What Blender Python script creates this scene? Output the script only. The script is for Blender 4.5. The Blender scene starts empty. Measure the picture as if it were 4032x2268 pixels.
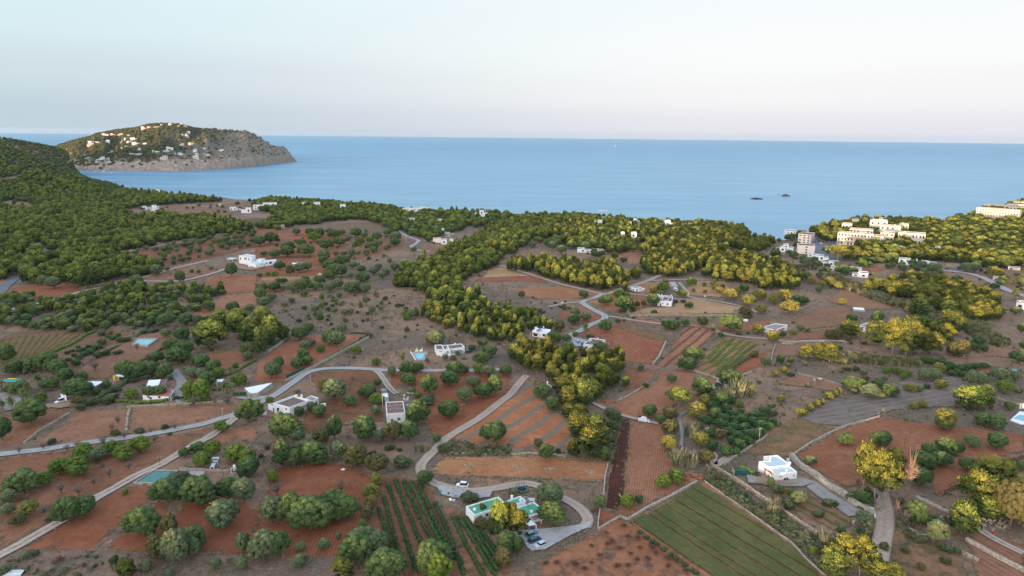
import bpy, bmesh, math, random
import numpy as np
from mathutils import Vector, Matrix, noise as mnoise
R = math.radians
rnd = random.Random(7)
nr = np.random.RandomState(11)
S = bpy.context.scene
COL = S.collection

# ---------------------------------------------------------------- camera
CAM_H = 118.0
cd = bpy.data.cameras.new("camera"); cam = bpy.data.objects.new("camera", cd); COL.objects.link(cam)
cd.sensor_width = 36.0; cd.lens = 24.0; cd.clip_start = 1.0; cd.clip_end = 90000.0
PITCH, ROLL = 12.60, 0.60
CM = Matrix.Rotation(R(90 - PITCH), 4, 'X') @ Matrix.Rotation(R(ROLL), 4, 'Z')
cam.matrix_world = Matrix.Translation((0, 0, CAM_H)) @ CM
S.camera = cam

# ---------------------------------------------------------------- sky, sun, exposure
SUN_EL, SUN_AZ = 1.6, 35.0          # the sun stands behind the camera, 35 degrees to its left
sdir = Vector((-math.sin(R(SUN_AZ)) * math.cos(R(SUN_EL)), -math.cos(R(SUN_AZ)) * math.cos(R(SUN_EL)), math.sin(R(SUN_EL))))
W = bpy.data.worlds.new("World"); S.world = W; W.use_nodes = True
wn = W.node_tree; bgn = wn.nodes["Background"]
def wnode(ty, **kw):
    n = wn.nodes.new(ty)
    for k, v in kw.items(): setattr(n, k, v)
    return n
def wmath(op, a, b=0.0, c=0.0):
    n = wnode("ShaderNodeMath", operation=op)
    for i, v in enumerate((a, b, c)):
        if isinstance(v, (int, float)): n.inputs[i].default_value = v
        else: wn.links.new(v, n.inputs[i])
    return n.outputs[0]
def wramp(f, stops):
    n = wnode("ShaderNodeValToRGB"); n.color_ramp.interpolation = 'EASE'
    while len(n.color_ramp.elements) < len(stops): n.color_ramp.elements.new(.5)
    for e, (p, c) in zip(n.color_ramp.elements, stops): e.position = p; e.color = (*c, 1)
    wn.links.new(f, n.inputs[0]); return n.outputs[0]
wtc = wnode("ShaderNodeTexCoord"); wsp = wnode("ShaderNodeSeparateXYZ"); wn.links.new(wtc.outputs["Generated"], wsp.inputs[0])
wz = wmath('MAXIMUM', wsp.outputs[2], 0.0); wnz = wnode("ShaderNodeTexNoise"); wnz.inputs["Scale"].default_value = 2.2; wnz.inputs["Detail"].default_value = 5
wmp = wnode("ShaderNodeMapping"); wmp.inputs["Scale"].default_value = (1, 1, 9); wn.links.new(wtc.outputs["Generated"], wmp.inputs[0]); wn.links.new(wmp.outputs[0], wnz.inputs[0])
wzf = wmath('POWER', wmath('MAXIMUM', wmath('ADD', wz, wmath('MULTIPLY', wmath('SUBTRACT', wnz.outputs[0], .5), wmath('MULTIPLY', wmath('MINIMUM', wz, .08), .35))), 0.0), .5)
# clear dusk sky: pink band low over the sea, pale blue above, deeper blue overhead; greyer to the north, brighter to the south
wl = wramp(wzf, [(0, (0.291, 0.362, 0.408)), (0.16, (0.328, 0.394, 0.439)), (0.27, (0.383, 0.452, 0.482)), (0.36, (0.422, 0.518, 0.538)), (0.47, (0.456, 0.573, 0.588)), (0.62, (0.468, 0.648, 0.774)), (1, (0.330, 0.450, 0.660))])
wr = wramp(wzf, [(0, (0.447, 0.453, 0.493)), (0.14, (0.504, 0.497, 0.529)), (0.24, (0.569, 0.563, 0.566)), (0.33, (0.587, 0.596, 0.594)), (0.47, (0.543, 0.581, 0.613)), (0.62, (0.522, 0.684, 0.810)), (1, (0.340, 0.460, 0.670))])
wfx = wnode("ShaderNodeMapRange", interpolation_type='SMOOTHSTEP'); wfx.inputs[1].default_value = -.62; wfx.inputs[2].default_value = .35; wn.links.new(wsp.outputs[0], wfx.inputs[0])
wm = wnode("ShaderNodeMix", data_type='RGBA'); wn.links.new(wfx.outputs[0], wm.inputs[0]); wn.links.new(wl, wm.inputs[6]); wn.links.new(wr, wm.inputs[7])
# afterglow round the setting sun
wdt = wnode("ShaderNodeVectorMath", operation='DOT_PRODUCT'); wn.links.new(wtc.outputs["Generated"], wdt.inputs[0]); wdt.inputs[1].default_value = tuple(sdir)
wg = wmath('MULTIPLY', wmath('POWER', wmath('MAXIMUM', wdt.outputs["Value"], 0.0), 3.0), 1.0)
wad = wnode("ShaderNodeMix", data_type='RGBA', blend_type='ADD'); wn.links.new(wg, wad.inputs[0]); wn.links.new(wm.outputs[2], wad.inputs[6]); wad.inputs[7].default_value = (2.0, 1.65, 1.38, 1)
wn.links.new(wad.outputs[2], bgn.inputs[0]); bgn.inputs[1].default_value = 1.0
ld = bpy.data.lights.new("sun", 'SUN'); ld.energy = 5.6; ld.angle = R(0.5); ld.color = (1.0, 0.65, 0.39)
lo = bpy.data.objects.new("sun", ld); COL.objects.link(lo)
lo.rotation_euler = sdir.to_track_quat('Z', 'Y').to_euler()
S.view_settings.view_transform = 'Standard'; S.view_settings.look = 'None'; S.view_settings.gamma = 1.0
S.view_settings.exposure = 0.72

# ---------------------------------------------------------------- photograph frames used to survey the ground
T = {'V': (0, 0, 4032 / 2576), 'S': (0, 0, 1)}
for i in range(4):
    T['A%d' % (i + 1)] = (1008 * i, 1500, 1008 / 1902); T['B%d' % (i + 1)] = (1008 * i, 900, 1008 / 2087)
T.update(C1=(0, 440, 1200 / 2576), C2=(1100, 700, 1000 / 2576), C3=(2016, 700, 1008 / 2576), C4=(2900, 700, 1132 / 2576),
         H1=(1800, 1880, 400 / 1932), H2=(1440, 1520, 300 / 2415), H3=(940, 1480, 360 / 2576), H4=(500, 1460, 400 / 2576),
         H5=(1600, 1320, 280 / 2576), H6=(2060, 1270, 360 / 2576), H7=(2460, 1080, 320 / 2576), H8=(2860, 1760, 380 / 2576),
         J1=(860, 970, 480 / 2576), J2=(1560, 780, 300 / 2415), J3=(3060, 890, 300 / 2288), J4=(3280, 830, 380 / 2576),
         J5=(3760, 750, 272 / 2576), J6=(300, 470, 320 / 2576), J7=(600, 470, 320 / 2576), J8=(0, 1460, 320 / 2576))
FPX = 24.0 / 36.0 * 4032
C0 = Vector((0, 0, CAM_H)); M3 = CM.to_3x3(); FWD = M3 @ Vector((0, 0, -1))
def src(t, x, y):
    a = T[t]; return a[0] + x * a[2], a[1] + y * a[2]
def ray(t, x, y):
    u, v = src(t, x, y)
    return (M3 @ Vector(((u - 2016) / FPX, -(v - 1134) / FPX, -1.0))).normalized()
def P(t, x, y, z=0.0):
    d = ray(t, x, y); k = (z - CAM_H) / d.z
    if k < 0: k = 20000
    return C0 + d * k
def mpp(p): return (Vector(p) - C0).dot(FWD) / FPX          # metres per source pixel at p
def proj(p):
    q = M3.transposed() @ (Vector(p) - C0)
    return (2016 + q.x / -q.z * FPX, 1134 - q.y / -q.z * FPX)
def pts(s, z=0.0):
    out = []
    for grp in s.split(';'):
        t, rest = grp.strip().split(':')
        for q in rest.split():
            x, y = q.split(','); out.append(P(t.strip(), float(x), float(y), z))
    return out

# ---------------------------------------------------------------- terrain shape
def hr(t, x, y, z=0):
    p = P(t, x, y, z); return math.atan2(p.x, p.y), math.hypot(p.x, p.y)
SEA = -14.0
_c = [(-500, 400), (-200, 398), (0, 396), (120, 405), (170, 425), (215, 450), (330, 476), (460, 489), (600, 499), (760, 505), (900, 516), (1010, 527), (1150, 529),
      (1300, 536), (1500, 540), (1640, 553), (1780, 556), (1860, 568), (1935, 587), (1975, 588), (2030, 575), (2110, 562), (2160, 552),
      (2260, 554), (2370, 560), (2400, 550), (2450, 531), (2576, 503), (3000, 497)]
_c = [hr('V', a, b) for a, b in _c]
CA = np.array([a for a, _ in _c]); CR = np.array([r for _, r in _c])
def silh(lst, rng, sub):
    A, Z = [], []
    for x, y in lst:
        d = ray('V', x, y); A.append(math.atan2(d.x, d.y)); Z.append(CAM_H + d.z / math.hypot(d.x, d.y) * rng - sub)
    return np.array(A), np.array(Z)
_h1 = [(-600, 270, 1900), (-200, 318, 1900), (0, 357, 1880), (74, 378, 1820), (143, 408, 1740), (190, 427, 1660), (235, 451, 1540), (250, 470, 1500)]
H1A, H1Z, H1R = [], [], []
for _x, _y, _r in _h1:
    _a, _z = silh([(_x, _y)], _r, 11); H1A.append(_a[0]); H1Z.append(_z[0]); H1R.append(_r)
H1A, H1Z, H1R = np.array(H1A), np.array(H1Z), np.array(H1R)
H2A, H2Z = silh([(-600, 330), (-200, 338), (0, 345), (54, 353), (131, 368), (165, 378), (185, 400)], 2550, 6)
VA0 = hr('V', 1850, 600)[0]; VA1 = hr('V', 2080, 600)[0]
def ss(x): x = np.clip(x, 0, 1); return x * x * (3 - 2 * x)
def gz(x, y):
    x = np.asarray(x, float); y = np.asarray(y, float)
    az = np.arctan2(x, np.maximum(y, 1e-3)); r = np.hypot(x, y)
    rc = np.interp(az, CA, CR) + 9 * np.sin(az * 90) + 5 * np.sin(az * 231)
    z = np.zeros_like(r)
    h1 = np.maximum(np.interp(az, H1A, H1Z), 0) * np.where(az > H1A[-1] + .005, 0, 1)
    hr1 = np.interp(az, H1A, H1R); z = z + h1 * ss((r - hr1 + 430) / 430) * (1 - ss((r - hr1) / 380))
    h2 = np.maximum(np.interp(az, H2A, H2Z), 0) * np.where(az > H2A[-1] + .005, 0, 1)
    z = np.maximum(z, h2 * ss((r - 2150) / 400) * (1 - ss((r - 2560) / 400)))
    w = ss((az - VA0) / .02) * (1 - ss((az - VA1 + .02) / .03))
    z = z - 6 * w * ss((r - 640) / 260)
    z = z - (30 + z) * ss((r - rc + 18) / 45)
    return np.where(y < 1, 0.0, z)
def G(t, x, y):
    z = 0.0
    for _ in range(25):
        p = P(t, x, y, z); z2 = float(gz(p.x, p.y))
        if abs(z2 - z) < .05: break
        z = z + .6 * (z2 - z)
    p.z = float(gz(p.x, p.y)); return p

# ---------------------------------------------------------------- tagging, object helpers
def tag(o, label=None, cat=None, group=None, kind=None):
    if label: o["label"] = label
    if cat: o["category"] = cat
    if group: o["group"] = group
    if kind: o["kind"] = kind
    return o
def link(name, me, parent=None, loc=None):
    o = bpy.data.objects.new(name, me); COL.objects.link(o)
    if parent: o.parent = parent
    if loc is not None: o.location = loc
    return o
def empty(name, loc, rz=0):
    o = link(name, None, None, loc); o.rotation_euler = (0, 0, rz); o.empty_display_size = .5; return o
def mesh(name, V, F, mats, mi=None, smooth=False):
    me = bpy.data.meshes.new(name); me.from_pydata([tuple(v) for v in V], [], [tuple(f) for f in F])
    if not isinstance(mats, (list, tuple)): mats = [mats]
    for m in mats: me.materials.append(m)
    if mi is not None: me.polygons.foreach_set('material_index', list(mi))
    if smooth: me.polygons.foreach_set('use_smooth', [True] * len(me.polygons))
    me.update(); return me
class MB:
    def __init__(s): s.V = []; s.F = []; s.M = []
    def add(s, V, F, m=0):
        n = len(s.V); s.V += [tuple(v) for v in V]; s.F += [tuple(i + n for i in f) for f in F]; s.M += [m] * len(F)
    def box(s, c, sz, rz=0.0, m=0, taper=1.0, rx=0.0):
        hx, hy, hz = sz[0] / 2, sz[1] / 2, sz[2] / 2; V = []
        Q = Matrix.Rotation(rz, 3, 'Z') @ Matrix.Rotation(rx, 3, 'X')
        for k, (a, b, d) in enumerate([(-1, -1, -1), (1, -1, -1), (1, 1, -1), (-1, 1, -1), (-1, -1, 1), (1, -1, 1), (1, 1, 1), (-1, 1, 1)]):
            t = taper if d > 0 else 1
            V.append(Vector(c) + Q @ Vector((a * hx * t, b * hy * t, d * hz)))
        s.add(V, [(0, 3, 2, 1), (4, 5, 6, 7), (0, 1, 5, 4), (1, 2, 6, 5), (2, 3, 7, 6), (3, 0, 4, 7)], m)
    def tube(s, a, b, r0, r1, n=6, m=0):
        a = Vector(a); b = Vector(b); d = (b - a)
        if d.length < 1e-6: return
        q = d.to_track_quat('Z', 'Y'); V = []
        for i in range(n):
            w = 2 * math.pi * i / n; V.append(a + q @ Vector((math.cos(w) * r0, math.sin(w) * r0, 0)))
        for i in range(n):
            w = 2 * math.pi * i / n; V.append(b + q @ Vector((math.cos(w) * r1, math.sin(w) * r1, 0)))
        s.add(V, [(i, (i + 1) % n, n + (i + 1) % n, n + i) for i in range(n)] + [tuple(range(n, 2 * n)), tuple(range(n - 1, -1, -1))], m)
    def prism(s, poly, z0, z1, m=0, top=True, bottom=True):
        n = len(poly)
        a = sum(poly[i][0] * poly[(i + 1) % n][1] - poly[(i + 1) % n][0] * poly[i][1] for i in range(n))
        if a < 0: poly = poly[::-1]
        V = [(p[0], p[1], z0) for p in poly] + [(p[0], p[1], z1) for p in poly]
        F = [(i, (i + 1) % n, n + (i + 1) % n, n + i) for i in range(n)]
        if top: F.append(tuple(range(n, 2 * n)))
        if bottom: F.append(tuple(range(n - 1, -1, -1)))
        s.add(V, F, m)
    def build(s, name, mats, parent=None, loc=None, smooth=False):
        return link(name, mesh(name, s.V, s.F, mats, s.M, smooth), parent, loc)

# ---------------------------------------------------------------- materials
def newmat(name):
    m = bpy.data.materials.new(name); m.use_nodes = True; nt = m.node_tree
    b = nt.nodes["Principled BSDF"]; b.inputs["Specular IOR Level"].default_value = .2; b.inputs["Roughness"].default_value = .9
    return m, nt, b
def N(nt, ty, **kw):
    n = nt.nodes.new(ty)
    for k, v in kw.items():
        if k in n.inputs: n.inputs[k].default_value = v
        else: setattr(n, k, v)
    return n
def L(nt, a, b): nt.links.new(a, b)
def rgb(c): return (c[0], c[1], c[2], 1)
def noise_(nt, co, scale, detail=3, rough=.55, dist=0.0):
    n = N(nt, "ShaderNodeTexNoise"); n.inputs["Scale"].default_value = scale; n.inputs["Detail"].default_value = detail
    n.inputs["Roughness"].default_value = rough; n.inputs["Distortion"].default_value = dist
    L(nt, co, n.inputs["Vector"]); return n.outputs[0]
def ramp(nt, f, a, b, lo=0.0, hi=1.0):
    n = N(nt, "ShaderNodeMapRange"); n.interpolation_type = 'SMOOTHSTEP'
    n.inputs[1].default_value = a; n.inputs[2].default_value = b; n.inputs[3].default_value = lo; n.inputs[4].default_value = hi
    L(nt, f, n.inputs[0]); return n.outputs[0]
def mix(nt, f, a, b, mode='MIX'):
    n = N(nt, "ShaderNodeMix", data_type='RGBA', blend_type=mode)
    if isinstance(f, float): n.inputs[0].default_value = f
    else: L(nt, f, n.inputs[0])
    for i, c in ((6, a), (7, b)):
        if isinstance(c, tuple): n.inputs[i].default_value = rgb(c)
        else: L(nt, c, n.inputs[i])
    return n.outputs[2]
def math_(nt, op, a, b=None):
    n = N(nt, "ShaderNodeMath", operation=op)
    for i, c in ((0, a), (1, b)):
        if c is None: continue
        if isinstance(c, (int, float)): n.inputs[i].default_value = c
        else: L(nt, c, n.inputs[i])
    return n.outputs[0]
def objco(nt): return N(nt, "ShaderNodeTexCoord").outputs["Object"]
def bump(nt, b, h, dist=.1, strength=.5):
    n = N(nt, "ShaderNodeBump"); n.inputs["Distance"].default_value = dist; n.inputs["Strength"].default_value = strength
    L(nt, h, n.inputs["Height"]); L(nt, n.outputs[0], b.inputs["Normal"])

def plain(name, c, rough=.7, spec=.3, var=.12, scale=1.5, metal=0.0):
    m, nt, b = newmat(name); b.inputs["Roughness"].default_value = rough; b.inputs["Specular IOR Level"].default_value = spec
    b.inputs["Metallic"].default_value = metal
    f = noise_(nt, objco(nt), scale, 4)
    L(nt, mix(nt, ramp(nt, f, .35, .7), tuple(v * (1 - var) for v in c), tuple(min(1, v * (1 + var)) for v in c)), b.inputs[0]); return m

def soil(name, c1, c2, ang=None, spacing=1.2, stripe=(.1, .07, .05), amt=.35, grass=0.0, gcol=(.09, .085, .045), wide=False, patch=.04):
    if c1[0] > 1.5 * c1[2]: c1 = (c1[0] * .86, c1[1] * .72, c1[2] * .56); c2 = (c2[0] * .90, c2[1] * .77, c2[2] * .63)
    grass = max(grass, .11)
    m, nt, b = newmat(name); co = objco(nt)
    big = noise_(nt, co, patch, 4, .6, .6); mid = noise_(nt, co, .45, 5, .65); fine = noise_(nt, co, 2.2, 5, .7)
    col = mix(nt, ramp(nt, big, .35, .65), c1, c2)
    col = mix(nt, ramp(nt, mid, .42, .72, 0, .6), col, tuple(v * .62 for v in c1))
    col = mix(nt, ramp(nt, noise_(nt, co, .11, 4, .6, 1.2), .52, .66, 0, .5), col, tuple(min(.9, v * 1.22) for v in c2))
    col = mix(nt, ramp(nt, fine, .45, .8, 0, .5), col, tuple(min(.9, v * 1.35) for v in c2))
    col = mix(nt, ramp(nt, fine, .5, .2, 0, .55), col, tuple(v * .5 for v in c1))
    if ang is not None:
        mp = N(nt, "ShaderNodeMapping"); mp.inputs["Rotation"].default_value = (0, 0, -ang); L(nt, co, mp.inputs[0])
        w = N(nt, "ShaderNodeTexWave", wave_type='BANDS', bands_direction='Y', wave_profile='SIN')
        w.inputs["Scale"].default_value = 2 * math.pi / spacing / 20; w.inputs["Distortion"].default_value = 1.6
        w.inputs["Detail"].default_value = 3; w.inputs["Detail Scale"].default_value = 1.2; L(nt, mp.outputs[0], w.inputs[0])
        f = ramp(nt, w.outputs["Fac"], .62 if wide else .45, .9, 0, amt)
        f = math_(nt, 'MULTIPLY', f, ramp(nt, mid, .25, .6, .35, 1.3))
        col = mix(nt, f, col, stripe)
        if not wide: bump(nt, b, w.outputs["Fac"], .18, .6)
    else: bump(nt, b, fine, .12, .6)
    if grass > 0:
        g = ramp(nt, noise_(nt, co, .16, 6, .72, .4), .62 - grass * .35, .78 - grass * .3)
        col = mix(nt, g, col, mix(nt, ramp(nt, fine, .4, .65), gcol, tuple(v * .55 for v in gcol)))
    L(nt, col, b.inputs[0]); return m

def leafmat(name, c1, c2, tip, lit_tip_f=.5, trans=.0):
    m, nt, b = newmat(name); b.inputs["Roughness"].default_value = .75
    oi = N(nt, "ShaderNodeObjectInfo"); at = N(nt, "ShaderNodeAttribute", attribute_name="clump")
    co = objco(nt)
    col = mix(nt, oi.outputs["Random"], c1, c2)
    col = mix(nt, ramp(nt, at.outputs["Fac"], .40, .95, 0, lit_tip_f), col, tip)  # young tip colour, plus light on the crown tops painted in
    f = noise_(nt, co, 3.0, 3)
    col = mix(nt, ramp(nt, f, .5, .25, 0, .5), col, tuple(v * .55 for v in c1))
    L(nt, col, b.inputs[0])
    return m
MT = {}
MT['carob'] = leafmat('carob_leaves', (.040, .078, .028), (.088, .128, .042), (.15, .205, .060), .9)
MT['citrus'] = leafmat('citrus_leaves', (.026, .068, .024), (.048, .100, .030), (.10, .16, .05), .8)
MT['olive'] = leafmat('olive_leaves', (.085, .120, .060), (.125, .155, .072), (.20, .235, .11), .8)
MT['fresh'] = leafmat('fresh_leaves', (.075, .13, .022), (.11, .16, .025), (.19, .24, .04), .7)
MT['yellow'] = leafmat('sunlit_yellow_leaves', (.15, .15, .035), (.19, .17, .04), (.28, .25, .06), .7)  # yellowish leaves; sun on the shrubs is put into the colour
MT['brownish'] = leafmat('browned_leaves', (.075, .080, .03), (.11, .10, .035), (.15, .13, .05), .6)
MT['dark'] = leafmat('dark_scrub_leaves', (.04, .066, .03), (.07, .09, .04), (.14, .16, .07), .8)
MT['pine'] = leafmat('pine_needles', (.030, .058, .020), (.060, .092, .026), (.300, .340, .065), 1.0)  # bright tops over dark lower needles paint light and shade on the crown
MT['pine_sunlit'] = leafmat('sunlit_pine_needles', (.036, .058, .018), (.066, .084, .022), (.262, .246, .040), .95)  # copy of the pine needles for sunny areas, sunlight put into the colour
MT['dead'] = leafmat('dead_twigs', (.26, .18, .13), (.32, .22, .16), (.42, .30, .21), .5)
MT['bare'] = leafmat('bare_twigs', (.16, .125, .10), (.20, .15, .12), (.27, .22, .18), .5)
MT['reed'] = leafmat('reed_leaves', (.16, .185, .10), (.23, .225, .13), (.38, .34, .21), .8)
MT['straw'] = leafmat('dry_straw', (.27, .21, .13), (.15, .125, .08), (.42, .34, .22), .7)
MT['palm'] = leafmat('palm_fronds', (.07, .11, .03), (.10, .13, .035), (.19, .19, .06), .6)
MT['brush'] = leafmat('dry_brush', (.10, .045, .03), (.13, .06, .04), (.2, .12, .08), .6)
MT['scrub'] = leafmat('hill_scrub_leaves', (.055, .072, .030), (.11, .10, .045), (.20, .165, .07), .8)
MT['bark'] = plain('bark', (.13, .10, .08)); MT['palebark'] = plain('pale_bark', (.34, .28, .23))
MT['white'] = plain('white_render', (.84, .84, .84), .8, .2, .05, .8)
MT['peach'] = plain('peach_render', (.86, .72, .64), .8, .2, .05, .8)
MT['cream'] = plain('cream_render', (.70, .59, .49), .8, .2, .06, .8)
MT['greenroof'] = plain('green_roof_coating', (.085, .34, .21), .6, .3, .14, .7)
MT['greyroof'] = plain('grey_roof_screed', (.30, .27, .26), .9, .2, .2, .6)
MT['brownroof'] = plain('brown_roof_screed', (.21, .14, .125), .9, .2, .25, .7)
MT['paleroof'] = plain('pale_roof_coating', (.52, .62, .64), .8, .2, .06, .6)
MT['whiteroof'] = plain('white_roof_sheet', (.82, .86, .88), .5, .4, .04, .5)
MT['glass'] = plain('dark_window_glass', (.02, .025, .03), .12, .6, .1)
MT['blueglass'] = plain('blue_window_glass', (.03, .09, .16), .15, .6, .1)
MT['shutter'] = plain('dark_red_shutter', (.12, .045, .04)); MT['door'] = plain('grey_green_door', (.20, .22, .19))
MT['stone'] = plain('dry_stone', (.36, .29, .215), .95, .15, .45, 1.6); MT['palestone'] = plain('pale_limestone', (.40, .345, .285), .95, .15, .3, 1.5)
MT['concrete'] = plain('concrete', (.40, .37, .35), .9, .2, .15, .8); MT['wood'] = plain('weathered_wood', (.30, .24, .18)); MT['metal'] = plain('grey_metal', (.35, .36, .38), .4, .5, .1, 2, .6)
MT['tank'] = plain('green_reservoir_water', (.018, .15, .13), .15, .5, .12, .3)
MT['pool'] = plain('turquoise_pool_water', (.10, .55, .66), .1, .5, .1, .5); MT['bluepool'] = plain('pale_blue_pool_water', (.16, .42, .50), .1, .5, .1, .4)
MT['green_net'] = plain('green_netting', (.02, .09, .075)); MT['teal'] = plain('teal_tarpaulin', (.03, .33, .31)); MT['yellowp'] = plain('yellow_paint', (.8, .5, .08))
MT['bluep'] = plain('blue_paint', (.04, .08, .42)); MT['redp'] = plain('red_paint', (.55, .05, .05)); MT['black'] = plain('black_rubber', (.02, .02, .022)); MT['lightyellow'] = plain('pale_yellow_cloth', (.72, .74, .36))
def carmat(n, c): return plain(n, c, .25, .6, .04, .5, .3)
MT['car_silver'] = carmat('silver_car_paint', (.55, .60, .64)); MT['car_white'] = carmat('white_car_paint', (.82, .83, .84)); MT['car_dark'] = carmat('dark_teal_car_paint', (.03, .09, .12))
MT['car_teal'] = carmat('grey_teal_car_paint', (.16, .28, .32)); MT['car_blue'] = carmat('light_blue_car_paint', (.22, .40, .52)); MT['car_navy'] = carmat('navy_car_paint', (.02, .04, .13)); MT['car_red'] = carmat('maroon_car_paint', (.14, .02, .03))
def tiles():
    m, nt, b = newmat('red_roof_tiles'); co = objco(nt)
    w = N(nt, "ShaderNodeTexWave", wave_type='BANDS', bands_direction='DIAGONAL'); w.inputs["Scale"].default_value = 1.2; w.inputs["Distortion"].default_value = .5; L(nt, co, w.inputs[0])
    c = mix(nt, w.outputs["Fac"], (.30, .075, .05), (.46, .15, .10)); c = mix(nt, ramp(nt, noise_(nt, co, .9), .4, .7, 0, .5), c, (.26, .12, .09)); L(nt, c, b.inputs[0]); return m
MT['tiles'] = tiles()

# ================================================================= GROUND
def groundmat():
    m, nt, b = newmat('dry_ground'); co = objco(nt)
    big = noise_(nt, co, .012, 5, .6, .5); mid = noise_(nt, co, .09, 6, .65, .4); fine = noise_(nt, co, 1.1, 6, .72)
    c = mix(nt, ramp(nt, big, .42, .58), (.155, .105, .080), (.270, .155, .100))
    c = mix(nt, ramp(nt, mid, .50, .64, 0, .8), c, (.135, .108, .076))
    c = mix(nt, ramp(nt, mid, .45, .30, 0, .8), c, (.36, .205, .125))
    c = mix(nt, ramp(nt, noise_(nt, co, .35, 5, .7), .52, .68, 0, .65), c, (.27, .215, .14))
    c = mix(nt, ramp(nt, fine, .5, .72, 0, .7), c, (.33, .26, .17))
    c = mix(nt, ramp(nt, fine, .47, .28, 0, .75), c, (.055, .048, .038))
    L(nt, c, b.inputs[0]); bump(nt, b, fine, .25, .7); return m
MT['ground'] = groundmat()
def make_ground():
    azs = np.radians(np.concatenate([np.arange(-180, -58, 4.0), np.arange(-58, 46, .25), np.arange(46, 180.1, 4.0)]))
    rs = np.concatenate([[0.01], np.arange(40, 600, 40), np.arange(600, 1900, 8), np.arange(1900, 2700, 20), np.arange(2700, 3700, 50)])
    A, Q = np.meshgrid(azs, rs); X = Q * np.sin(A); Y = Q * np.cos(A); Z = gz(X, Y)
    hil = (Z > 2) & (Q > 930)
    for k, (s_, a_) in enumerate([(90, 3.5), (38, 2)]):
        Z = Z + np.where(hil, a_ * np.sin(X / s_ + k) * np.cos(Y / s_ * 1.3 + k * 2) * np.clip(Z / 25, 0, 1), 0)
    n, k = X.shape
    V = np.stack([X, Y, Z], -1).reshape(-1, 3)
    i, j = np.meshgrid(np.arange(n - 1), np.arange(k - 1), indexing='ij'); a = (i * k + j).ravel()
    Fq = np.stack([a, a + 1, a + k + 1, a + k], 1)
    keep = V[Fq].mean(1)[:, 2] > -27
    r4 = np.hypot(V[Fq].mean(1)[:, 0], V[Fq].mean(1)[:, 1]); keep &= ~((V[Fq].mean(1)[:, 1] < 0) & (r4 > 2600))
    Fq = Fq[keep][:, ::-1]
    me = bpy.data.meshes.new('ground'); me.vertices.add(len(V)); me.vertices.foreach_set('co', V.ravel())
    me.loops.add(len(Fq) * 4); me.loops.foreach_set('vertex_index', Fq.ravel().astype('i'))
    me.polygons.add(len(Fq)); me.polygons.foreach_set('loop_start', np.arange(len(Fq), dtype='i') * 4)
    me.update(calc_edges=True); me.validate(); me.materials.append(MT['ground'])
    me.polygons.foreach_set('use_smooth', [True] * len(me.polygons))
    return tag(link('ground', me), kind='structure')
ground = make_ground()

# the low hills behind the viewpoint that keep the valley floor in shade at sunset
def make_ridge():
    sx, cx = math.sin(R(SUN_AZ)), math.cos(R(SUN_AZ))
    qk = [-5200, -3000, -2300, -1950, -1250, -800, -560, -420, -330, -250, -180, -60, 60, 160, 400, 1500]
    hk = [25, 25, 30, 150, 150, 95, 66, 52, 44, 37, 35, 33.5, 33, 33, 34, 40]
    V = []; F = []; qs = np.arange(-5200, 1500, 20.0); prof = [(-420, 0.0), (-260, .45), (-120, .86), (-30, .99), (0, 1.0), (30, .98), (120, .8), (260, .4), (420, 0.0)]
    for q in qs:
        h = np.interp(q, qk, hk) + 1.2 * math.sin(q / 31.) + .8 * math.sin(q / 12.7 + 1)
        for w, f in prof:
            s_ = -820 + w
            V.append((cx * q + sx * s_, -sx * q + cx * s_, h * f - 1 + (f == 0) * -3))
    k = len(prof)
    for i in range(len(qs) - 1):
        for j in range(k - 1):
            a = i * k + j; F.append((a, a + k, a + k + 1, a + 1))
    return tag(link('hills', mesh('hills', V, F, MT['ground'], smooth=True)), kind='structure')
make_ridge()

# ================================================================= SEA
def seamat():
    m, nt, b = newmat('sea_water'); co = objco(nt)
    geo = N(nt, "ShaderNodeNewGeometry"); sep = N(nt, "ShaderNodeSeparateXYZ"); L(nt, co, sep.inputs[0])
    n1 = noise_(nt, co, .0012, 4, .6, .6)
    mp = N(nt, "ShaderNodeMapping"); mp.inputs["Scale"].default_value = (.35, 1.6, 1); mp.inputs["Rotation"].default_value = (0, 0, .12); L(nt, co, mp.inputs[0])
    n2 = noise_(nt, mp.outputs[0], .02, 6, .72, .3); n3 = noise_(nt, mp.outputs[0], .10, 5, .7)
    # deep blue water in the lee of the headland, paler towards the sandy bay, mid blue offshore
    n4 = noise_(nt, mp.outputs[0], .005, 4, .6, .5)
    off = ramp(nt, sep.outputs[1], 1200, 8000)
    c = mix(nt, off, (.21, .37, .47), (.08, .26, .40))
    dp = math_(nt, 'MULTIPLY', ramp(nt, math_(nt, 'ADD', sep.outputs[0], math_(nt, 'MULTIPLY', n1, 500)), -100, -1200), ramp(nt, sep.outputs[1], 5200, 2600))
    c = mix(nt, dp, c, (.035, .17, .32))
    c = mix(nt, ramp(nt, n4, .42, .68, 0, .45), c, (.27, .46, .55))
    c = mix(nt, ramp(nt, n2, .45, .75, 0, .40), c, (.32, .50, .58))
    c = mix(nt, ramp(nt, n2, .46, .30, 0, .35), c, (.08, .26, .40))
    L(nt, c, b.inputs[0]); b.inputs["Roughness"].default_value = .42; b.inputs["Specular IOR Level"].default_value = .16; b.inputs["IOR"].default_value = 1.33
    bp = N(nt, "ShaderNodeBump"); bp.inputs["Distance"].default_value = 1.6; bp.inputs["Strength"].default_value = .55
    L(nt, math_(nt, 'ADD', n2, math_(nt, 'MULTIPLY', n3, .35)), bp.inputs["Height"]); L(nt, bp.outputs[0], b.inputs["Normal"])
    return m
MT['sea'] = seamat()
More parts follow.
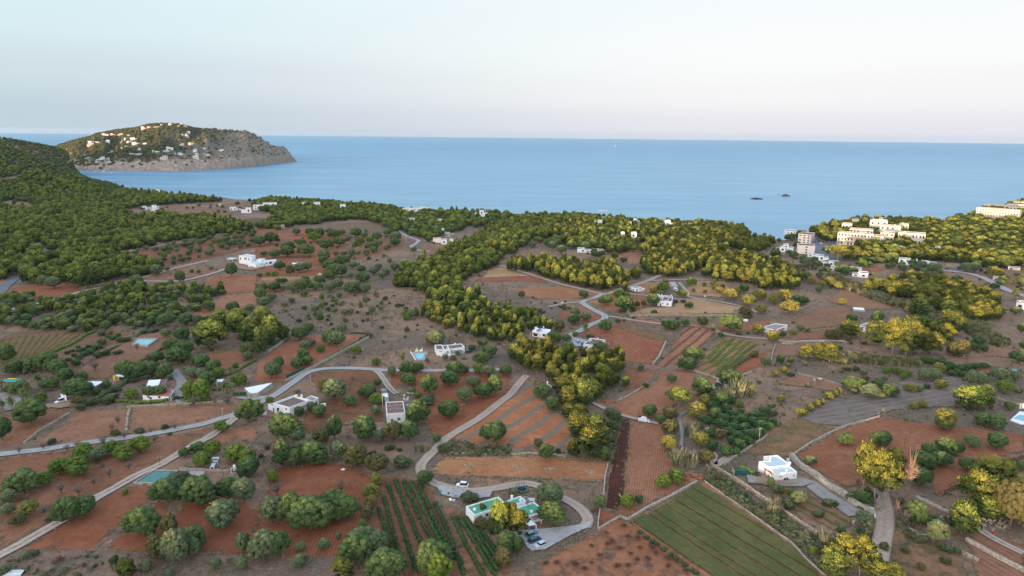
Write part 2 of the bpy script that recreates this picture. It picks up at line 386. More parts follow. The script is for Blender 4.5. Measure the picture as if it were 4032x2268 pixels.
def make_sea():
    rs = [0.1, 600, 900, 1300, 2000, 3000, 5000, 9000, 16000, 39000]; k = 96; V = []; F = []
    for i, r in enumerate(rs):
        for j in range(k): V.append((r * math.sin(2 * math.pi * j / k), r * math.cos(2 * math.pi * j / k), SEA))
    for i in range(len(rs) - 1):
        for j in range(k):
            a = i * k + j; b_ = i * k + (j + 1) % k; F.append((a, a + k, b_ + k, b_))
    return tag(link('sea', mesh('sea', V, F, MT['sea'])), kind='structure')
make_sea()

# ================================================================= HEADLAND
def make_headland():
    sil = [(120, 384), (133, 370), (158, 362), (180, 355), (238, 340.5), (253, 334.6), (297, 325.6), (351, 319.7), (387, 310.8), (417, 308.4), (461, 310.2),
           (506, 321), (551, 322.6), (592, 325.6), (628, 325.6), (655, 340.5), (684, 361.3), (720, 367.3), (735, 388), (748, 404.5)]
    wl = [(120, 410), (150, 420), (190, 427), (214, 429), (238, 430), (298, 430), (446, 431.3), (565, 426), (655, 418), (714, 410.5), (748, 406)]
    xs = np.arange(120, 748.1, 1.6); T_ = np.concatenate([np.linspace(0, .12, 8), np.linspace(.14, 1, 50), np.linspace(1.06, 2, 10)])
    V = []
    for x in xs:
        yc = np.interp(x, [a for a, _ in sil], [b for _, b in sil]) ; yw = np.interp(x, [a for a, _ in wl], [b for _, b in wl])
        b_ = P('V', x, yw, SEA); rb = math.hypot(b_.x, b_.y); az = math.atan2(b_.x, b_.y)
        wd = np.interp(x, [120, 200, 300, 430, 560, 650, 720, 748], [450, 620, 780, 760, 560, 360, 120, 30])
        d = ray('V', x, yc); rc = rb + wd; zc = CAM_H + d.z / math.hypot(d.x, d.y) * rc - 5
        cl = np.interp(x, [120, 215, 300, 450, 600, 680, 748], [.02, .10, .08, .10, .16, .35, .6])
        for t in T_:
            if t <= 1:
                f = cl * ss(t / .06) + (1 - cl) * t ** .92
                r = rb + wd * t; z = SEA + (zc - SEA) * f
                env = min(1, t / .08) * (1 if t < .85 else max(0, (1 - t) / .15))
                gull = mnoise.fractal(Vector((x * .022, t * 1.6, 3)), 1, 2, 4)
                det = mnoise.fractal(Vector((x * .16, t * 9, 8)), 1, 2, 3)
                hgt = (zc - SEA)
                z += env * (gull * .22 * hgt * math.sin(math.pi * min(1, t * .95 + .05)) + det * 3.2)
                r += (gull * 26 + det * 9) * min(1, t / .05) * (1 if t < .9 else (1 - t) * 10) if t < 1 else 0
                if t == 0: z = SEA - 3
            else:
                r = rb + wd * t; z = SEA - 3 + (zc - SEA + 3) * (1 - ss((t - 1) / 1.0))
            V.append((r * math.sin(az), r * math.cos(az), z))
    k = len(T_); F = []
    for i in range(len(xs) - 1):
        for j in range(k - 1):
            a = i * k + j; F.append((a, a + k, a + k + 1, a + 1))
    m, nt, b = newmat('headland_rock_and_scrub'); co = objco(nt); sep = N(nt, "ShaderNodeSeparateXYZ"); L(nt, co, sep.inputs[0])
    geo = N(nt, "ShaderNodeNewGeometry"); sn = N(nt, "ShaderNodeSeparateXYZ"); L(nt, geo.outputs["Normal"], sn.inputs[0])
    mp = N(nt, "ShaderNodeMapping"); mp.inputs["Scale"].default_value = (1, 1, .35); L(nt, co, mp.inputs[0])
    a = noise_(nt, mp.outputs[0], .012, 6, .65, .5); f = noise_(nt, mp.outputs[0], .09, 6, .75, .6)
    rock = mix(nt, ramp(nt, f, .3, .7), (.22, .165, .13), (.50, .375, .295))
    veg = mix(nt, ramp(nt, f, .35, .65), (.05, .058, .03), (.10, .09, .048))
    veg = mix(nt, ramp(nt, a, .5, .75, 0, .5), veg, (.19, .125, .075))
    hz = math_(nt, 'ADD', math_(nt, 'MULTIPLY', sep.outputs[2], -.016), math_(nt, 'MULTIPLY', a, 1.1))
    east = ramp(nt, sep.outputs[0], -1350, -1060, 0, .75)
    w = math_(nt, 'ADD', ramp(nt, hz, .10, .42), math_(nt, 'MULTIPLY', east, ramp(nt, f, .35, .6)))
    w = math_(nt, 'MINIMUM', math_(nt, 'MAXIMUM', w, ramp(nt, sn.outputs[2], .72, .5)), 1.0)
    L(nt, mix(nt, w, veg, rock), b.inputs[0]); bump(nt, b, f, 6, .8)
    return tag(link('headland', mesh('headland', V, F, m, smooth=True)), kind='structure')
headland = make_headland()
from mathutils.bvhtree import BVHTree
HB = BVHTree.FromPolygons([v.co.copy() for v in headland.data.vertices], [tuple(p.vertices) for p in headland.data.polygons])
def hit_headland(t, x, y):
    h = HB.ray_cast(C0, ray(t, x, y)); return h[0]

# ================================================================= FIELDS, ROADS
FPOLY = []
def curve_pts(pl, step, closed=False):
    out = []; n = len(pl)
    rng = range(n if closed else n - 1)
    for i in rng:
        a, b = pl[i], pl[(i + 1) % n]; k = max(1, int((Vector(b) - Vector(a)).length / step))
        for j in range(k): out.append(Vector(a).lerp(Vector(b), j / k))
    if not closed: out.append(Vector(pl[-1]))
    return out
def field(name, s, mat, jit=.8):
    pl = pts(s); dist = sum((Vector(p)).length for p in pl) / len(pl); step = max(1.6, dist / 130)
    q = curve_pts(pl, step, True); z = .02 + .0035 * len(FPOLY)
    V = []
    for p in q:
        nz = mnoise.noise_vector(Vector((p.x * .35, p.y * .35, 1.5))); nb = mnoise.noise_vector(Vector((p.x * .06, p.y * .06, 4.5)))
        V.append((p.x + nz.x * jit + nb.x * 1.0, p.y + nz.y * jit + nb.y * 1.0, z))
    bm = bmesh.new(); vs = [bm.verts.new(v) for v in V]; f = bm.faces.new(vs); bm.normal_update()
    if f.normal.z < 0: f.normal_flip()
    bmesh.ops.triangulate(bm, faces=[f]); me = bpy.data.meshes.new(name); bm.to_mesh(me); bm.free(); me.materials.append(mat)
    FPOLY.append(np.array([(v[0], v[1]) for v in V]))
    return tag(link(name, me), kind='structure')
def ang(t, x0, y0, x1, y1):
    a, b = P(t, x0, y0), P(t, x1, y1); return math.atan2(b.y - a.y, b.x - a.x)
RED = ((.30, .105, .055), (.36, .145, .085)); BRN = ((.26, .125, .080), (.33, .17, .115)); PNK = ((.32, .165, .115), (.39, .215, .15))
ORG = ((.40, .165, .085), (.46, .22, .125)); GRY = ((.15, .12, .105), (.21, .155, .125)); TAN = ((.42, .28, .175), (.50, .35, .23)); DRK = ((.20, .095, .06), (.26, .13, .085))
fn = [0]
def fld(s, cols, a=None, sp=1.1, amt=.35, grass=0.0, name='field', **kw):
    fn[0] += 1
    return field(name, s, soil('soil_%d' % fn[0], cols[0], cols[1], a, sp, amt=amt, grass=grass, **kw))
fld("A1:0,250 520,220 440,290 180,460 0,500", BRN, grass=.25)
fld("A1:570,225 940,205 935,330 900,400 600,440 230,480 470,320", PNK, ang('A1', 300, 450, 900, 400), grass=.1)
fld("A1:1000,205 1830,170 1780,205 1500,290 1250,345 985,390 970,330", PNK, ang('A1', 1000, 390, 1700, 220))
fld("A1:0,585 500,525 1200,415 1590,345 1400,470 1000,700 700,860 300,1080 0,1260", BRN, ang('A1', 300, 900, 1300, 440), 1.6, .2, .3)
fld("A1:960,790 1150,785 1130,850 1000,960 850,1090 700,1230 640,1262 170,1255 430,1090 720,905 880,820", RED, ang('A1', 300, 1160, 1100, 800), 1.0, .45)
fld("A1:1180,870 1100,960 950,1080 780,1265 1100,1272 1500,1275 1902,1290 1902,960 1750,880 1600,790 1380,780 1350,950 1300,1040 1240,950", RED, ang('A1', 900, 1200, 1500, 900), 1.0, .35)
fld("A1:1560,410 1640,360 1902,330 1902,430 1640,470", PNK, grass=.35)
fld("A2:160,650 550,612 700,640 850,712 900,735 870,900 800,1060 750,1130 640,1300 230,1312 0,1290 0,960 100,800", RED, ang('A2', 200, 900, 330, 660), 1.0, .45)
fld("A2:930,745 1050,710 1200,740 1310,830 1340,900 1400,1000 1440,1100 1500,1250 1590,1460 1100,1460 950,1250 850,1150 820,1060 880,900", DRK, grass=.12)
fld("A2:1385,940 1500,955 1620,1010 1750,1200 1902,1330 1902,1480 1590,1460 1480,1200 1440,1050", BRN, grass=.4)
fld("A2:350,230 560,120 760,20 930,0 940,300 750,310 620,340 350,390", DRK, grass=.35)
fld("A2:1160,30 1902,40 1800,150 1650,260 1500,350 1400,420 1290,400 1270,230 1180,130", RED, ang('A2', 1300, 380, 1800, 60), 1.0, .35, .12)
fld("B2:480,1175 750,1162 920,1152 990,1200 1030,1290 1010,1340 930,1449 760,1449 500,1310 430,1225", DRK, grass=.3)
fld("B2:1075,1185 1500,1180 2000,1172 2087,1185 2050,1290 1900,1380 1700,1300 1500,1310 1210,1260 1120,1290", RED, ang('B2', 1200, 1300, 1700, 1180), 1.1, .3, .05)
fld("A2:1902,98 1800,190 1650,305 1500,400 1440,440 1600,468 1902,492;A3:200,486 400,500 440,440 420,290 280,200 180,110 150,30 0,100", ORG, ang('A3', 20, 480, 320, 270), 8.5, .85, stripe=(.17, .15, .115), wide=True)
fld("A2:1345,610 1400,560 1902,570;A3:0,560 200,560 450,590 705,605 700,740 600,747 300,730 0,715;A2:1500,708 1310,692", ((.40, .18, .10), (.48, .26, .15)), ang('A2', 1400, 650, 1900, 640), 1.4, .2)
fld("A3:825,282 882,287 858,560 826,780 806,960 702,942 715,760 762,520", ((.088, .032, .022), (.13, .05, .034)), ang('A3', 760, 900, 830, 300), .9, .6, stripe=(.025, .012, .01))
fld("A3:882,290 940,312 1100,322 1140,400 1145,560 1210,640 1370,742 1200,830 1000,930 860,1020 800,1000 806,960 826,780 858,560", ((.35, .165, .105), (.42, .21, .14)), ang('A3', 1000, 800, 1050, 350), .85, .45)
fld("A3:760,182 820,132 1000,42 1100,-20;B3:1180,1210 1250,1155 1480,1178 1700,1248 1650,1330 1500,1380 1400,1420;A3:1180,180 1090,270 950,280 820,245", ((.35, .155, .095), (.40, .20, .13)), ang('A3', 800, 250, 1100, 60), 1.1, .3)
fld("A3:1412,748 1500,800 1700,940 1902,1075;A4:200,1235 290,1335 400,1425 440,1480;A3:1402,1480 880,1042 1100,935 1300,815", ((.38, .185, .11), (.44, .23, .15)), ang('A3', 1000, 1040, 1600, 1440), 1.5, .25)
fld("A3:800,1030 870,1052 1000,1150 1200,1262 1440,1490 200,1490 210,1350 350,1282 500,1190 640,1112", ((.33, .155, .095), (.39, .20, .13)), grass=.42, gcol=(.14, .085, .06))
fld("A3:655,962 705,962 790,1008 645,1085", RED)
fld("B3:555,880 620,822 820,782 1250,872 1250,930 1150,1108 900,1092 780,1000 805,940 740,890", ((.36, .125, .07), (.42, .175, .105)), ang('B3', 760, 880, 1180, 1010), 3.0, .7, stripe=(.11, .055, .04))
fld("B3:825,792 900,780 1250,880 1240,925 1000,862", ((.10, .13, .035), (.30, .14, .08)), ang('B3', 830, 792, 1240, 900), 2.4, .6, stripe=(.30, .13, .08))
fld("B3:1392,820 1500,802 1672,850 1560,960 1400,1080 1250,1130 1192,1120 1300,985", ((.36, .155, .10), (.42, .21, .14)), ang('B3', 1260, 1100, 1560, 850), 5.5, .85, stripe=(.10, .06, .045), wide=True)
fld("B3:1692,900 1760,882 1950,920 2042,950 1950,1040 1800,1130 1700,1235 1500,1160 1530,1060", ((.32, .155, .10), (.36, .19, .13)), ang('B3', 1560, 1130, 1960, 940), 5.2, .95, stripe=(.08, .13, .035), wide=True)
fld("B3:2087,990 2087,1090 1900,1165 1745,1238 1712,1228 1850,1120", RED)
fld("B3:630,592 830,542 1080,562 1100,612 1060,650 850,672 740,642", ORG, grass=.1)
fld("B3:60,480 400,475 560,500 690,530 700,545 600,570 200,572 40,540", ((.38, .17, .095), (.42, .22, .14)), ang('B3', 60, 560, 650, 540), 2, .3)
fld("B3:0,390 150,390 290,430 260,442 0,430;B2:1780,430 1840,400", RED, ang('B3', 0, 420, 250, 430), 2, .3)
fld("B3:0,350 90,372 140,388 0,388;B2:1850,400 1900,340 2000,310", TAN, grass=.15)
fld("B3:820,738 1500,775 2087,748 2087,850 1720,832 1400,800 1150,790 960,765", ((.33, .145, .085), (.38, .19, .125)), ang('B3', 900, 750, 1800, 800), 2, .3, .1)
fld("B3:1330,575 1500,572 1870,642 1800,692 960,690 1000,680 1100,645 1330,642", TAN, ang('B3', 1000, 680, 1800, 640), 2.5, .35, .12, stripe=(.30, .17, .11))
fld("B3:400,680 550,642 700,672 730,712 735,740 600,780 480,760 380,722", BRN, grass=.22)
fld("B3:960,1130 1180,1160 1090,1280 925,1312 930,1200", BRN, grass=.3)
fld("B3:780,200 900,170 1080,170 1080,282 960,292 850,252", PNK, grass=.15)
fld("B3:700,560 760,535 1000,540 1180,560 1120,600 850,545", BRN, grass=.2)
fld("B3:1100,440 1280,440 1290,480 1180,560 1000,520 960,470", ((.33, .19, .12), (.38, .25, .16)), grass=.3)
fld("B3:1480,430 1740,425 1760,480 1700,560 1450,540 1420,500", ((.40, .24, .15), (.46, .3, .19)), grass=.25)
fld("B2:335,872 880,866 830,920 550,1088 240,1250 0,1250 0,1110 150,992", ((.33, .14, .09), (.38, .185, .125)), grass=.05)
fld("B2:0,0 400,0 420,60 700,110 780,250 620,330 300,400 150,400 0,430", ((.27, .125, .08), (.33, .15, .09)), grass=.3)
fld("B2:330,60 700,95 640,150 350,110", RED, grass=.1)
fld("B2:450,200 640,190 650,240 440,250", RED, grass=.15)
fld("B2:430,330 620,330 560,372 330,392", RED); fld("B2:60,440 230,470 240,512 80,540", RED); fld("B2:120,390 540,395 545,415 100,440 0,430", ((.36, .19, .11), (.42, .24, .15)))
fld("B2:1340,160 1560,150 1450,190 1330,180", BRN)
fld("B2:860,40 1180,60 1240,140 900,250 760,250", ((.24, .13, .09), (.29, .16, .105)), grass=.35)
fld("B1:60,490 300,460 600,452 660,510 420,572 110,602 30,540", RED, ang('B1', 100, 560, 600, 480), 2.5, .4, .08)
fld("B1:0,900 150,842 690,842 440,1000 200,1100 0,1150", ((.20, .12, .085), (.26, .155, .11)), ang('B1', 0, 1100, 600, 860), 3.6, .7, .2, stripe=(.10, .095, .04))
fld("B1:600,1190 760,1080 1000,950 1100,880 1350,832 1480,862 1400,940 1100,1100 880,1220 650,1232", ((.25, .14, .10), (.31, .18, .13)), ang('B1', 650, 1200, 1350, 860), 2, .25, .15)
fld("B1:700,850 1000,830 1100,870 980,950 760,1070 600,1180 560,1100 460,1020", ((.21, .13, .095), (.26, .16, .115)), grass=.4)
fld("B1:1540,1062 1850,1002 2000,1000 2087,1040 1850,1150 1700,1180 1560,1130", ((.28, .13, .09), (.33, .165, .11)), grass=.1)
fld("B1:1500,740 1700,620 1850,540 2087,540 2087,650 1700,720 1560,742", PNK, grass=.1)
fld("B1:950,212 1500,112 2087,22 2087,140 1900,200 1600,262 1230,340 1180,300", ((.25, .10, .065), (.31, .13, .08)), ang('B1', 1000, 215, 2000, 60), 6, .4, .3)
fld("B1:1640,432 1830,372 2087,382 2087,520 1800,532 1780,480", ((.34, .145, .085), (.40, .19, .12)), ang('B1', 1660, 440, 2080, 400), 3, .4)
fld("B1:1240,360 1500,320 1850,330 1600,395 1300,425 1160,425", ((.26, .15, .11), (.31, .18, .13)), grass=.3)
fld("A4:205,560 560,352 822,272 1200,322 1902,402 1902,520 1700,562 1600,662 1400,800 1250,852 1200,720 1000,720 600,792 330,652", ((.31, .125, .075), (.37, .175, .11)), ang('A4', 400, 640, 1500, 420), 1.3, .25)
fld("A4:1240,842 1420,772 1420,800 1280,852", ((.13, .05, .035), (.16, .07, .045))); fld("A4:1740,605 1902,548 1902,580 1800,620", ((.12, .045, .03), (.15, .06, .04)))
fld("A4:0,420 200,282 460,350 340,452 170,562 100,580 0,545;A3:1720,540 1902,420", ((.24, .15, .095), (.30, .18, .115)), grass=.55, gcol=(.15, .115, .05))
fld("A4:900,1130 1050,1120 1300,1250 1450,1330 1500,1500 850,1500", ((.24, .15, .105), (.30, .18, .12)), grass=.5)
fld("A4:1550,1110 1902,1240 1902,1500 1600,1500 1500,1330 1560,1300 1460,1200", ((.29, .15, .10), (.33, .18, .125)), ang('A4', 1560, 1120, 1900, 1300), 2.2, .35, .15)
fld("A4:1090,870 1330,960 1520,1090 1440,1170 1200,1090 1040,990", ((.22, .15, .11), (.28, .18, .13)), grass=.4)
fld("A4:60,790 240,800 450,950 600,1010 640,1070 500,1110 300,1010 40,880", ((.27, .155, .10), (.32, .19, .125)), ang('A4', 60, 830, 560, 1080), 4.5, .8, .3, stripe=(.06, .09, .035), wide=True)
fld("B4:500,562 620,502 760,520 1050,652 800,662 500,602", ((.28, .155, .10), (.33, .19, .12)), ang('B4', 520, 590, 1000, 640), 2, .2)
fld("B4:230,355 330,360 460,440 380,450", RED)
fld("B4:430,640 680,650 700,762 560,800 300,822 200,762 280,702", ((.26, .15, .105), (.31, .18, .12)), ang('B4', 220, 760, 660, 660), 2.5, .4, .15)
fld("B4:470,820 570,830 600,900 300,905 170,920 180,870", ((.24, .125, .085), (.28, .15, .10)))
fld("B4:60,962 280,942 322,965 240,1040 42,1052", ((.25, .15, .115), (.30, .18, .135)))
fld("B4:70,1262 240,1192 400,1222 310,1292", ((.28, .16, .115), (.33, .20, .145))); fld("B4:430,1242 600,1282 590,1340 345,1292", ((.25, .145, .11), (.3, .175, .13)))
fld("B4:1440,370 1600,380 1800,482 1900,530 1700,512 1450,442", ((.27, .16, .12), (.31, .19, .14))); fld("B4:1760,950 2087,1002 2080,1062 1750,1040", ((.26, .155, .12), (.31, .19, .145)))
fld("B4:1720,1150 1860,1145 1800,1190 1730,1185", RED); fld("B4:780,320 900,310 940,345 830,355", RED); fld("B4:1750,350 2087,330 2087,560 1960,500 1850,440", ((.27, .17, .12), (.31, .19, .13)), grass=.35)
fld("B4:1620,1020 2000,1090 1950,1140 1640,1100", ((.26, .17, .13), (.31, .20, .15)), grass=.2)
fld("B4:650,1400 1000,1260 1500,1210 1700,1330 1500,1449;A4:930,215 820,250 560,335 350,325 225,272 480,120", GRY, ang('B4', 700, 1440, 1500, 1300), 4, .45, .25, stripe=(.24, .18, .14))
fld("C2:280,570 560,475 800,450 1100,470 1160,540 900,560 500,600", ((.20, .14, .11), (.25, .17, .12)), grass=.4)
fld("C2:150,560 700,600 720,680 400,660 160,620", RED, grass=.15)
fld("C1:930,870 1200,800 1560,780 2160,745 2200,780 1900,880 1500,870 1260,905", ((.23, .155, .12), (.28, .19, .145)), grass=.35)
fld("C1:0,765 60,748 250,772 330,800 260,852 150,842 0,815", ((.25,.17,.11),(.30,.21,.14)), grass=.35)
fld("C1:835,688 940,684 962,714 880,722", ((.28,.21,.16),(.33,.26,.2)), grass=.2)
fld("C1:0,962 50,975 70,1000 0,1010", GRY)
fld("C1:2050,910 2250,900 2260,960 2140,970", ((.12, .11, .06), (.14, .12, .07)))

# green crop strips
def strips():
    m = soil('crop_leaves', (.072, .122, .038), (.150, .155, .060), ang('A3', 1000, 1040, 1600, 1440), 1.15, amt=.5, stripe=(.10, .085, .035))
    e = [P('A3', *p) for p in [(893, 1048), (1003, 992), (1052, 972), (1128, 925), (1197, 885), (1262, 845), (1335, 802), (1405, 778)]]
    dd = (P('A3', 1640, 1449) - P('A3', 1000, 1020)).normalized()
    br = [P('A3', 1430, 790), P('A3', 1700, 965), P('A3', 1890, 1085), P('A4', 200, 1262), P('A4', 290, 1362), P('A4', 430, 1500)]
    for i in range(len(e) - 1):
        a, b_ = e[i], e[i + 1]; g = (b_ - a).normalized() * .38; a2, b2 = a + g, b_ - g; poly = []
        def end(p):
            for k in range(1, 400):
                q = p + dd * k
                for j in range(len(br) - 1):
                    u = br[j + 1] - br[j]; w = q - br[j]
                    if 0 <= w.dot(u) / u.length_squared <= 1 and u.cross(w).z > -.5 * u.length * 0 : return q
                if k > 120: return q
            return q
        pl = curve_pts([a2, end(a2), end(b2), b2], 1.2, True); V = []
        for p in pl:
            nz = mnoise.noise_vector(Vector((p.x * .9, p.y * .9, 9))); V.append((p.x + nz.x * .5, p.y + nz.y * .5, .34 + .003 * i))
        bm = bmesh.new(); f = bm.faces.new([bm.verts.new(v) for v in V]); bm.normal_update()
        if f.normal.z < 0: f.normal_flip()
        ex = bmesh.ops.extrude_face_region(bm, geom=[f]); bmesh.ops.translate(bm, verts=[v for v in ex['geom'] if isinstance(v, bmesh.types.BMVert)], vec=(0, 0, .22))
        bmesh.ops.triangulate(bm, faces=bm.faces[:]); me = bpy.data.meshes.new('crop_strip'); bm.to_mesh(me); bm.free(); me.materials.append(m)
        o = link('crop_strip', me)
        tag(o, ['narrow sparse', 'thin', 'second narrow', 'medium wide', 'broad central', 'broad upper', 'uppermost wide'][i] + ' strip of low green crop in the green field beside the felled plot', 'crop row', 'green crop strips')
strips()

# ---- roads
def roadmat(name, c1, c2, track=0.0, mid=(.13, .11, .07)):
    m, nt, b = newmat(name); co = objco(nt); uv = N(nt, "ShaderNodeTexCoord").outputs["UV"]; sep = N(nt, "ShaderNodeSeparateXYZ"); L(nt, uv, sep.inputs[0])
    f = noise_(nt, co, .8, 6, .7); g = noise_(nt, co, .08, 4)
    c = mix(nt, ramp(nt, f, .35, .7), c1, c2); c = mix(nt, ramp(nt, g, .5, .7, 0, .4), c, tuple(v * .8 for v in c1))
    e = math_(nt, 'ABSOLUTE', math_(nt, 'SUBTRACT', sep.outputs[0], .5)); e2 = math_(nt, 'ADD', e, math_(nt, 'MULTIPLY', math_(nt, 'SUBTRACT', f, .5), .25))
    c = mix(nt, ramp(nt, e2, .36, .5, 0, .75), c, tuple(v * .55 for v in c1))
    if track: c = mix(nt, math_(nt, 'MULTIPLY', ramp(nt, e2, .15, .05, 0, track), ramp(nt, g, .35, .6, .4, 1)), c, mid)
    L(nt, c, b.inputs[0]); bump(nt, b, f, .06, .4); return m
MT['gravel'] = roadmat('pale_gravel_road', (.35, .335, .325), (.45, .425, .405), .35); MT['track'] = roadmat('dirt_track', (.40, .31, .255), (.50, .40, .33), .85)
MT['dirt'] = roadmat('dirt_road', (.38, .285, .225), (.47, .36, .29), .3); MT['asphalt'] = roadmat('worn_asphalt', (.13, .15, .17), (.17, .19, .21)); MT['driveway'] = roadmat('concrete_drive', (.27, .235, .215), (.34, .30, .275), .2)
NR = [0]; RPOLY = []
def catmull(p, step=3.0):
    out = []; n = len(p)
    for i in range(n - 1):
        p0, p1, p2, p3 = p[max(0, i - 1)], p[i], p[i + 1], p[min(n - 1, i + 2)]
        k = max(2, int((p2 - p1).length / step))
        for j in range(k):
            t = j / k; out.append(.5 * ((2 * p1) + (-p0 + p2) * t + (2 * p0 - 5 * p1 + 4 * p2 - p3) * t * t + (-p0 + 3 * p1 - 3 * p2 + p3) * t ** 3))
    out.append(p[-1]); return out
def gpts(s):
    out = []
    for grp in s.split(';'):
        t, rest = grp.strip().split(':')
        for q in rest.split(): x, y = q.split(','); out.append(G(t.strip(), float(x), float(y)))
    return out
def road(name, s, w, mat, jit=.45):
    c = catmull([Vector(p) for p in gpts(s)]); NR[0] += 1; z = .30 + .006 * NR[0]; V = []; UV = []; F = []; d = 0
    for i, p in enumerate(c):
        t = (c[min(i + 1, len(c) - 1)] - c[max(0, i - 1)]); t.z = 0; t.normalize(); n = Vector((-t.y, t.x, 0))
        if i: d += (p - c[i - 1]).length
        ww = w / 2 + jit * mnoise.noise(Vector((d * .3, NR[0], 0))); w2 = w / 2 + jit * mnoise.noise(Vector((d * .3, NR[0], 5)))
        for k, off in ((0, ww), (1, -w2)):
            q = p + n * off; V.append((q.x, q.y, float(gz(q.x, q.y)) + z)); UV.append((k, d / 4))
    for i in range(len(c) - 1): F.append((2 * i, 2 * i + 1, 2 * i + 3, 2 * i + 2))
    me = mesh(name, V, F, mat); uvl = me.uv_layers.new(name='UVMap')
    for lp in me.loops: uvl.data[lp.index].uv = UV[lp.vertex_index]
    RPOLY.append((np.array([(p.x, p.y) for p in c]), w / 2 + .6))
    return tag(link(name, me), kind='structure')
road('road', "A1:-60,560 0,548 300,515 560,475 700,455 900,430 1080,405 1300,365 1500,325 1640,283 1780,240;A2:0,175 100,130;B2:225,1312 360,1212 430,1172 540,1148 700,1140 860,1145 960,1150 1100,1158 1450,1160 1750,1160 2000,1150", 4.2, MT['gravel'])
road('track', "A1:1800,238 1720,300 1660,345 1560,415 1400,500 1200,620 1000,712 850,800 700,880 560,985 450,1045 250,1160 100,1245 -60,1330", 4.0, MT['track'])
road('track', "B3:120,1200 60,1262 0,1340;A2:1800,172 1650,285 1500,375 1400,442 1325,522 1250,592 1222,652 1245,710 1330,765 1450,800 1600,820 1750,805 1902,778;A3:100,764 230,795 340,858 450,910 530,975 565,1040 540,1090", 4.0, MT['dirt'])
road('driveway', "B2:965,1152 1010,1185 1060,1262 1110,1322 1150,1350", 3.2, MT['track'])
road('road', "B2:1985,300;B3:100,360 230,400 400,455 600,502 720,530 780,532 900,492 1000,462 1100,430 1180,395 1220,380", 4.6, MT['dirt'])
road('road', "B3:740,532 690,560 600,587 572,605 620,640 700,682 755,712 745,745 650,782 560,832 490,865 455,905", 4.8, MT['gravel'])
road('track', "B3:1090,428 1300,420 1500,415 1760,418", 3.2, MT['track']); road('track', "B3:900,525 1050,542 1180,560 1330,575 1400,577", 4, MT['driveway'])
road('track', "B3:1360,440 1430,520 1450,560 1700,600 1900,645 2000,690", 3.0, MT['track'])
road('track', "B3:790,716 1000,750 1300,788 1600,802 1700,850 1850,882 2087,905;B4:170,925 330,920 500,915 640,930", 3.0, MT['track'])
road('track', "B3:300,640 440,610 570,600", 3.0, MT['track'])
road('road', "C2:1215,540 1270,580 1350,615 1412,640 1370,680 1340,702 1420,740 1530,750", 4.5, MT['gravel'])
road('road', "B1:400,590 650,520 870,470 1000,440 1160,400 1230,382 1400,332 1700,262", 5, MT['dirt']); road('road', "B1:1160,430 1450,430 1600,402 1750,362 1850,325", 4.5, MT['dirt'])
road('road', "B1:940,205 1200,160 1500,102 1700,62 2087,0", 4, MT['dirt']); road('road', "B1:-40,690 100,660 300,620 400,590", 5, MT['gravel'])
road('road', "B1:-60,590 0,528 60,460 150,395", 7, MT['asphalt']); road('road', "B1:300,120 340,170 370,200 410,240", 8, MT['asphalt'])
road('road', "B4:1230,330 1400,342 1600,362 1750,402 1850,452 1970,512 2120,560", 7, MT['gravel']); road('street', "B4:330,50 355,80 400,160 430,215 480,240 560,270", 13, MT['asphalt'])
road('track', "A4:820,1340 835,1250 848,1180 870,1060 865,960 845,880 835,830", 5.4, MT['dirt'], .5)
road('driveway', "H8:560,860 900,900 1300,960 1900,950 2250,1000;A4:420,850 560,935 660,1005", 6.5, MT['driveway'], .6)
road('path', "A3:600,165 700,215 850,268 950,292 1090,322", 2.4, MT['dirt']); road('stream', "A3:1290,235 1240,270 1255,340 1262,400 1255,490", 1.4, plain('stony_stream_bed', (.22, .21, .20), .5))
road('path', "A3:1640,540 1560,600 1500,640 1500,560 1480,540", 3, MT['dirt'])
road('track', "A4:1550,1100 1700,1190 1902,1290", 3, MT['track']); road('track', "B3:1700,1240 1640,1300 1560,1330 1480,1350", 3, MT['dirt'])
road('road', "C1:1560,790 1830,800 1880,775 2160,750", 6, MT['dirt']); road('path', "H4:1180,0 1250,120 1400,300 1330,500 1330,660 1380,790 1450,850", 5, MT['driveway'], .8)
road('path', "J8:250,700 420,1000 480,1240", 8, MT['driveway'], .8); road('path', "J8:1500,1150 2000,1040 2400,900 2576,830", 5, MT['driveway'], .8)
def pad(name, s, mat, z=.30):
    pl = curve_pts(pts(s), 1.5, True); bm = bmesh.new(); NR[0] += 1
    f = bm.faces.new([bm.verts.new((p.x + .3 * mnoise.noise(Vector((p.x, p.y, 1))), p.y + .3 * mnoise.noise(Vector((p.x, p.y, 7))), z + .006 * NR[0])) for p in pl]); bm.normal_update()
    if f.normal.z < 0: f.normal_flip()
    bmesh.ops.triangulate(bm, faces=[f]); me = bpy.data.meshes.new(name); bm.to_mesh(me); bm.free(); me.materials.append(mat)
    FPOLY.append(np.array([(p.x, p.y) for p in pl])); return tag(link(name, me), kind='structure')
MT['gravelpad'] = soil('parking_gravel', (.34, .32, .315), (.42, .395, .38)); MT['dirtpad'] = soil('trodden_yard', (.30, .23, .19), (.38, .30, .26))
pad('car_park', "A3:-60,1150 60,1120 190,1110 400,1090 530,1070 600,1040 578,1090 440,1152 330,1212 240,1262 150,1272 110,1245 90,1190", MT['gravelpad'])
pad('car_park', "A2:1330,770 1600,832 1760,822 1735,870 1620,885 1530,845 1500,880 1380,850", MT['gravelpad'])
pad('car_park', "B3:440,905 480,880 610,912 590,960 480,970", MT['gravelpad']); None
pad('yard', "A1:340,200 460,150 640,110 650,180 450,208", MT['dirtpad']); pad('yard', "H3:-100,640 300,600 860,590 560,700 380,720", MT['gravelpad'])
pad('yard', "J1:150,230 430,230 600,440 980,440 700,520 400,480 300,440 200,380", MT['dirtpad']); pad('yard', "A4:-60,690 60,750 240,765 60,790 -100,760", MT['dirtpad'])
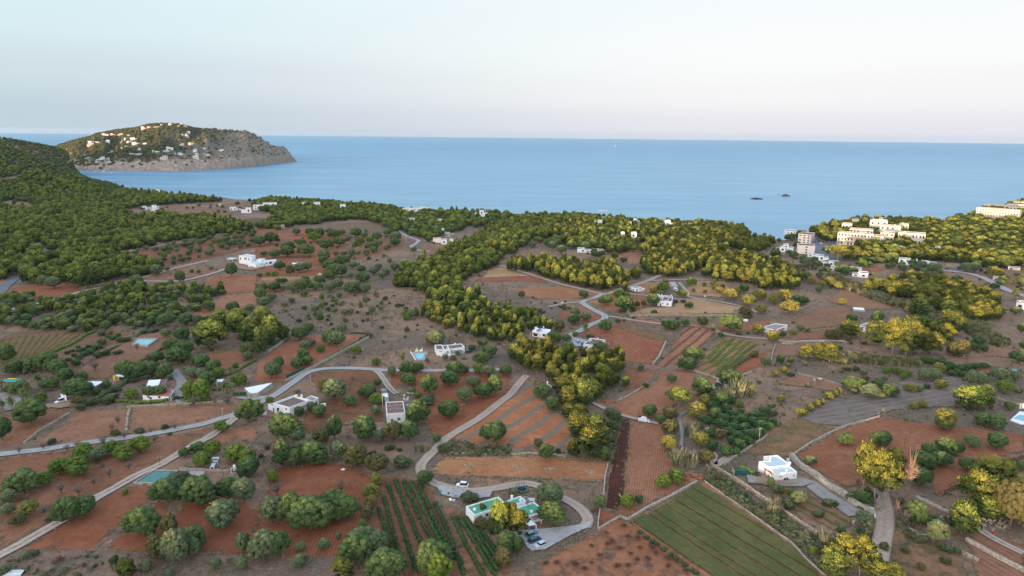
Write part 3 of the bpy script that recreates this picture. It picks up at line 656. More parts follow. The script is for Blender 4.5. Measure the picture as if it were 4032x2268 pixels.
pad('yard', "B4:480,90 700,85 760,130 640,150 500,140", MT['asphalt']); pad('yard', "A2:20,225 80,230 85,265 10,262", MT['concrete'])
pad('yard', "B4:1000,270 1250,300 1400,330 1250,350 1050,310", MT['dirtpad'])

road('beach', "V:1932,583 1955,579 1980,577 2006,573", 16, soil('beach_sand', (.50, .42, .33), (.58, .50, .40)), 1.5)

# ================================================================= TREE MESHES
def npmesh(name, V, F3, att, mat):
    V = np.asarray(V, 'f'); F3 = np.asarray(F3, 'i'); me = bpy.data.meshes.new(name)
    me.vertices.add(len(V)); me.vertices.foreach_set('co', V.ravel()); me.loops.add(F3.size); me.loops.foreach_set('vertex_index', F3.ravel())
    me.polygons.add(len(F3)); me.polygons.foreach_set('loop_start', np.arange(len(F3), dtype='i') * 3); me.update(calc_edges=True)
    a = me.attributes.new('clump', 'FLOAT', 'POINT'); a.data.foreach_set('value', np.asarray(att, 'f')); me.materials.append(mat); return me
_b = bmesh.new(); bmesh.ops.create_icosphere(_b, subdivisions=1, radius=1.0); IV = np.array([v.co[:] for v in _b.verts]); IF = np.array([[v.index for v in f.verts] for f in _b.faces]); _b.free()
_b = bmesh.new(); bmesh.ops.create_icosphere(_b, subdivisions=2, radius=1.0); IV2 = np.array([v.co[:] for v in _b.verts]); IF2 = np.array([[v.index for v in f.verts] for f in _b.faces]); _b.free()
class Cloud:
    def __init__(s, seed): s.r = np.random.RandomState(seed); s.V = []; s.F = []; s.A = []; s.n = 0
    def put(s, V, F, a):
        s.V.append(V); s.F.append(F + s.n); s.n += len(V); s.A.append(np.broadcast_to(a, (len(V),)).astype('f'))
    def blob(s, c, r, a, jit=.28, sub=1):
        iv, f = (IV, IF) if sub == 1 else (IV2, IF2); V = iv * (1 + s.r.uniform(-jit, jit, (len(iv), 1))) * np.array(r) + np.array(c); s.put(V, f, a)
    def leaves(s, c, r, n, size, a, up=0.0):
        d = s.r.normal(size=(n, 3)); d /= np.linalg.norm(d, axis=1, keepdims=True); d[:, 2] = np.abs(d[:, 2]) * (1 - .3 * s.r.rand(n)) - .15
        p = np.array(c) + d * np.array(r) * s.r.uniform(.85, 1.35, (n, 1))
        u = s.r.normal(size=(n, 3)); u /= np.linalg.norm(u, axis=1, keepdims=True); u[:, 2] += up
        w = np.cross(u, d); w /= np.linalg.norm(w, axis=1, keepdims=True) + 1e-6
        sz = size * s.r.uniform(.6, 1.4, (n, 1)); V = np.stack([p - w * sz * .5, p + w * sz * .5, p + u * sz + d * sz * .3], 1).reshape(-1, 3)
        s.put(V, np.arange(3 * n).reshape(-1, 3), np.repeat(np.clip(a + s.r.uniform(-.2, .3, n), 0, 1), 3))
    def mesh(s, name, mat): return npmesh(name, np.concatenate(s.V), np.concatenate(s.F), np.concatenate(s.A), mat)
# every crown is modelled 2 m wide (radius 1) and 2 m high, ground at z = 0
def round_crown(name, seed, mat, n=62, base=.18, rc=.27, irr=.44, nl=74, top=1.0):
    n = int(n * 1.8); rc *= .80
    c = Cloud(seed); r = c.r; lob = r.uniform(0, 6.3, 3)
    c.blob((0, 0, 1.0 * top), (.66, .66, .62), .0, .15, 2)
    for i in range(n):
        u = (i + .5) / n; z = 1 - 1.6 * u; ph = i * 2.39996 + r.uniform(-.45, .45); q = math.sqrt(max(0, 1 - z * z))
        rad = 1 + irr * (math.sin(ph * 2 + lob[0]) * .5 + math.sin(ph * 3 + lob[1]) * .5) * r.uniform(.5, 1.3) - .12
        p = (math.cos(ph) * q * .80 * rad, math.sin(ph) * q * .80 * rad, (base + (2 - base) * .5 + z * (2 - base) * .43 * (1 + irr * .5 * r.uniform(-1, 1))) * top)
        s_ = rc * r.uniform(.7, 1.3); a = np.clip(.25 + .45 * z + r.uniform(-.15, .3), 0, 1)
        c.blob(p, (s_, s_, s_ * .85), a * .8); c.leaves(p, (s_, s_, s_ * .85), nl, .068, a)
    return c.mesh(name, MT[mat])
def pine_crown(name, seed, mat='pine', lo=.34, wide=.62, n=100, flat=.40, nl=64):
    c = Cloud(seed); r = c.r; lob = r.uniform(0, 6.3, 4)
    c.blob((0, 0, 1.25), (.45, .45, .5), 0, .2)
    for i in range(n):
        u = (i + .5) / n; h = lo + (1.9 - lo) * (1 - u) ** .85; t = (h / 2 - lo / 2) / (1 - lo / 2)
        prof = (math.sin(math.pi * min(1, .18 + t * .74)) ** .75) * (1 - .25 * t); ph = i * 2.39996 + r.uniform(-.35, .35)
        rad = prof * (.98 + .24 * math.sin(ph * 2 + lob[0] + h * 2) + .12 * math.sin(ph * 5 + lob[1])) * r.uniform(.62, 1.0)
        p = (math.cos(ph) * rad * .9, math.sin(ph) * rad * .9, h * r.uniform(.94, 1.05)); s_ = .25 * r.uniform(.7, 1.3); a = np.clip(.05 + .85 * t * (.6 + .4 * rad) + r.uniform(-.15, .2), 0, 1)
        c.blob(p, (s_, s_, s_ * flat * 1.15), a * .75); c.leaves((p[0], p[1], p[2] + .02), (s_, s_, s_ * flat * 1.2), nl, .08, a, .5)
    return c.mesh(name, MT[mat])
def pad_crown(name, seed, mat, lo=1.05, n=60, umb=False):
    c = Cloud(seed); r = c.r; lob = r.uniform(0, 6.3, 3)
    for i in range(n):
        ph = i * 2.39996; q = math.sqrt((i + .5) / n); rr = q * (.86 if umb else .8) * (1 + (0 if umb else .2) * math.sin(ph * 2 + lob[0]))
        top = 1.9 - (.62 if umb else .55) * q ** 2.4
        h = top - (r.rand() ** 2 * (.25 if umb else (2 - lo) * .8)) if not umb or r.rand() < .8 else top - .3
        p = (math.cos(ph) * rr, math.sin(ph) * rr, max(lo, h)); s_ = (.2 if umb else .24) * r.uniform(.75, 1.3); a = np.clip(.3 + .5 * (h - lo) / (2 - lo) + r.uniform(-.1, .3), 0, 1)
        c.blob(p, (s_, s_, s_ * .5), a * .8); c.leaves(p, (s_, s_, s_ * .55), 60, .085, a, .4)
    return c.mesh(name, MT[mat])
def limbs(name, seed, mat, h0=.9, n=5, r0=.07, spread=.55, lean=.06, twig=0):
    mb = MB(); r = random.Random(seed); p = Vector((0, 0, -.05)); top = Vector((r.uniform(-lean, lean), r.uniform(-lean, lean), h0 * .55))
    mb.tube(p, top, r0, r0 * .75, 7)
    for i in range(n):
        a = i * 6.283 / n + r.uniform(-.3, .3); e = top + Vector((math.cos(a) * spread * r.uniform(.6, 1.1), math.sin(a) * spread * r.uniform(.6, 1.1), h0 * r.uniform(.5, 1.0)))
        m_ = top.lerp(e, .5) + Vector((0, 0, -.05)); mb.tube(top, m_, r0 * .6, r0 * .42, 5); mb.tube(m_, e, r0 * .42, r0 * .15, 5)
    return mesh(name, mb.V, mb.F, MT[mat])
def bare_crown(name, seed, mat='bare', n=330, flat=1.0):
    c = Cloud(seed); r = c.r; V = []; A = []
    tips = []
    for i in range(11):
        a = i * 2.39996; q = math.sqrt((i + .5) / 11) * .6; s0 = np.array([0, 0, .45]); e = np.array([math.cos(a) * q * 1.2, math.sin(a) * q * 1.2, (1.05 + .65 * (1 - q) + r.uniform(-.1, .2)) * flat]); tips.append((s0, e))
        w = np.array([-math.sin(a), math.cos(a), 0]) * .022
        for ww in (w, np.array([0, 0, .022])): c.put(np.array([s0 - ww, s0 + ww, e + ww * .4, s0 - ww, e + ww * .4, e - ww * .4]), np.array([[0, 1, 2], [3, 4, 5]]), .3)
    for k in range(n):
        s0, e = tips[k % 11]; f = r.uniform(.3, 1.0); b = s0 + (e - s0) * f; d = r.normal(size=3); d[2] = abs(d[2]) * .9; d /= np.linalg.norm(d); ln = r.uniform(.2, .5); q = b + d * ln
        q[:2] *= min(1, 1.0 / max(.01, np.linalg.norm(q[:2]))); w = np.cross(d, r.normal(size=3)); w = w / np.linalg.norm(w) * .016
        c.put(np.array([b - w, b + w, q]), np.array([[0, 1, 2]]), r.uniform(.2, 1))
    return c.mesh(name, MT[mat])
def palm_crown(name, seed, mat='palm', n=34):
    c = Cloud(seed); r = c.r
    for i in range(n):
        a = i * 2.39996; el = r.uniform(-.5, 1.1); prev = np.array([0, 0, 1.5]); d = np.array([math.cos(a) * math.cos(el), math.sin(a) * math.cos(el), math.sin(el)]); w = np.array([-math.sin(a), math.cos(a), 0])
        for k in range(5):
            nx = prev + d * .24; d = d + np.array([0, 0, -.28]); d /= np.linalg.norm(d); wa, wb = (.10 + .09 * math.sin(k * .8)), (.10 + .09 * math.sin((k + 1) * .8)) * (1 if k < 4 else .2)
            dr = np.array([0, 0, -.07])
            c.put(np.array([prev, prev + w * wa + dr, nx + w * wb + dr, nx, prev - w * wa + dr, nx - w * wb + dr]), np.array([[0, 1, 2], [0, 2, 3], [0, 3, 5], [0, 5, 4]]), r.uniform(.2, 1)); prev = nx
    return c.mesh(name, MT[mat])
def blade_clump(name, seed, mat, n=90, h=(1.0, 2.0), lean=.35, w=.05, rad=.75):
    c = Cloud(seed); r = c.r
    for i in range(n):
        a = r.uniform(0, 6.3); q = math.sqrt(r.rand()) * rad; b = np.array([math.cos(a) * q, math.sin(a) * q, 0]); hh = r.uniform(*h); l = np.array([r.uniform(-lean, lean), r.uniform(-lean, lean), 0]) + b * .25
        t1 = b + l * .4 + np.array([0, 0, hh * .6]); t2 = b + l * 1.2 + np.array([0, 0, hh]); wd = np.array([math.cos(a + 1.3), math.sin(a + 1.3), 0]) * w
        c.put(np.array([b - wd * .5, b + wd * .5, t1 + wd, t1 - wd, t2]), np.array([[0, 1, 2], [0, 2, 3], [3, 2, 4]]), r.uniform(.1, 1))
    return c.mesh(name, MT[mat])
KIND = {}
def reg(k, cat, name, crowns, trunks, look): KIND[k] = (cat, name, crowns, trunks, look)
tr = [limbs('trunk', i, 'bark') for i in range(3)]
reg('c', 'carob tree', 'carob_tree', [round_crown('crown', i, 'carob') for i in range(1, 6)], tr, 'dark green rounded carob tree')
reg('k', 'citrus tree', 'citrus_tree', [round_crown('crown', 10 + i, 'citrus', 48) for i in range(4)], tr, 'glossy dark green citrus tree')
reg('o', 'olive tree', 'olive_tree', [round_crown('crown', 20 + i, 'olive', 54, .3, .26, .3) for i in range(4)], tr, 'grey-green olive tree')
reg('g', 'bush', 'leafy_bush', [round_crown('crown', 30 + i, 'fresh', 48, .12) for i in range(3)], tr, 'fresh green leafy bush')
reg('y', 'tree', 'yellowish_tree', [round_crown('crown', 40 + i, 'yellow', 48, .2) for i in range(3)], tr, 'yellowish round tree')
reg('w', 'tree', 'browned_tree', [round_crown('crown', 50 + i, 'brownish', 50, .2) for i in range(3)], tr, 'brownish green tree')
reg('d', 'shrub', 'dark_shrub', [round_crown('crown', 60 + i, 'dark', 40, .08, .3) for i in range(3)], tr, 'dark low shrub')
ptr = [limbs('trunk', 30 + i, 'palebark', 1.3, 6, .045, .4) for i in range(3)]
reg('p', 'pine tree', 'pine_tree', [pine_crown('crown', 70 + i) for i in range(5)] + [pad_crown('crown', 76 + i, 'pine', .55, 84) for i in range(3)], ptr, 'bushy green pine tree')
reg('q', 'pine tree', 'pine_tree', [pine_crown('crown', 80 + i, 'pine_sunlit') for i in range(4)] + [pad_crown('crown', 86 + i, 'pine_sunlit', .55, 84) for i in range(2)], ptr, 'sunlit golden pine tree')
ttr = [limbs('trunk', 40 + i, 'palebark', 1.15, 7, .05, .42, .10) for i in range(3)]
reg('T', 'pine tree', 'tall_pine_tree', [pad_crown('crown', 90 + i, 'pine_sunlit', .95) for i in range(3)], ttr, 'tall golden umbrella pine with bare trunk')
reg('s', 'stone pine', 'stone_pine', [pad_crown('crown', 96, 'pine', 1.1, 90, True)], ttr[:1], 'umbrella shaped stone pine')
btr = [limbs('trunk', 50 + i, 'bark', .8, 6, .06, .6) for i in range(2)]
reg('b', 'almond tree', 'bare_almond_tree', [bare_crown('crown', 100 + i) for i in range(4)], btr, 'bare grey almond tree')
reg('j', 'dead pine', 'dead_pine_tree', [bare_crown('crown', 110, 'dead', 520)], [limbs('trunk', 60, 'dead', 1.9, 7, .05, .4)], 'leafless pale dead pine tree')
_m = MB(); _m.tube((0, 0, -.02), (0.02, 0, 1.5), .075, .055, 8); PT = mesh('trunk', _m.V, _m.F, MT['bark'])
reg('m', 'palm tree', 'palm_tree', [palm_crown('crown', 120 + i) for i in range(3)], [PT], 'fan leaved palm tree')
reg('r', 'reed clump', 'reed_clump', [blade_clump('leaves', 130 + i, 'reed', 150) for i in range(3)], [], 'feathery pale reed clump')
reg('x', 'brush pile', 'brush_pile', [bare_crown('branches', 140 + i, 'brush', 420, .55) for i in range(3)], [], 'pile of cut reddish branches')
PARTN = {'r': 'leaves', 'x': 'branches'}

TREES = []          # (root, kind, px, py, height)
RESERVE = []
def plant(k, loc, w, h, group=None, label=None):
    cat, name, crowns, trunks, look = KIND[k]; i = rnd.randrange(1000)
    root = empty(name, loc, rnd.uniform(0, 6.28)); e_ = rnd.uniform(.86, 1.16) if k not in 'msj' else 1; s_ = (w / 2 * e_, w / 2 / e_, h / 2)
    cr = link(PARTN.get(k, 'crown'), crowns[i % len(crowns)], root); cr.scale = s_
    if trunks: t = link('trunk', trunks[i % len(trunks)], root); t.scale = s_
    px, py = proj(loc); TREES.append([root, k, px, py, w, h, group, label]); root['category'] = cat
    return root
def trees(t, s, label=None, group=None):
    """x,top,bottom,width,kind in the frame t"""
    for q in s.split():
        x, y0, y1, w, k = q.split(','); x, y0, y1, w = float(x), float(y0), float(y1), float(w); sc = T[t][2]
        b = G(t, x, y1); m = mpp(b); wm = w * sc * m; rad = wm / 2
        dirh = Vector((b.x, b.y, 0)).normalized(); dep = math.atan2(CAM_H, math.hypot(b.x, b.y))
        off = rad * (.62 if k not in 'TmsjP' else .1); c = b + dirh * off; c.z = float(gz(c.x, c.y))
        hm = (y1 - y0) * sc * m; h = max(.78 * wm if k not in 'dxk' else .5 * wm, (hm - (.75 * rad * math.sin(dep) if k not in 'Tmsj' else .5 * rad * math.sin(dep))) / math.cos(dep))
        h = min(h, (1.35 if k not in 'pqTmjsr' else (.95 if k == 'r' else (2.1 if k == 'j' else 3.4))) * wm)
        plant(k, c, wm * 1.08, h * (1.12 if k not in 'Tmsjb' else 1), group, label)
trees('A1', "235,180,345,220,c 20,280,455,120,c 1850,160,325,150,c 630,500,615,155,g 735,540,610,120,o 835,475,560,120,g 1050,460,545,140,g 925,525,610,140,g 960,590,670,90,b 450,610,705,135,g 585,615,725,175,g 340,710,785,110,g 190,700,865,215,c 75,850,920,120,o 210,850,910,90,b 60,940,1010,100,o 215,920,1015,130,y 330,920,1000,90,b 145,1015,1085,100,w 375,1010,1045,70,d 520,890,1085,170,c 640,875,1020,160,c 450,830,940,90,b 590,760,870,120,b 460,740,850,120,b 700,700,790,80,b 820,630,735,90,b 145,480,550,100,b 325,460,520,90,b 580,440,510,90,b 500,470,530,80,b 770,400,490,110,b 925,370,440,80,b 835,300,380,80,b 880,240,330,80,b 1150,390,470,90,b 1300,310,370,80,b 1040,355,395,70,d 1120,345,390,60,b 1225,325,365,50,d 1645,335,390,100,g 1370,505,580,75,c 1475,465,540,90,c 1590,455,565,110,g 1510,540,655,120,g 1750,500,620,150,g 1840,520,650,130,g 1850,590,740,150,c 1250,750,930,210,c 1490,780,955,240,c 1330,710,780,150,d 1420,715,790,110,d 1700,745,900,170,c 1820,750,930,160,o 1665,930,1135,250,o 1075,970,1190,225,c 1265,1020,1195,130,w 1175,1175,1350,150,w 1320,1140,1400,190,o 1450,1105,1260,170,c 1440,1190,1330,110,o 1810,1120,1300,110,o 1605,1330,1420,90,o 1800,1325,1415,90,o 945,1340,1475,120,q 930,825,850,45,g 450,1310,1375,150,x 1600,20,190,60,b 1680,90,180,100,b 1450,110,190,90,b")
trees('A2', "215,265,465,210,c 310,365,470,120,o 585,265,445,120,c 495,365,485,120,w 810,285,460,180,c 925,370,470,100,o 1020,330,470,130,w 1135,320,460,130,c 1200,170,350,150,c 1175,210,340,100,y 890,190,265,80,o 415,165,235,70,c 320,210,270,80,c 470,210,280,100,c 105,125,165,50,g 1435,185,295,150,c 1200,90,135,55,c 1270,120,190,120,d 1770,325,475,170,c 1340,405,465,60,c 1410,470,540,90,d 1090,575,655,130,d 1250,705,780,110,c 1210,460,530,60,r 1260,460,530,60,r 990,480,520,70,d 1065,500,525,40,d 870,520,555,50,d 200,470,655,160,c 290,520,650,120,c 420,475,640,200,c 340,470,600,130,o 480,540,640,120,c 615,465,600,130,o 750,520,660,190,w 900,565,710,150,w 130,640,770,70,g 85,480,515,40,d 895,700,790,90,y 850,780,880,110,y 855,860,940,80,y 830,930,1040,110,w 790,1040,1120,70,g 140,700,760,55,y 160,750,870,150,b 630,720,850,130,b 125,885,1080,180,o 265,870,1080,170,c 410,940,1150,280,c 560,845,1040,200,c 660,880,1060,190,c 710,910,1010,80,c 60,1150,1370,200,o 150,1150,1340,160,c 505,1185,1275,90,o 330,1210,1280,80,o 615,1130,1195,45,o 330,1310,1400,110,o 740,1180,1400,220,c 800,1110,1260,170,o 900,1150,1330,170,o 970,1300,1530,260,c 1310,1240,1480,230,c 1350,1320,1520,180,g 650,1340,1490,140,q 1835,1265,1400,130,w 1690,915,1015,60,w 1580,850,910,110,d 1500,750,765,30,d 560,300,360,50,w 40,545,575,35,d 530,830,870,40,d")
trees('H1', "780,560,1210,300,p 700,700,1200,200,p 960,570,1120,230,q 1180,690,1180,330,q 1060,600,1140,200,q 940,1110,1470,380,c 1150,1130,1480,220,c 480,500,740,150,w 720,560,860,130,w 330,330,470,190,d 200,330,500,200,d 1050,260,370,200,r 470,800,1000,240,w 860,1390,1520,160,w 1750,160,620,420,o 1800,550,990,430,c")
trees('A3', "655,865,955,80,c 945,855,915,65,d 855,885,955,110,g 1120,735,805,110,g 1220,685,770,120,g 250,485,600,100,c 195,440,510,60,w 340,505,545,35,d 500,185,290,120,q 385,0,110,150,q 415,60,210,150,q 540,10,190,150,p 420,180,280,110,q 495,255,440,170,q 620,270,430,130,p 600,370,590,220,q 465,450,575,110,q 680,500,600,90,c 230,70,140,120,c 300,130,230,110,c 590,10,100,90,p 1020,215,275,100,c 740,565,605,50,d 1235,45,195,180,s 1400,30,120,150,c 1430,110,200,100,y 1365,170,290,130,y 1500,215,290,90,c 1680,30,130,160,r 1600,60,160,140,r 1760,20,110,140,r 1550,130,200,120,c 1170,220,300,110,w 1180,300,420,110,w 1170,420,530,110,y 1330,310,420,110,r 1400,395,500,110,y 1240,515,640,140,r 1330,530,650,140,r 1430,520,620,110,w 1460,610,690,60,r 1100,270,320,70,c 730,220,265,90,d 780,230,320,70,d 730,300,360,70,d 690,360,420,80,d 770,330,380,50,w 735,410,470,60,d 1630,20,60,150,c 290,785,960,190,o 1690,150,200,60,g")
trees('A3', "1510,200,270,90,k 1590,180,250,90,k 1570,250,320,90,k 1650,225,290,90,k 1700,255,330,95,k 1790,230,300,80,k 1555,290,360,100,k 1640,315,385,90,k 1720,320,390,90,k 1785,275,340,90,k 1850,300,370,100,k 1540,370,440,90,w 1610,350,420,90,k 1680,385,450,90,k 1750,370,440,90,k 1810,380,440,90,k 1490,450,520,90,k 1590,490,570,100,k 1680,440,520,90,k 1745,420,480,90,k 1840,350,410,90,k 1440,270,330,90,k 1390,320,360,60,k 1870,200,250,80,k 1470,370,430,80,k 1660,500,560,60,k 1480,160,230,90,k 1600,120,180,100,k", group='citrus trees of the dark orchard')
trees('A3', "830,1040,1110,90,x 710,1185,1235,80,x 800,1215,1270,90,x 930,1150,1200,110,x 1040,1215,1270,110,x 650,1270,1325,90,x 740,1160,1210,80,x 590,1200,1245,70,x 1070,1250,1300,80,x 1150,1285,1340,100,x 330,1325,1380,90,x 470,1330,1395,100,x 540,1360,1430,100,x 780,1350,1410,110,x 860,1340,1400,90,x 930,1300,1350,80,x 1160,1345,1400,90,x 1010,1290,1345,80,x 880,1255,1310,80,x 1290,1380,1440,90,x 950,1215,1260,70,x 700,1110,1150,70,x 610,950,990,80,x 250,1330,1380,80,x 860,1130,1180,80,x 590,1330,1370,60,x")
trees('A3', "1000,1150,1185,40,d 1040,1180,1215,42,d 1075,1195,1230,40,d 1125,1235,1270,42,d 1180,1280,1315,40,d 1215,1300,1335,40,d 1250,1330,1360,40,d 1290,1355,1385,40,d 1340,1395,1425,40,d 1370,1415,1445,40,d 950,1110,1140,35,d", group='grey clipped bushes beside the felled plot')
trees('A4', "575,410,490,110,c 830,420,510,140,c 1305,225,375,150,y 1310,290,378,120,c 1590,270,345,110,c 1690,285,375,130,c 1690,400,520,140,c 1510,410,515,110,o 1790,190,220,70,c 1490,60,230,190,p 1600,45,205,120,p 1540,50,215,150,p 1080,170,215,60,y 1145,150,205,60,y 90,110,165,60,y 20,160,220,60,o 15,315,370,50,c 250,210,270,70,y 310,185,230,65,y 360,150,200,60,y 400,135,180,55,y 450,95,145,65,y 490,75,120,60,y 525,55,100,40,y 1120,530,640,120,c 1195,480,590,110,c 1170,560,690,130,c 1270,540,650,130,c 1310,440,590,120,c 1395,460,560,90,c 1135,700,790,140,c 310,560,640,80,o 700,460,850,150,T 790,520,930,230,T 880,580,900,160,T 925,500,750,150,T 1550,660,960,260,T 1640,560,820,260,T 1740,580,820,160,T 1850,700,1010,240,T 1430,920,1170,190,p 1610,870,1040,190,p 1790,790,1110,230,w 1880,860,1110,120,w 1040,560,830,150,j 1000,930,1120,130,b 940,900,1060,80,j 560,1140,1449,210,T 680,1160,1449,200,T 480,1280,1490,200,p 800,1330,1510,200,T 900,1350,1510,170,T 1090,910,1085,130,c 1190,1000,1080,120,d 1240,1060,1230,140,o 710,985,1110,140,o 720,1100,1165,90,d 220,825,930,120,o 140,890,960,90,d 70,780,840,80,d 450,890,940,90,d 20,700,805,55,c 700,830,925,110,c 640,830,900,100,d 760,840,900,80,w 1150,1170,1210,80,d 1320,1240,1280,90,d 40,1000,1070,100,d 280,1080,1190,70,r 250,1110,1190,60,r 400,1150,1220,120,r 30,930,1000,130,r 540,1090,1130,60,d 370,980,1020,80,d 660,740,780,80,b 1880,610,680,70,c 1470,580,680,100,c 330,1240,1300,60,g 750,1190,1270,50,g 1400,1240,1290,60,d 980,870,920,60,d 170,820,860,60,g 540,1180,1250,100,w 480,1180,1260,80,d 830,740,840,60,w 730,740,880,60,w")
trees('J8', "1230,50,520,230,m 1900,60,560,230,m 790,500,1020,260,m 930,480,1090,230,m 370,800,1240,240,m 90,930,1260,200,m 60,320,640,240,m 930,830,1090,150,m")
trees('B1', "60,965,1110,110,c 270,1080,1180,140,c 390,1060,1170,170,c 480,1080,1220,150,c 540,1150,1260,110,c 120,1140,1200,130,c 420,1230,1330,120,c 180,1250,1370,140,c 100,1280,1360,90,c 640,1250,1400,180,c 670,1195,1250,90,c 720,1290,1340,90,c 790,1310,1360,70,c 870,1260,1310,80,c 340,1350,1420,90,g 1030,1100,1220,150,c 1130,1110,1250,150,c 1240,1100,1220,130,c 1350,1110,1230,140,c 1265,1030,1110,110,c 1450,980,1120,160,c 1500,940,1060,150,c 1400,910,1010,110,c 1490,830,930,130,c 1730,770,1000,200,p 1660,800,980,130,p 1800,680,860,160,p 1930,700,900,150,p 2040,760,960,170,p 1950,660,800,130,p 1640,1060,1160,140,c 1740,1090,1190,120,c 1565,1150,1230,100,o 1650,1150,1240,110,o 1780,1150,1230,100,g 1690,1200,1300,140,c 1560,1260,1410,130,g 1650,1250,1420,150,g 1860,1330,1460,120,b 1580,1370,1460,90,b 1960,1215,1290,110,g 1920,1095,1140,50,g 2020,1010,1080,80,o 2030,940,1040,110,c 1230,1300,1390,110,c 1310,1300,1385,110,c 1850,1245,1360,110,m 1120,920,1005,70,b 780,1060,1170,130,b 1440,770,860,120,b 1355,850,895,80,o 1340,710,810,120,c 1520,730,800,120,c 1600,730,790,90,o 1680,720,760,70,d 1705,610,680,100,c 1905,605,690,90,c 2040,640,690,80,o 440,410,495,110,o 350,400,465,90,o 1475,355,450,80,c 1890,290,400,80,c 700,290,490,140,p 770,310,490,130,p 630,330,480,110,p 1280,325,385,100,o 1400,480,540,90,o 1120,420,480,110,c 960,1000,1030,60,d 870,990,1040,60,d 800,1010,1060,60,d 1060,1310,1380,80,d 950,1290,1340,70,d 1170,1270,1300,60,b 1080,1350,1400,100,g 900,1380,1430,120,d 760,1380,1449,110,d 640,1400,1449,90,w 1260,820,850,60,d 1180,830,860,60,d")
trees('B1', "835,905,950,70,k 775,955,1000,65,k 740,985,1025,70,k 690,1005,1045,65,k 645,1035,1070,60,k 625,1070,1120,75,k 560,1055,1085,50,k 550,1000,1030,40,k 610,1020,1050,45,k 650,980,1010,50,k 690,970,1000,45,k 720,950,975,45,k 820,950,980,45,k 985,895,930,70,k 1040,890,925,60,k 920,880,910,55,k 965,855,885,40,k 900,830,870,45,y 830,845,875,60,k 880,870,895,40,k 640,955,980,40,k 590,990,1010,40,k", group='young citrus trees in the plot below the vineyard')
trees('B2', "60,660,860,130,p 130,735,950,150,p 220,800,920,110,p 40,830,1050,100,p 110,820,980,120,p 365,830,920,130,c 430,785,855,90,c 600,840,960,130,c 660,850,975,120,o 700,805,860,90,o 400,920,1000,90,o 455,915,965,70,o 530,955,1020,65,g 390,990,1090,110,c 415,1050,1125,90,c 335,1060,1160,100,c 130,1095,1235,120,o 190,1050,1150,80,c 170,1110,1220,90,o 820,965,1025,75,g 975,1080,1125,75,g 525,690,770,60,c 945,640,700,60,o 1475,865,970,150,o 1420,880,950,80,w 1230,1100,1200,120,c 1290,1110,1190,90,c 1335,1100,1170,70,c 1110,1130,1210,80,o 1245,1190,1290,115,c 1410,1210,1365,150,c 1575,1185,1300,145,c 1620,1125,1210,130,c 1700,1130,1190,60,c 1840,1050,1120,120,c 1815,1110,1190,90,g 1905,960,1060,110,c 1850,905,970,70,c 1895,1140,1220,110,o 1775,1220,1310,110,o 1950,1210,1370,120,c 1855,1280,1400,140,c 1700,1310,1440,130,o 1315,1340,1390,55,g 2040,1120,1210,90,c 910,1250,1300,60,b 990,1230,1285,60,c 580,1240,1340,120,w 640,1290,1420,200,o 915,1300,1400,130,c 980,1360,1449,110,g 770,1395,1460,110,c 1645,1000,1035,35,g 1545,1030,1080,50,o 1760,950,1000,60,d 1810,940,1000,50,b 1395,1060,1095,35,o 1610,1040,1090,50,w 1195,1010,1080,40,y 690,1210,1290,90,b 790,1190,1250,70,b")
trees('B2', "395,515,560,60,g 290,575,615,60,o 540,530,590,40,g 395,630,665,45,d 535,625,655,55,g 480,645,685,60,o 640,650,695,45,o 725,675,715,60,o 775,655,705,40,o 895,550,620,45,o 1025,590,630,35,o 350,735,770,40,d 425,695,740,30,o 680,525,565,50,o 235,610,640,40,g 850,600,640,30,g 620,575,600,30,g 655,595,625,35,g 800,740,820,50,b 950,750,800,50,b 1265,670,740,70,o 1230,700,750,60,g", group='scattered bushes on the dry slope')
trees('B2', "640,310,410,130,c 700,310,400,100,c 600,350,420,90,c 590,290,345,90,c 700,250,310,100,c 855,310,365,70,c 960,325,385,80,o 1060,340,380,60,o 850,375,440,90,c 890,390,440,80,c 770,360,410,50,o 1030,370,415,70,o 490,460,510,80,o 550,450,500,60,o 670,435,500,100,o 770,450,540,90,c 820,440,520,90,c 890,470,535,90,o 600,480,530,100,o 380,435,520,120,c 300,480,530,100,o 220,480,510,50,o 150,470,520,90,c 50,455,520,80,c 40,510,580,100,c 130,560,600,80,o 70,590,650,100,o 185,410,450,50,c 225,410,450,50,c 400,415,440,60,c 520,405,455,80,c 190,275,345,80,c 280,300,390,60,w 350,300,365,90,o 420,280,350,70,o 155,365,395,50,g 100,370,390,40,g 30,375,395,50,d 260,120,200,100,c 255,180,240,110,c 120,60,130,110,c 30,90,150,100,c 375,110,150,70,c 470,75,110,90,g 570,90,180,100,c 680,100,150,90,c 410,165,235,120,c 560,200,270,110,o 550,240,300,80,c 810,15,75,90,c 990,60,100,80,o 950,120,180,80,c 960,170,200,60,g 850,100,140,80,g 780,170,240,60,o 520,30,75,90,c 640,45,85,80,c 440,20,60,70,c 1140,60,110,90,o 1130,110,150,80,c 150,205,245,80,c 1285,155,190,45,g 1410,70,115,60,c 1075,35,60,60,c 1000,300,340,60,o 1130,290,350,80,o 790,285,330,70,o 920,230,255,35,d 60,200,230,50,c 330,20,60,70,o 600,10,50,60,o 700,20,60,60,o 880,40,80,60,o 930,90,120,60,g 1010,110,140,50,o 1060,150,175,40,g 720,190,225,50,o 650,200,225,50,o 760,60,100,50,o 1040,220,235,30,g 1090,250,275,35,g")
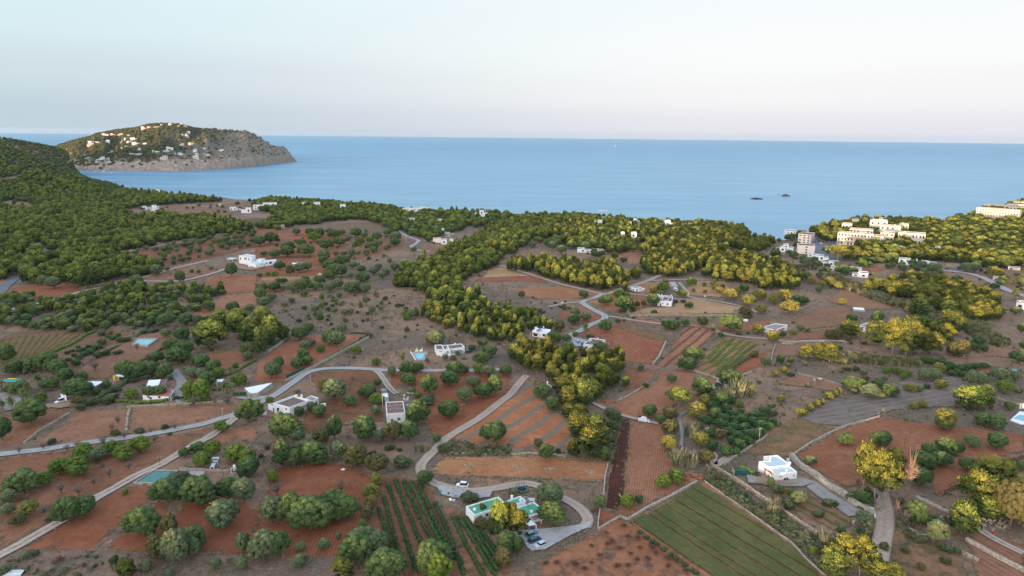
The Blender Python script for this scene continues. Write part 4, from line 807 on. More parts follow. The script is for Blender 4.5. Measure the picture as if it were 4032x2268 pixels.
trees('B3', "765,750,855,100,c 875,510,580,90,g 935,525,575,60,g 755,570,635,100,c 920,580,685,140,c 585,515,575,75,c 80,515,570,45,w 1145,565,635,110,c 1230,460,525,95,g 1385,515,565,70,g 1460,410,475,80,g 1335,585,610,30,d 1445,605,655,60,c 1160,675,710,50,c 1395,580,610,40,d 1380,690,705,20,d 510,675,735,90,o 600,705,765,90,o 500,735,790,100,c 1260,755,825,90,c 1330,755,830,90,c 1410,745,800,70,c 1550,730,800,90,w 1645,790,835,60,o 1780,725,850,160,c 2000,800,870,100,y 1700,850,890,50,c 1465,980,1110,145,c 1430,1075,1170,120,c 1300,1215,1265,85,o 1050,1115,1165,40,c 715,940,1030,110,c 760,990,1040,90,d 835,210,250,60,c 910,255,280,50,c 730,195,235,60,c 680,200,240,60,c 790,140,170,50,c 930,150,185,60,c 670,110,170,80,c 600,130,180,80,o 480,120,170,70,o 560,110,160,70,c 1780,500,590,100,y 1835,490,560,60,y 1890,460,530,70,c 1920,560,640,110,y 2020,510,590,100,y 1900,650,730,100,w 2030,630,700,90,y 1690,495,530,60,y 2060,1050,1130,80,o 330,850,930,90,c 370,870,940,60,c 440,870,930,70,c 515,845,890,50,c 380,770,850,110,w 285,740,800,60,g 1150,490,530,60,y 1700,460,500,60,w 1250,410,450,30,w 1070,590,640,40,w 1020,590,650,40,w 570,970,1010,50,d 640,870,900,60,d 170,110,160,60,o 330,110,180,80,o 400,150,210,80,o 450,40,100,70,o 210,80,120,60,c 1000,140,170,50,c 1180,210,250,50,c")
trees('B3', "600,780,865,50,m"); trees('B4', "2010,490,590,60,m 2070,365,470,60,m 560,260,330,60,m 447,155,210,30,m 860,335,390,40,m")
trees('B4', "660,765,895,150,q 865,770,960,150,q 1010,760,1040,170,q 1120,755,1050,200,q 1230,830,1030,170,q 1330,860,1040,150,q 1430,790,950,130,q 1490,690,880,170,q 1230,735,850,150,p 1340,760,860,120,p 310,955,1070,120,q 420,950,1080,130,q 500,950,1100,120,q 1225,585,735,130,p 1480,600,730,140,p 565,130,255,150,T 680,715,770,75,c 890,680,770,100,c 500,830,910,90,w 560,825,910,90,w 350,405,455,70,y 430,440,490,70,y 410,470,530,60,o 600,585,625,60,y 310,375,425,80,c 170,605,705,130,y 230,560,630,90,c 290,560,625,80,c 130,520,600,110,y 40,565,620,90,y 200,830,870,50,y 260,800,840,60,o 320,810,850,50,o 120,840,890,60,c 40,840,940,90,y 1520,930,1050,110,w 1580,920,1060,110,w 1270,1150,1250,110,o 1350,1150,1250,110,o 1385,1105,1180,90,y 1650,1170,1290,90,o 1720,1180,1290,100,o 1880,1170,1260,140,o 2010,1170,1260,90,o 2050,1020,1110,130,c 1920,1270,1350,120,g 1150,1270,1340,80,y 1400,1255,1315,90,y 670,1215,1320,110,c 740,1230,1330,110,c 830,1310,1400,140,o 890,1235,1320,100,c 980,1295,1380,120,c 2060,780,860,60,c 2020,665,710,80,o 2080,930,990,60,c 1610,290,360,90,o 1680,300,360,90,o 1840,345,400,100,y 1900,400,450,70,g 1840,465,500,60,c 1250,285,340,80,o 1340,305,370,100,o 1400,340,385,50,c 765,270,320,70,g 1120,1060,1110,60,r 1530,390,470,80,c 1800,750,800,60,r 60,250,330,90,c 160,60,100,60,c 230,110,160,50,c 60,170,240,90,p 300,260,330,60,b 340,250,330,60,b 500,430,480,90,y 570,440,500,60,y 1740,160,250,60,d 700,330,370,60,c 620,330,370,80,c 1890,430,470,60,o 100,1030,1110,70,c 180,1050,1110,60,w 130,1130,1180,60,y 60,1170,1210,60,y 160,1165,1200,40,g")
trees('B4', "1690,900,970,60,k 1720,890,950,60,k 1650,930,990,70,k 1680,940,1000,70,k 1760,955,1010,65,k 1280,1050,1100,80,k 1330,1060,1110,80,k 1400,1070,1125,80,k 1460,1085,1135,80,k 1500,1110,1150,70,k 1560,1115,1170,80,k 1620,1110,1160,80,k 1690,1100,1150,80,k 1760,1100,1145,60,k 1590,1165,1215,60,k 1500,1170,1205,70,k 960,1140,1185,60,g 1030,1140,1185,60,g 1080,1155,1200,60,g 1130,1170,1210,60,g 1100,1200,1235,60,g 1440,1120,1170,60,k 1540,1150,1200,60,k 1640,1150,1190,60,k", group='round dark trees behind the reed bed')

# loose orchard planting over the red terraces left of the villa and on the dry land
def sprinkle(poly, t, n, kinds, wr, group):
    pl = [G(t, *map(float, q.split(','))) for q in poly.split()]; A = np.array([(p.x, p.y) for p in pl]); lo, hi = A.min(0), A.max(0); got = []; tries = 0
    while len(got) < n and tries < 6000:
        tries += 1
        x, y = rnd.uniform(lo[0], hi[0]), rnd.uniform(lo[1], hi[1]); ins = False; m_ = len(A)
        for i in range(m_):
            x1, y1 = A[i]; x2, y2 = A[(i + 1) % m_]
            if (y1 > y) != (y2 > y) and x < (x2 - x1) * (y - y1) / (y2 - y1) + x1: ins = not ins
        if not ins or any(math.hypot(x - a, y - b) < 7 for a, b in got) or any(math.hypot(x - c_[0].location.x, y - c_[0].location.y) < 4.5 for c_ in TREES): 
            continue
        got.append((x, y)); k = kinds[rnd.randrange(len(kinds))]; w = rnd.uniform(*wr); plant(k, (x, y, float(gz(x, y))), w, w * rnd.uniform(.7, 1.0), group)
sprinkle("960,215 1500,118 2080,30 2080,130 1900,195 1600,255 1250,335 1190,300", 'B1', 75, 'oocgoc', (4, 7.5), 'bushes of the left red orchard')
sprinkle("1240,360 1500,320 1850,330 1600,395 1300,420", 'B1', 10, 'ob', (3, 5), 'bushes between the dirt roads')
sprinkle("100,120 400,60 700,110 1250,160 820,280 560,300 300,250", 'B2', 26, 'oogd', (3, 5), 'bushes of the upper orchard')
sprinkle("780,20 1160,20 1240,130 900,240 700,100", 'B2', 12, 'ood', (3.5, 6), 'bushes of the upper dry field')
sprinkle("500,560 950,520 1200,600 1250,720 950,780 500,760", 'B2', 26, 'dogo', (1.8, 3.6), 'small bushes of the dry slope')
sprinkle("430,60 700,60 780,150 500,170", 'B3', 12, 'occ', (4, 6.5), 'olive trees in the clearing behind the golden wood')
sprinkle("0,1290 300,1290 900,1320 1300,1400 1300,1449 0,1449", 'A1', 6, 'od', (2, 3.5), 'bushes at the bottom left')
sprinkle("420,1180 760,1170 900,1200 880,1300 560,1330", 'A4', 8, 'dog', (1.8, 3.2), 'shrubs below the white villa drive')
sprinkle("1050,1180 1300,1260 1450,1340 1450,1440 950,1440", 'A4', 9, 'dwo', (1.5, 3.0), 'shrubs of the bottom right dry field')
sprinkle("1400,470 1700,430 1800,500 1500,560", 'B3', 6, 'yo', (3, 4.5), 'bushes of the tan field')

sprinkle("1480,190 1700,215 1885,280 1885,350 1640,500 1480,450 1410,320", 'A3', 22, 'k', (3.2, 4.6), 'citrus trees of the dark orchard')
sprinkle("60,330 0,190 0,420", 'A4', 4, 'kd', (3, 4.2), 'citrus trees of the dark orchard')
sprinkle("540,120 800,20 1000,60 1100,20 1200,60 1100,130 600,130", 'A4', 7, 'cdo', (2.4, 4.5), 'bushes of the grey fields')
sprinkle("1400,20 1700,60 1650,150 1400,130", 'A3', 8, 'dkw', (2.2, 4), 'scrub beside the stone pine')

sprinkle("1240,390 1700,410 1800,560 1600,600 1450,585 1250,520", 'C2', 44, 'ccow', (5, 8.5), 'garden trees round the coastal houses')
sprinkle("940,870 1200,810 1560,790 2160,755 2200,790 1900,880 1500,870", 'C1', 26, 'ccod', (4, 7), 'trees of the tan clearing')
sprinkle("0,770 60,755 250,775 320,800 260,845 150,840", 'C1', 8, 'cod', (4, 7), 'trees of the far left clearing')
sprinkle("335,490 470,470 545,500 545,580 430,600 340,600", 'C4', 22, 'ccd', (5, 8), 'valley trees behind the apartments')
sprinkle("430,690 640,720 760,800 980,840 1040,880 900,900 600,800", 'C4', 26, 'cdo', (4, 7), 'garden trees below the stepped white terrace')
sprinkle("1000,740 1440,760 1640,800 1820,830 1700,870 1380,830 1150,800", 'C4', 18, 'cco', (5, 8), 'garden trees below the hotel pines')
sprinkle("480,120 700,110 760,150 700,200 500,190", 'B3', 8, 'oc', (4, 6), 'olive trees in the clearing behind the golden wood')

# ================================================================= BUILDINGS
HRES = []
LANDM = []
def ccw(p):
    a = sum(p[i][0] * p[(i + 1) % len(p)][1] - p[(i + 1) % len(p)][0] * p[i][1] for i in range(len(p))); return p if a > 0 else p[::-1]
def inset(p, d):
    n = len(p); out = []
    for i in range(n):
        a, b, c = Vector(p[i - 1][:2]), Vector(p[i][:2]), Vector(p[(i + 1) % n][:2]); u = (b - a).normalized(); v = (c - b).normalized()
        nu, nv = Vector((-u.y, u.x)), Vector((-v.y, v.x)); m = nu + nv; k = max(.5, m.dot(nu)); out.append(b + m * (d / k))
    return out
class House:
    def __init__(s, name, label, cat='house', group=None):
        s.name, s.label, s.cat, s.group = name, label, cat, group; s.edges = []; s.todo = []; s.root = None
    def anchor(s, x, y, z, r):
        if s.root is None:
            s.root = empty(s.name, (x, y, z)); tag(s.root, s.label, s.cat, s.group); s.o = Vector((x, y, z)); LANDM.append((s.label, s.root))
    def block(s, t, q, h, roof='greyroof', wall='white', par=.4, z0=0.0, th=.28, base=-.6, rname='roof'):
        c = [P(t, *map(float, v.split(',')), z0 + h + par) for v in q.split()]; return s.poly([(v.x, v.y) for v in c], h, roof, wall, par, z0, th, base, rname)
    def poly(s, c, h, roof='greyroof', wall='white', par=.4, z0=0.0, th=.28, base=-.6, rname='roof', front=True):
        c = ccw([Vector(v[:2]) for v in c]); cx = sum(v.x for v in c) / len(c); cy = sum(v.y for v in c) / len(c); s.anchor(cx, cy, z0, 0)
        rad = max((v - Vector((cx, cy))).length for v in c); RESERVE.append((cx, cy, rad + 2.0)); d = Vector((cx, cy)).normalized(); front and RESERVE.append((cx - d.x * 7, cy - d.y * 7, rad + .5))
        i = inset(c, th); n = len(c); o = s.o; zt = z0 + h + par; zr = z0 + h
        V = [(v.x - o.x, v.y - o.y, z0 + base - o.z) for v in c] + [(v.x - o.x, v.y - o.y, zt - o.z) for v in c] + [(v.x - o.x, v.y - o.y, zt - o.z) for v in i] + [(v.x - o.x, v.y - o.y, zr - .02 - o.z) for v in i]
        F = []
        for k in range(n):
            j = (k + 1) % n; F += [(k, j, n + j, n + k), (n + k, n + j, 2 * n + j, 2 * n + k), (2 * n + k, 2 * n + j, 3 * n + j, 3 * n + k)]
            s.edges.append((c[k], c[j], z0 + base, zt))
        link('wall', mesh('wall', V, F, MT[wall]), s.root)
        i2 = inset(c, th - .03); mb = MB(); mb.prism([(v.x - o.x, v.y - o.y) for v in i2], zr - .25 - o.z, zr - o.z); mb.build(rname, MT[roof], s.root); return s
    def lean(s, t, q, zhi, zlo, mat='tiles', posts=True, name='porch_roof', th=.12, z0=0.0):
        """sloping roof: first two corners high, last two low"""
        v = [s0 for s0 in q.split()]; c = [P(t, *map(float, a.split(',')), z0 + (zhi if k < 2 else zlo)) for k, a in enumerate(v)]; o = s.o
        V = [tuple(p - o) for p in c] + [tuple(p - o - Vector((0, 0, th))) for p in c]
        r = link(name, mesh(name, V, [(0, 1, 2, 3), (7, 6, 5, 4), (0, 4, 5, 1), (1, 5, 6, 2), (2, 6, 7, 3), (3, 7, 4, 0)], MT[mat]), s.root)
        if posts:
            for p in c[2:]:
                mb = MB(); mb.box((p.x - o.x, p.y - o.y, (p.z - th - z0) / 2 + z0 - o.z), (.22, .22, p.z - th - z0)); mb.build('post', MT['white'], s.root)
        return s
    def open(s, t, x, y, w, h, mat='glass', name='window', frame='wood', y2=None):
        d = ray(t, x, y); best = None
        for a, b, z0, z1 in s.edges:
            e = b - a; den = d.x * e.y - d.y * e.x
            if abs(den) < 1e-6: continue
            k = (a.x * e.y - a.y * e.x) / den; u = ((d.x * k - a.x) * e.x + (d.y * k - a.y) * e.y) / e.length_squared; z = CAM_H + d.z * k
            if k > 0 and 0 < u < 1 and z0 < z < z1 and (best is None or k < best[0]): best = (k, e.normalized(), z, z0)
        if best is None: return s
        k, e, z, z0 = best; p = C0 + d * k; nrm = Vector((e.y, -e.x, 0)); rz = math.atan2(e.y, e.x)
        if name == 'door': z = s.o.z + h / 2 + .03
        c = Vector((p.x, p.y, z)) - s.o; f = MB()
        if name == 'door': f.box(c + nrm * .02, (w, .12, h), rz); f.build('door', MT[mat], s.root)
        else:
            for dx, dz, sx, sz in ((0, h / 2, w + .16, .1), (0, -h / 2, w + .3, .1), (w / 2, 0, .1, h), (-w / 2, 0, .1, h), (0, 0, .07, h)):
                f.box(c + Vector((e.x, e.y, 0)) * dx + Vector((0, 0, dz)) + nrm * .03, (sx, .14, sz), rz)
            fo = f.build(name, MT[frame], s.root); g = MB(); g.box(c + nrm * .02, (w - .02, .06, h - .02), rz); g.build('pane', MT[mat], fo)
        return s
    def chim(s, t, x, y, zr, w=.7, h=1.0, cap=True):
        p = P(t, x, y, zr) - s.o; mb = MB(); mb.box(p + Vector((0, 0, h / 2 - .05)), (w, w, h)); 
        if cap: mb.box(p + Vector((0, 0, h)), (w + .2, w + .2, .12))
        mb.build('chimney', MT['white'], s.root); return s
    def box(s, t, x, y, zr, sz, mat, name, rz=.3, rx=0):
        p = P(t, x, y, zr) - s.o; mb = MB(); mb.box(p + Vector((0, 0, sz[2] / 2)), sz, rz, rx=rx); mb.build(name, MT[mat], s.root); return s

h = House('farmhouse', 'long white house with stepped green flat roofs beside the gravel parking place')
h.block('H1', "165,548 785,362 945,520 325,712", 2.9, 'greenroof').block('H1', "905,455 1200,350 1305,440 975,558", 2.9, 'greenroof').block('H1', "1080,590 1465,462 1675,640 1300,748", 2.5, 'greenroof')
h.open('H1', 568, 705, .9, .9).open('H1', 677, 668, .6, .7).open('H1', 442, 752, .9, .9).open('H1', 1375, 800, .7, .9).open('H1', 1600, 720, .8, .8)
h.chim('H1', 1040, 420, 2.9, .7, 1.3).box('H1', 330, 625, 2.9, (.9, .5, .7), 'white', 'air_conditioner').box('H1', 1205, 450, 2.9, (.9, .5, .7), 'white', 'air_conditioner').box('H1', 1415, 665, 2.5, (.9, .5, .7), 'white', 'air_conditioner')
h.box('H1', 385, 570, 2.9, (.12, .12, 1.6), 'metal', 'flue').box('H1', 1272, 575, 2.5, (.1, .1, .9), 'metal', 'flue').box('H1', 1065, 500, 2.9, (.06, .06, 3.0), 'metal', 'antenna')
h.lean('H1', "1410,750 1535,712 1600,748 1465,802", 2.35, 2.25, 'brownroof').lean('H1', "1300,850 1392,810 1503,888 1350,925", 2.3, 2.3, 'white')
for q in ("545,440 680,580", "1325,500 1530,668", "340,515 480,665"):
    a, b = [P('H1', *map(float, v.split(',')), 2.95) - h.o for v in q.split()]; mb = MB(); mb.tube(a, b, .16, .16, 4); mb.build('roof_upstand', MT['greenroof'], h.root)
h = House('shed', 'grey flat roofed shed behind the green roofed house', 'shed'); h.block('H1', "1245,372 1310,358 1380,432 1312,442", 2.2, 'brownroof', 'concrete', .05)
h = House('shade_sail', 'blue shade sail stretched beside the green roofed house', 'shade sail'); h.anchor(*P('H1', 1430, 430, 0), 0); h.lean('H1', "1345,385 1485,392 1465,450 1390,440", 2.4, 2.2, 'paleroof', True, 'sail', .04)
h = House('farmhouse', 'square two storey white house with weathered brown flat roof'); h.block('H2', "630,508 1185,475 1250,840 665,885", 4.3, 'brownroof', par=.25)
h.open('H2', 835, 1105, 1.1, 2.1, 'door', 'door').open('H2', 1050, 1045, 1.1, 1.0, 'shutter', frame='palestone')
for q in ("640,620 1200,590", "650,745 1225,712"):
    a, b = [P('H2', *map(float, v.split(',')), 4.32) - h.o for v in q.split()]; mb = MB(); mb.tube(a, b, .14, .14, 4); mb.build('roof_upstand', MT['stone'], h.root)
h = House('shed', 'low shed with white and rusty sheet roof behind the square white house', 'shed'); h.block('H2', "500,235 700,210 735,350 545,370", 2.2, 'whiteroof', 'concrete', .05); h.block('H2', "560,385 700,375 750,475 620,490", 1.9, 'concrete', 'concrete', .05)
h = House('water_tank', 'round concrete water tank above the square white house', 'water tank'); p = P('H2', 560, 110, 1.8); h.poly([(p.x + 1.3 * math.cos(a * .524), p.y + 1.3 * math.sin(a * .524)) for a in range(12)], 1.7, 'concrete', 'concrete', .1)
h = House('farmhouse', 'white flat roofed house with high parapet and washing line beside the dirt track junction'); h.block('H3', "965,765 1545,545 2005,680 1425,885", 2.9, 'brownroof', par=.9)
h.block('H3', "1870,632 2045,552 2252,612 2070,715", 2.6, 'greyroof').block('H3', "822,792 962,768 1175,872 1050,908", 2.4, 'concrete', par=.1)
h.lean('H3', "1500,900 1940,740 1985,800 1545,960", 2.7, 2.1).open('H3', 985, 945, .9, 1.9, 'shutter', 'door').open('H3', 2188, 745, .8, 1.8, 'glass', 'door').open('H3', 1105, 945, .9, 1.5, 'glass').open('H3', 1340, 930, .7, .8, 'glass')
h.chim('H3', 1620, 600, 3.6, .9, 1.0).chim('H3', 1775, 610, 3.6, .6, 1.2).box('H3', 1810, 600, 3.3, (.07, .07, 3.2), 'metal', 'antenna').box('H3', 1660, 560, 3.6, (.05, .05, 1.6), 'metal', 'antenna')
h = House('barn', 'stone barn with pointed white roof beside the gravel road', 'barn'); h.block('H3', "150,340 955,185 540,470 385,485 290,470", 2.7, 'whiteroof', 'palestone', .04, th=.06)
h.open('H3', 345, 570, 1.7, 2.0, 'door', 'door').open('H3', 655, 490, .7, 1.9, 'door', 'door').open('H3', 845, 310, .5, .5)
h = House('cottage', 'white cottage with red tiled roof and clipped hedge in front'); h.block('H4', "395,610 690,425 1140,445 1055,640", 2.5, 'tiles', par=.02, th=.02)
h.open('H4', 600, 690, 1.0, .9).open('H4', 820, 670, 1.0, .9).open('H4', 1030, 660, .8, 1.6, 'glass', 'door'); h.chim('H4', 760, 440, 2.6, .5, .8)
h.lean('H4', "1145,470 1215,472 1110,665 1060,660", 2.2, 1.9, 'concrete')
h = House('shade_sail', 'large white shade sail behind the red roofed cottage', 'shade sail'); h.anchor(*P('H4', 640, 330, 0), 0); h.lean('H4', "550,235 860,218 800,370 465,450", 3.4, 2.4, 'whiteroof', True, 'sail', .04)
h = House('carport', 'dark open carport behind the red roofed cottage', 'carport'); h.anchor(*P('H4', 960, 300, 0), 0); h.lean('H4', "890,212 1040,198 975,372 880,352", 2.5, 2.3, 'brownroof', True, 'roof')
h = House('canopy', 'small white canopy beside the date palm', 'canopy'); h.anchor(*P('H4', 2370, 280, 0), 0); h.lean('H4', "2285,215 2475,210 2400,278 2280,275", 2.6, 2.4, 'whiteroof', True, 'roof', .05)
h = House('long_shed', 'shed under teal tarpaulin with yellow edge among palm trees', 'shed'); h.anchor(*P('J8', 350, 400, 0), 0); h.lean('J8', "120,258 690,245 480,345 100,350", 3.2, 2.8, 'teal', True, 'roof').lean('J8', "230,235 515,232 510,255 240,258", 3.5, 3.4, 'yellowp', False, 'roof_edge'); h.lean('J8', "120,480 300,465 350,500 180,540", 2.0, 1.8, 'teal', True, 'awning')
h = House('trailer_cabin', 'small white cabin on the parking strip beside the jeep', 'cabin'); h.block('J8', "1912,732 2060,740 2100,800 1960,800", 2.6, 'whiteroof', 'white', .05)
h = House('canopy', 'low white awning over parked things left of the yellow fronted shed', 'canopy'); h.anchor(*P('B1', 750, 1290, 0), 0); h.lean('B1', "655,1268 720,1245 850,1245 780,1283", 2.6, 2.3, 'whiteroof', True, 'roof', .05)
h = House('shed', 'small shed with yellow wooden front and white roof among carob trees', 'shed'); h.block('B1', "918,1198 940,1188 960,1205 935,1212", 2.2, 'wood', 'yellowp', .03); h.lean('B1', "945,1190 1015,1188 1040,1212 965,1205", 2.5, 2.2, 'whiteroof', True, 'porch_roof')
h = House('carport', 'small grey shed beside the white awning', 'carport'); h.anchor(*P('B1', 880, 1250, 0), 0); h.lean('B1', "800,1250 860,1240 920,1240 850,1258", 2.0, 1.9, 'greyroof', True, 'roof')
h = House('pool_house', 'white modern house with blue framed windows beside the turquoise pool'); h.block('H5', "1020,350 1270,335 1375,500 1100,520", 3.0, 'brownroof').block('H5', "1285,356 1500,342 1560,505 1378,512", 2.5, 'brownroof').block('H5', "1480,345 1990,298 2112,415 1550,505", 3.3, 'brownroof')
for x in (1620, 1680, 1740, 1795, 1900, 1955, 2005, 2045): h.open('H5', x, 600 if x < 1850 else 585, .8, 2.0, 'blueglass', frame='white')
h.open('H5', 1245, 578, 1.1, .3).open('H5', 1500, 620, .8, 1.6, 'blueglass'); h.chim('H5', 1470, 490, 2.7, .5, .8).chim('H5', 1765, 330, 3.4, .5, .6)
h = House('terrace_wall', 'white and orange terrace block in front of the pool house', 'terrace'); h.block('H5', "1195,615 1560,600 1600,680 1225,690", .9, 'concrete', 'white', .3)
h = House('villa', 'white house with solar panels and red porch roofs below the gravel road'); h.block('H6', "250,240 350,150 780,192 725,318", 2.8, 'whiteroof'); h.lean('H6', "245,246 495,270 450,322 205,292", 2.7, 2.2).lean('H6', "572,232 742,262 680,322 520,285", 2.7, 2.2)
h.open('H6', 350, 350, 2.5, 1.3).open('H6', 590, 360, 1.8, 1.4).open('H6', 760, 255, .5, .6); h.chim('H6', 575, 150, 3.0, .6, .9)
h.lean('H6', "490,150 530,195 400,242 365,198", 4.4, 3.3, 'blueglass', False, 'solar_panel', .08).box('H6', 360, 150, 3.0, (1.6, .6, .6), 'white', 'water_tank')
h = House('villa', 'two storey white villa with brown terrace roof beside three parked cars'); h.block('H6', "1690,600 1928,432 2315,487 2075,640", 3.6, 'brownroof'); h.block('H6', "1850,455 1900,432 1935,470 1880,500", 4.1, 'brownroof'); h.lean('H6', "2200,560 2325,512 2412,548 2290,632", 2.9, 2.3); h.open('H6', 1775, 700, 1.2, 1.1).open('H6', 1960, 700, .8, 1.0).open('H6', 2340, 620, 1.2, 1.0, 'blueglass'); h.chim('H6', 2105, 470, 3.8, .5, .9)
h = House('cottage', 'small white cottage with grey roof and hedge near the gravel road fork'); h.block('H7', "175,400 400,378 540,410 340,435", 3.0, 'greyroof', par=.2); h.block('H7', "538,440 628,432 632,438 545,448", 2.0, 'white', 'white', .1, th=.1); h.open('H7', 280, 490, .9, 1.0, 'shutter').open('H7', 225, 470, .5, .6, 'shutter').open('H7', 387, 510, .9, 2.1, 'shutter', 'door').open('H7', 483, 470, .9, .9, 'glass')
h = House('farmhouse', 'white farmhouse with brown roof compartments on the straw coloured terrace'); h.block('H7', "1110,655 1528,690 1490,858 1045,828", 3.5, 'brownroof').block('H7', "962,632 1102,642 1062,728 940,702", 3.0, 'brownroof'); h.open('H7', 1135, 935, .9, 1.9, 'shutter', 'door').open('H7', 1212, 918, .5, .6).open('H7', 1360, 945, 1.2, 1.1, 'shutter')
h.chim('H7', 1170, 665, 3.9, .6, .9).chim('H7', 1478, 690, 3.9, .6, .9).chim('H7', 1330, 725, 3.6, .6, .8)
for q in ("1090,715 1215,730", "1075,770 1205,775", "1215,730 1195,810", "1395,745 1370,820", "1275,830 1375,820", "1100,700 1520,738"):
    a, b = [P('H7', *map(float, v.split(',')), 3.62) - h.o for v in q.split()]; mb = MB(); mb.tube(a, b, .22, .22, 4); mb.build('roof_upstand', MT['white'], h.root)
h = House('barn', 'old stone barn with grey roof behind the straw coloured terrace', 'barn'); h.block('H7', "1415,242 1590,237 1690,372 1510,392", 3.0, 'concrete', 'palestone', .1); h.open('H7', 1575, 415, 1.8, 1.9, 'glass', 'door').open('H7', 1645, 415, 1.0, 1.8, 'glass', 'door')
h = House('villa', 'white villa with pale blue flat roofs and small red awning on the right'); h.block('H8', "995,243 1365,213 1705,470 1150,530 870,380 1170,362", 3.4, 'paleroof').block('H8', "1150,560 1700,512 1890,658 1305,705", 2.7, 'paleroof', par=.35); h.lean('H8', "1090,527 990,557 1190,717 1287,687", 2.5, 2.3, 'tiles')
h.open('H8', 1445, 785, .45, .85, 'white', frame='concrete').open('H8', 1805, 760, .45, .85, 'white', frame='concrete').open('H8', 1212, 752, .35, .45).open('H8', 1030, 650, .9, 2.0, 'palestone', 'door').open('H8', 845, 440, .6, 1.0)
h.chim('H8', 1165, 340, 3.6, .4, .9).chim('H8', 1680, 460, 3.5, .7, .8).box('H8', 1560, 640, 2.8, (.06, .06, 2.4), 'metal', 'antenna').box('H8', 1600, 655, 2.8, (.9, .1, .8), 'white', 'satellite_dish')
h = House('kiln_hut', 'small white domed hut at the top of the furrowed field', 'hut'); h.block('A3', "222,35 240,22 295,30 290,50 245,52", 2.0, 'palestone', 'white', .3); h.chim('A3', 262, 25, 2.0, .6, 1.3)
h = House('reservoir', 'square reservoir of dark green water beside the dirt track', 'reservoir'); h.block('A1', "1145,658 1325,660 1220,760 990,752", .55, 'tank', 'palestone', .25, th=.45, rname='water')
h = House('reservoir', 'square stone reservoir of pale blue water in the brown field', 'reservoir'); h.block('B1', "1115,893 1290,893 1205,952 1075,937", 1.0, 'bluepool', 'palestone', .35, th=.5, rname='water')
h = House('pump_house', 'low flat concrete hut beside the green reservoir', 'hut'); h.block('A1', "1385,690 1410,668 1525,670 1500,712", 1.6, 'concrete', 'stone', .05)
h = House('ruined_hut', 'small roofless stone ruin with pale tank right of the green reservoir', 'ruin'); h.block('A1', "1708,655 1720,640 1778,640 1775,680 1712,690", 2.6, 'brownroof', 'palestone', .5, th=.5); h.box('A1', 1745, 670, 2.2, (1.0, 1.2, 2.2), 'white', 'tank')
h = House('lean_to', 'stack of pale sheets and tables among bushes near the green reservoir', 'shelter'); h.anchor(*P('A1', 1600, 600, 0), 0)
for q in ("1575,565 1630,563 1625,580 1580,580", "1580,590 1620,588 1615,603 1582,603", "1570,610 1605,608 1590,640 1562,640"): h.lean('A1', q, 1.2, .9, 'paleroof', True, 'sheet', .05)
h = House('villa', 'large two storey white villa with carport left of the orchard'); h.block('J1', "430,195 600,160 782,190 690,228", 7.2, 'paleroof').block('J1', "620,338 800,308 1222,272 1215,305 790,378", 3.2, 'paleroof').block('J1', "800,275 870,255 990,262 900,290", 4.2, 'paleroof')
for x, y in ((467, 260), (646, 272)): h.open('J1', x, y, 1.2, 2.2, 'shutter')
for x in (553, 574, 595): h.open('J1', x, 258, .6, 2.2, 'brownroof')
h.open('J1', 1015, 355, 1.2, 1.0).open('J1', 910, 375, 1.0, .8).open('J1', 1100, 345, 2.6, 1.8).open('J1', 695, 390, .8, 1.6, 'glass', 'door').open('J1', 965, 370, .9, 2.0, 'door', 'door')
h = House('carport', 'flat teal carport left of the two storey white villa', 'carport'); h.anchor(*P('J1', 290, 300, 0), 0); h.lean('J1', "180,265 250,235 398,245 300,278", 2.8, 2.6, 'paleroof', True, 'roof')
h = House('shed', 'open shed with half pale half brown sheet roof in the orchard', 'shed'); h.block('J1', "1640,330 1740,318 1890,345 1790,375", 2.6, 'brownroof', 'concrete', .05); h.lean('J1', "1545,345 1640,345 1775,392 1580,372", 2.9, 2.5, 'whiteroof', True, 'porch_roof')
h = House('chapel', 'tiny white gabled shrine on the orchard terrace', 'shrine'); p = P('J1', 2135, 655, 0); h.anchor(p.x, p.y, 0, 0)
mb = MB(); mb.add([(-1.4, -1.2, -.2), (1.4, -1.2, -.2), (1.4, 1.6, -.2), (-1.4, 1.6, -.2), (-1.4, -1.2, 2.4), (1.4, -1.2, 2.4), (1.4, 1.6, 2.4), (-1.4, 1.6, 2.4), (0, -1.2, 3.5), (0, 1.6, 3.5)], [(0, 1, 5, 8, 4), (1, 2, 6, 5), (2, 3, 7, 9, 6), (3, 0, 4, 7)]); mb.build('wall', MT['cream'], h.root)
mb = MB(); mb.add([(-1.55, -1.3, 2.36), (0, -1.3, 3.58), (0, 1.7, 3.58), (-1.55, 1.7, 2.36), (1.55, -1.3, 2.36), (1.55, 1.7, 2.36)], [(0, 1, 2, 3), (1, 4, 5, 2)]); mb.build('roof', MT['white'], h.root)
h = House('villa', 'white house with small red roof and terrace at the foot of the golden pines'); h.block('B4', "-40,800 60,772 160,785 62,828", 2.9, 'greyroof'); h.lean('B4', "88,825 122,805 142,815 105,838", 2.7, 2.2, 'tiles', False); h.open('B4', 60, 838, 1.0, 1.0).open('B4', 20, 832, .8, .8)
h = House('long_shed', 'long low white sheet roof lying in the brown field', 'shed'); h.block('B4', "690,640 780,645 792,665 695,658", 1.2, 'whiteroof', 'concrete', .03)
h = House('villa', 'low white house half hidden behind a golden pine'); h.block('B4', "745,788 800,768 930,785 900,800 780,800", 2.8, 'greyroof'); h.open('B4', 770, 808, 1, 1)

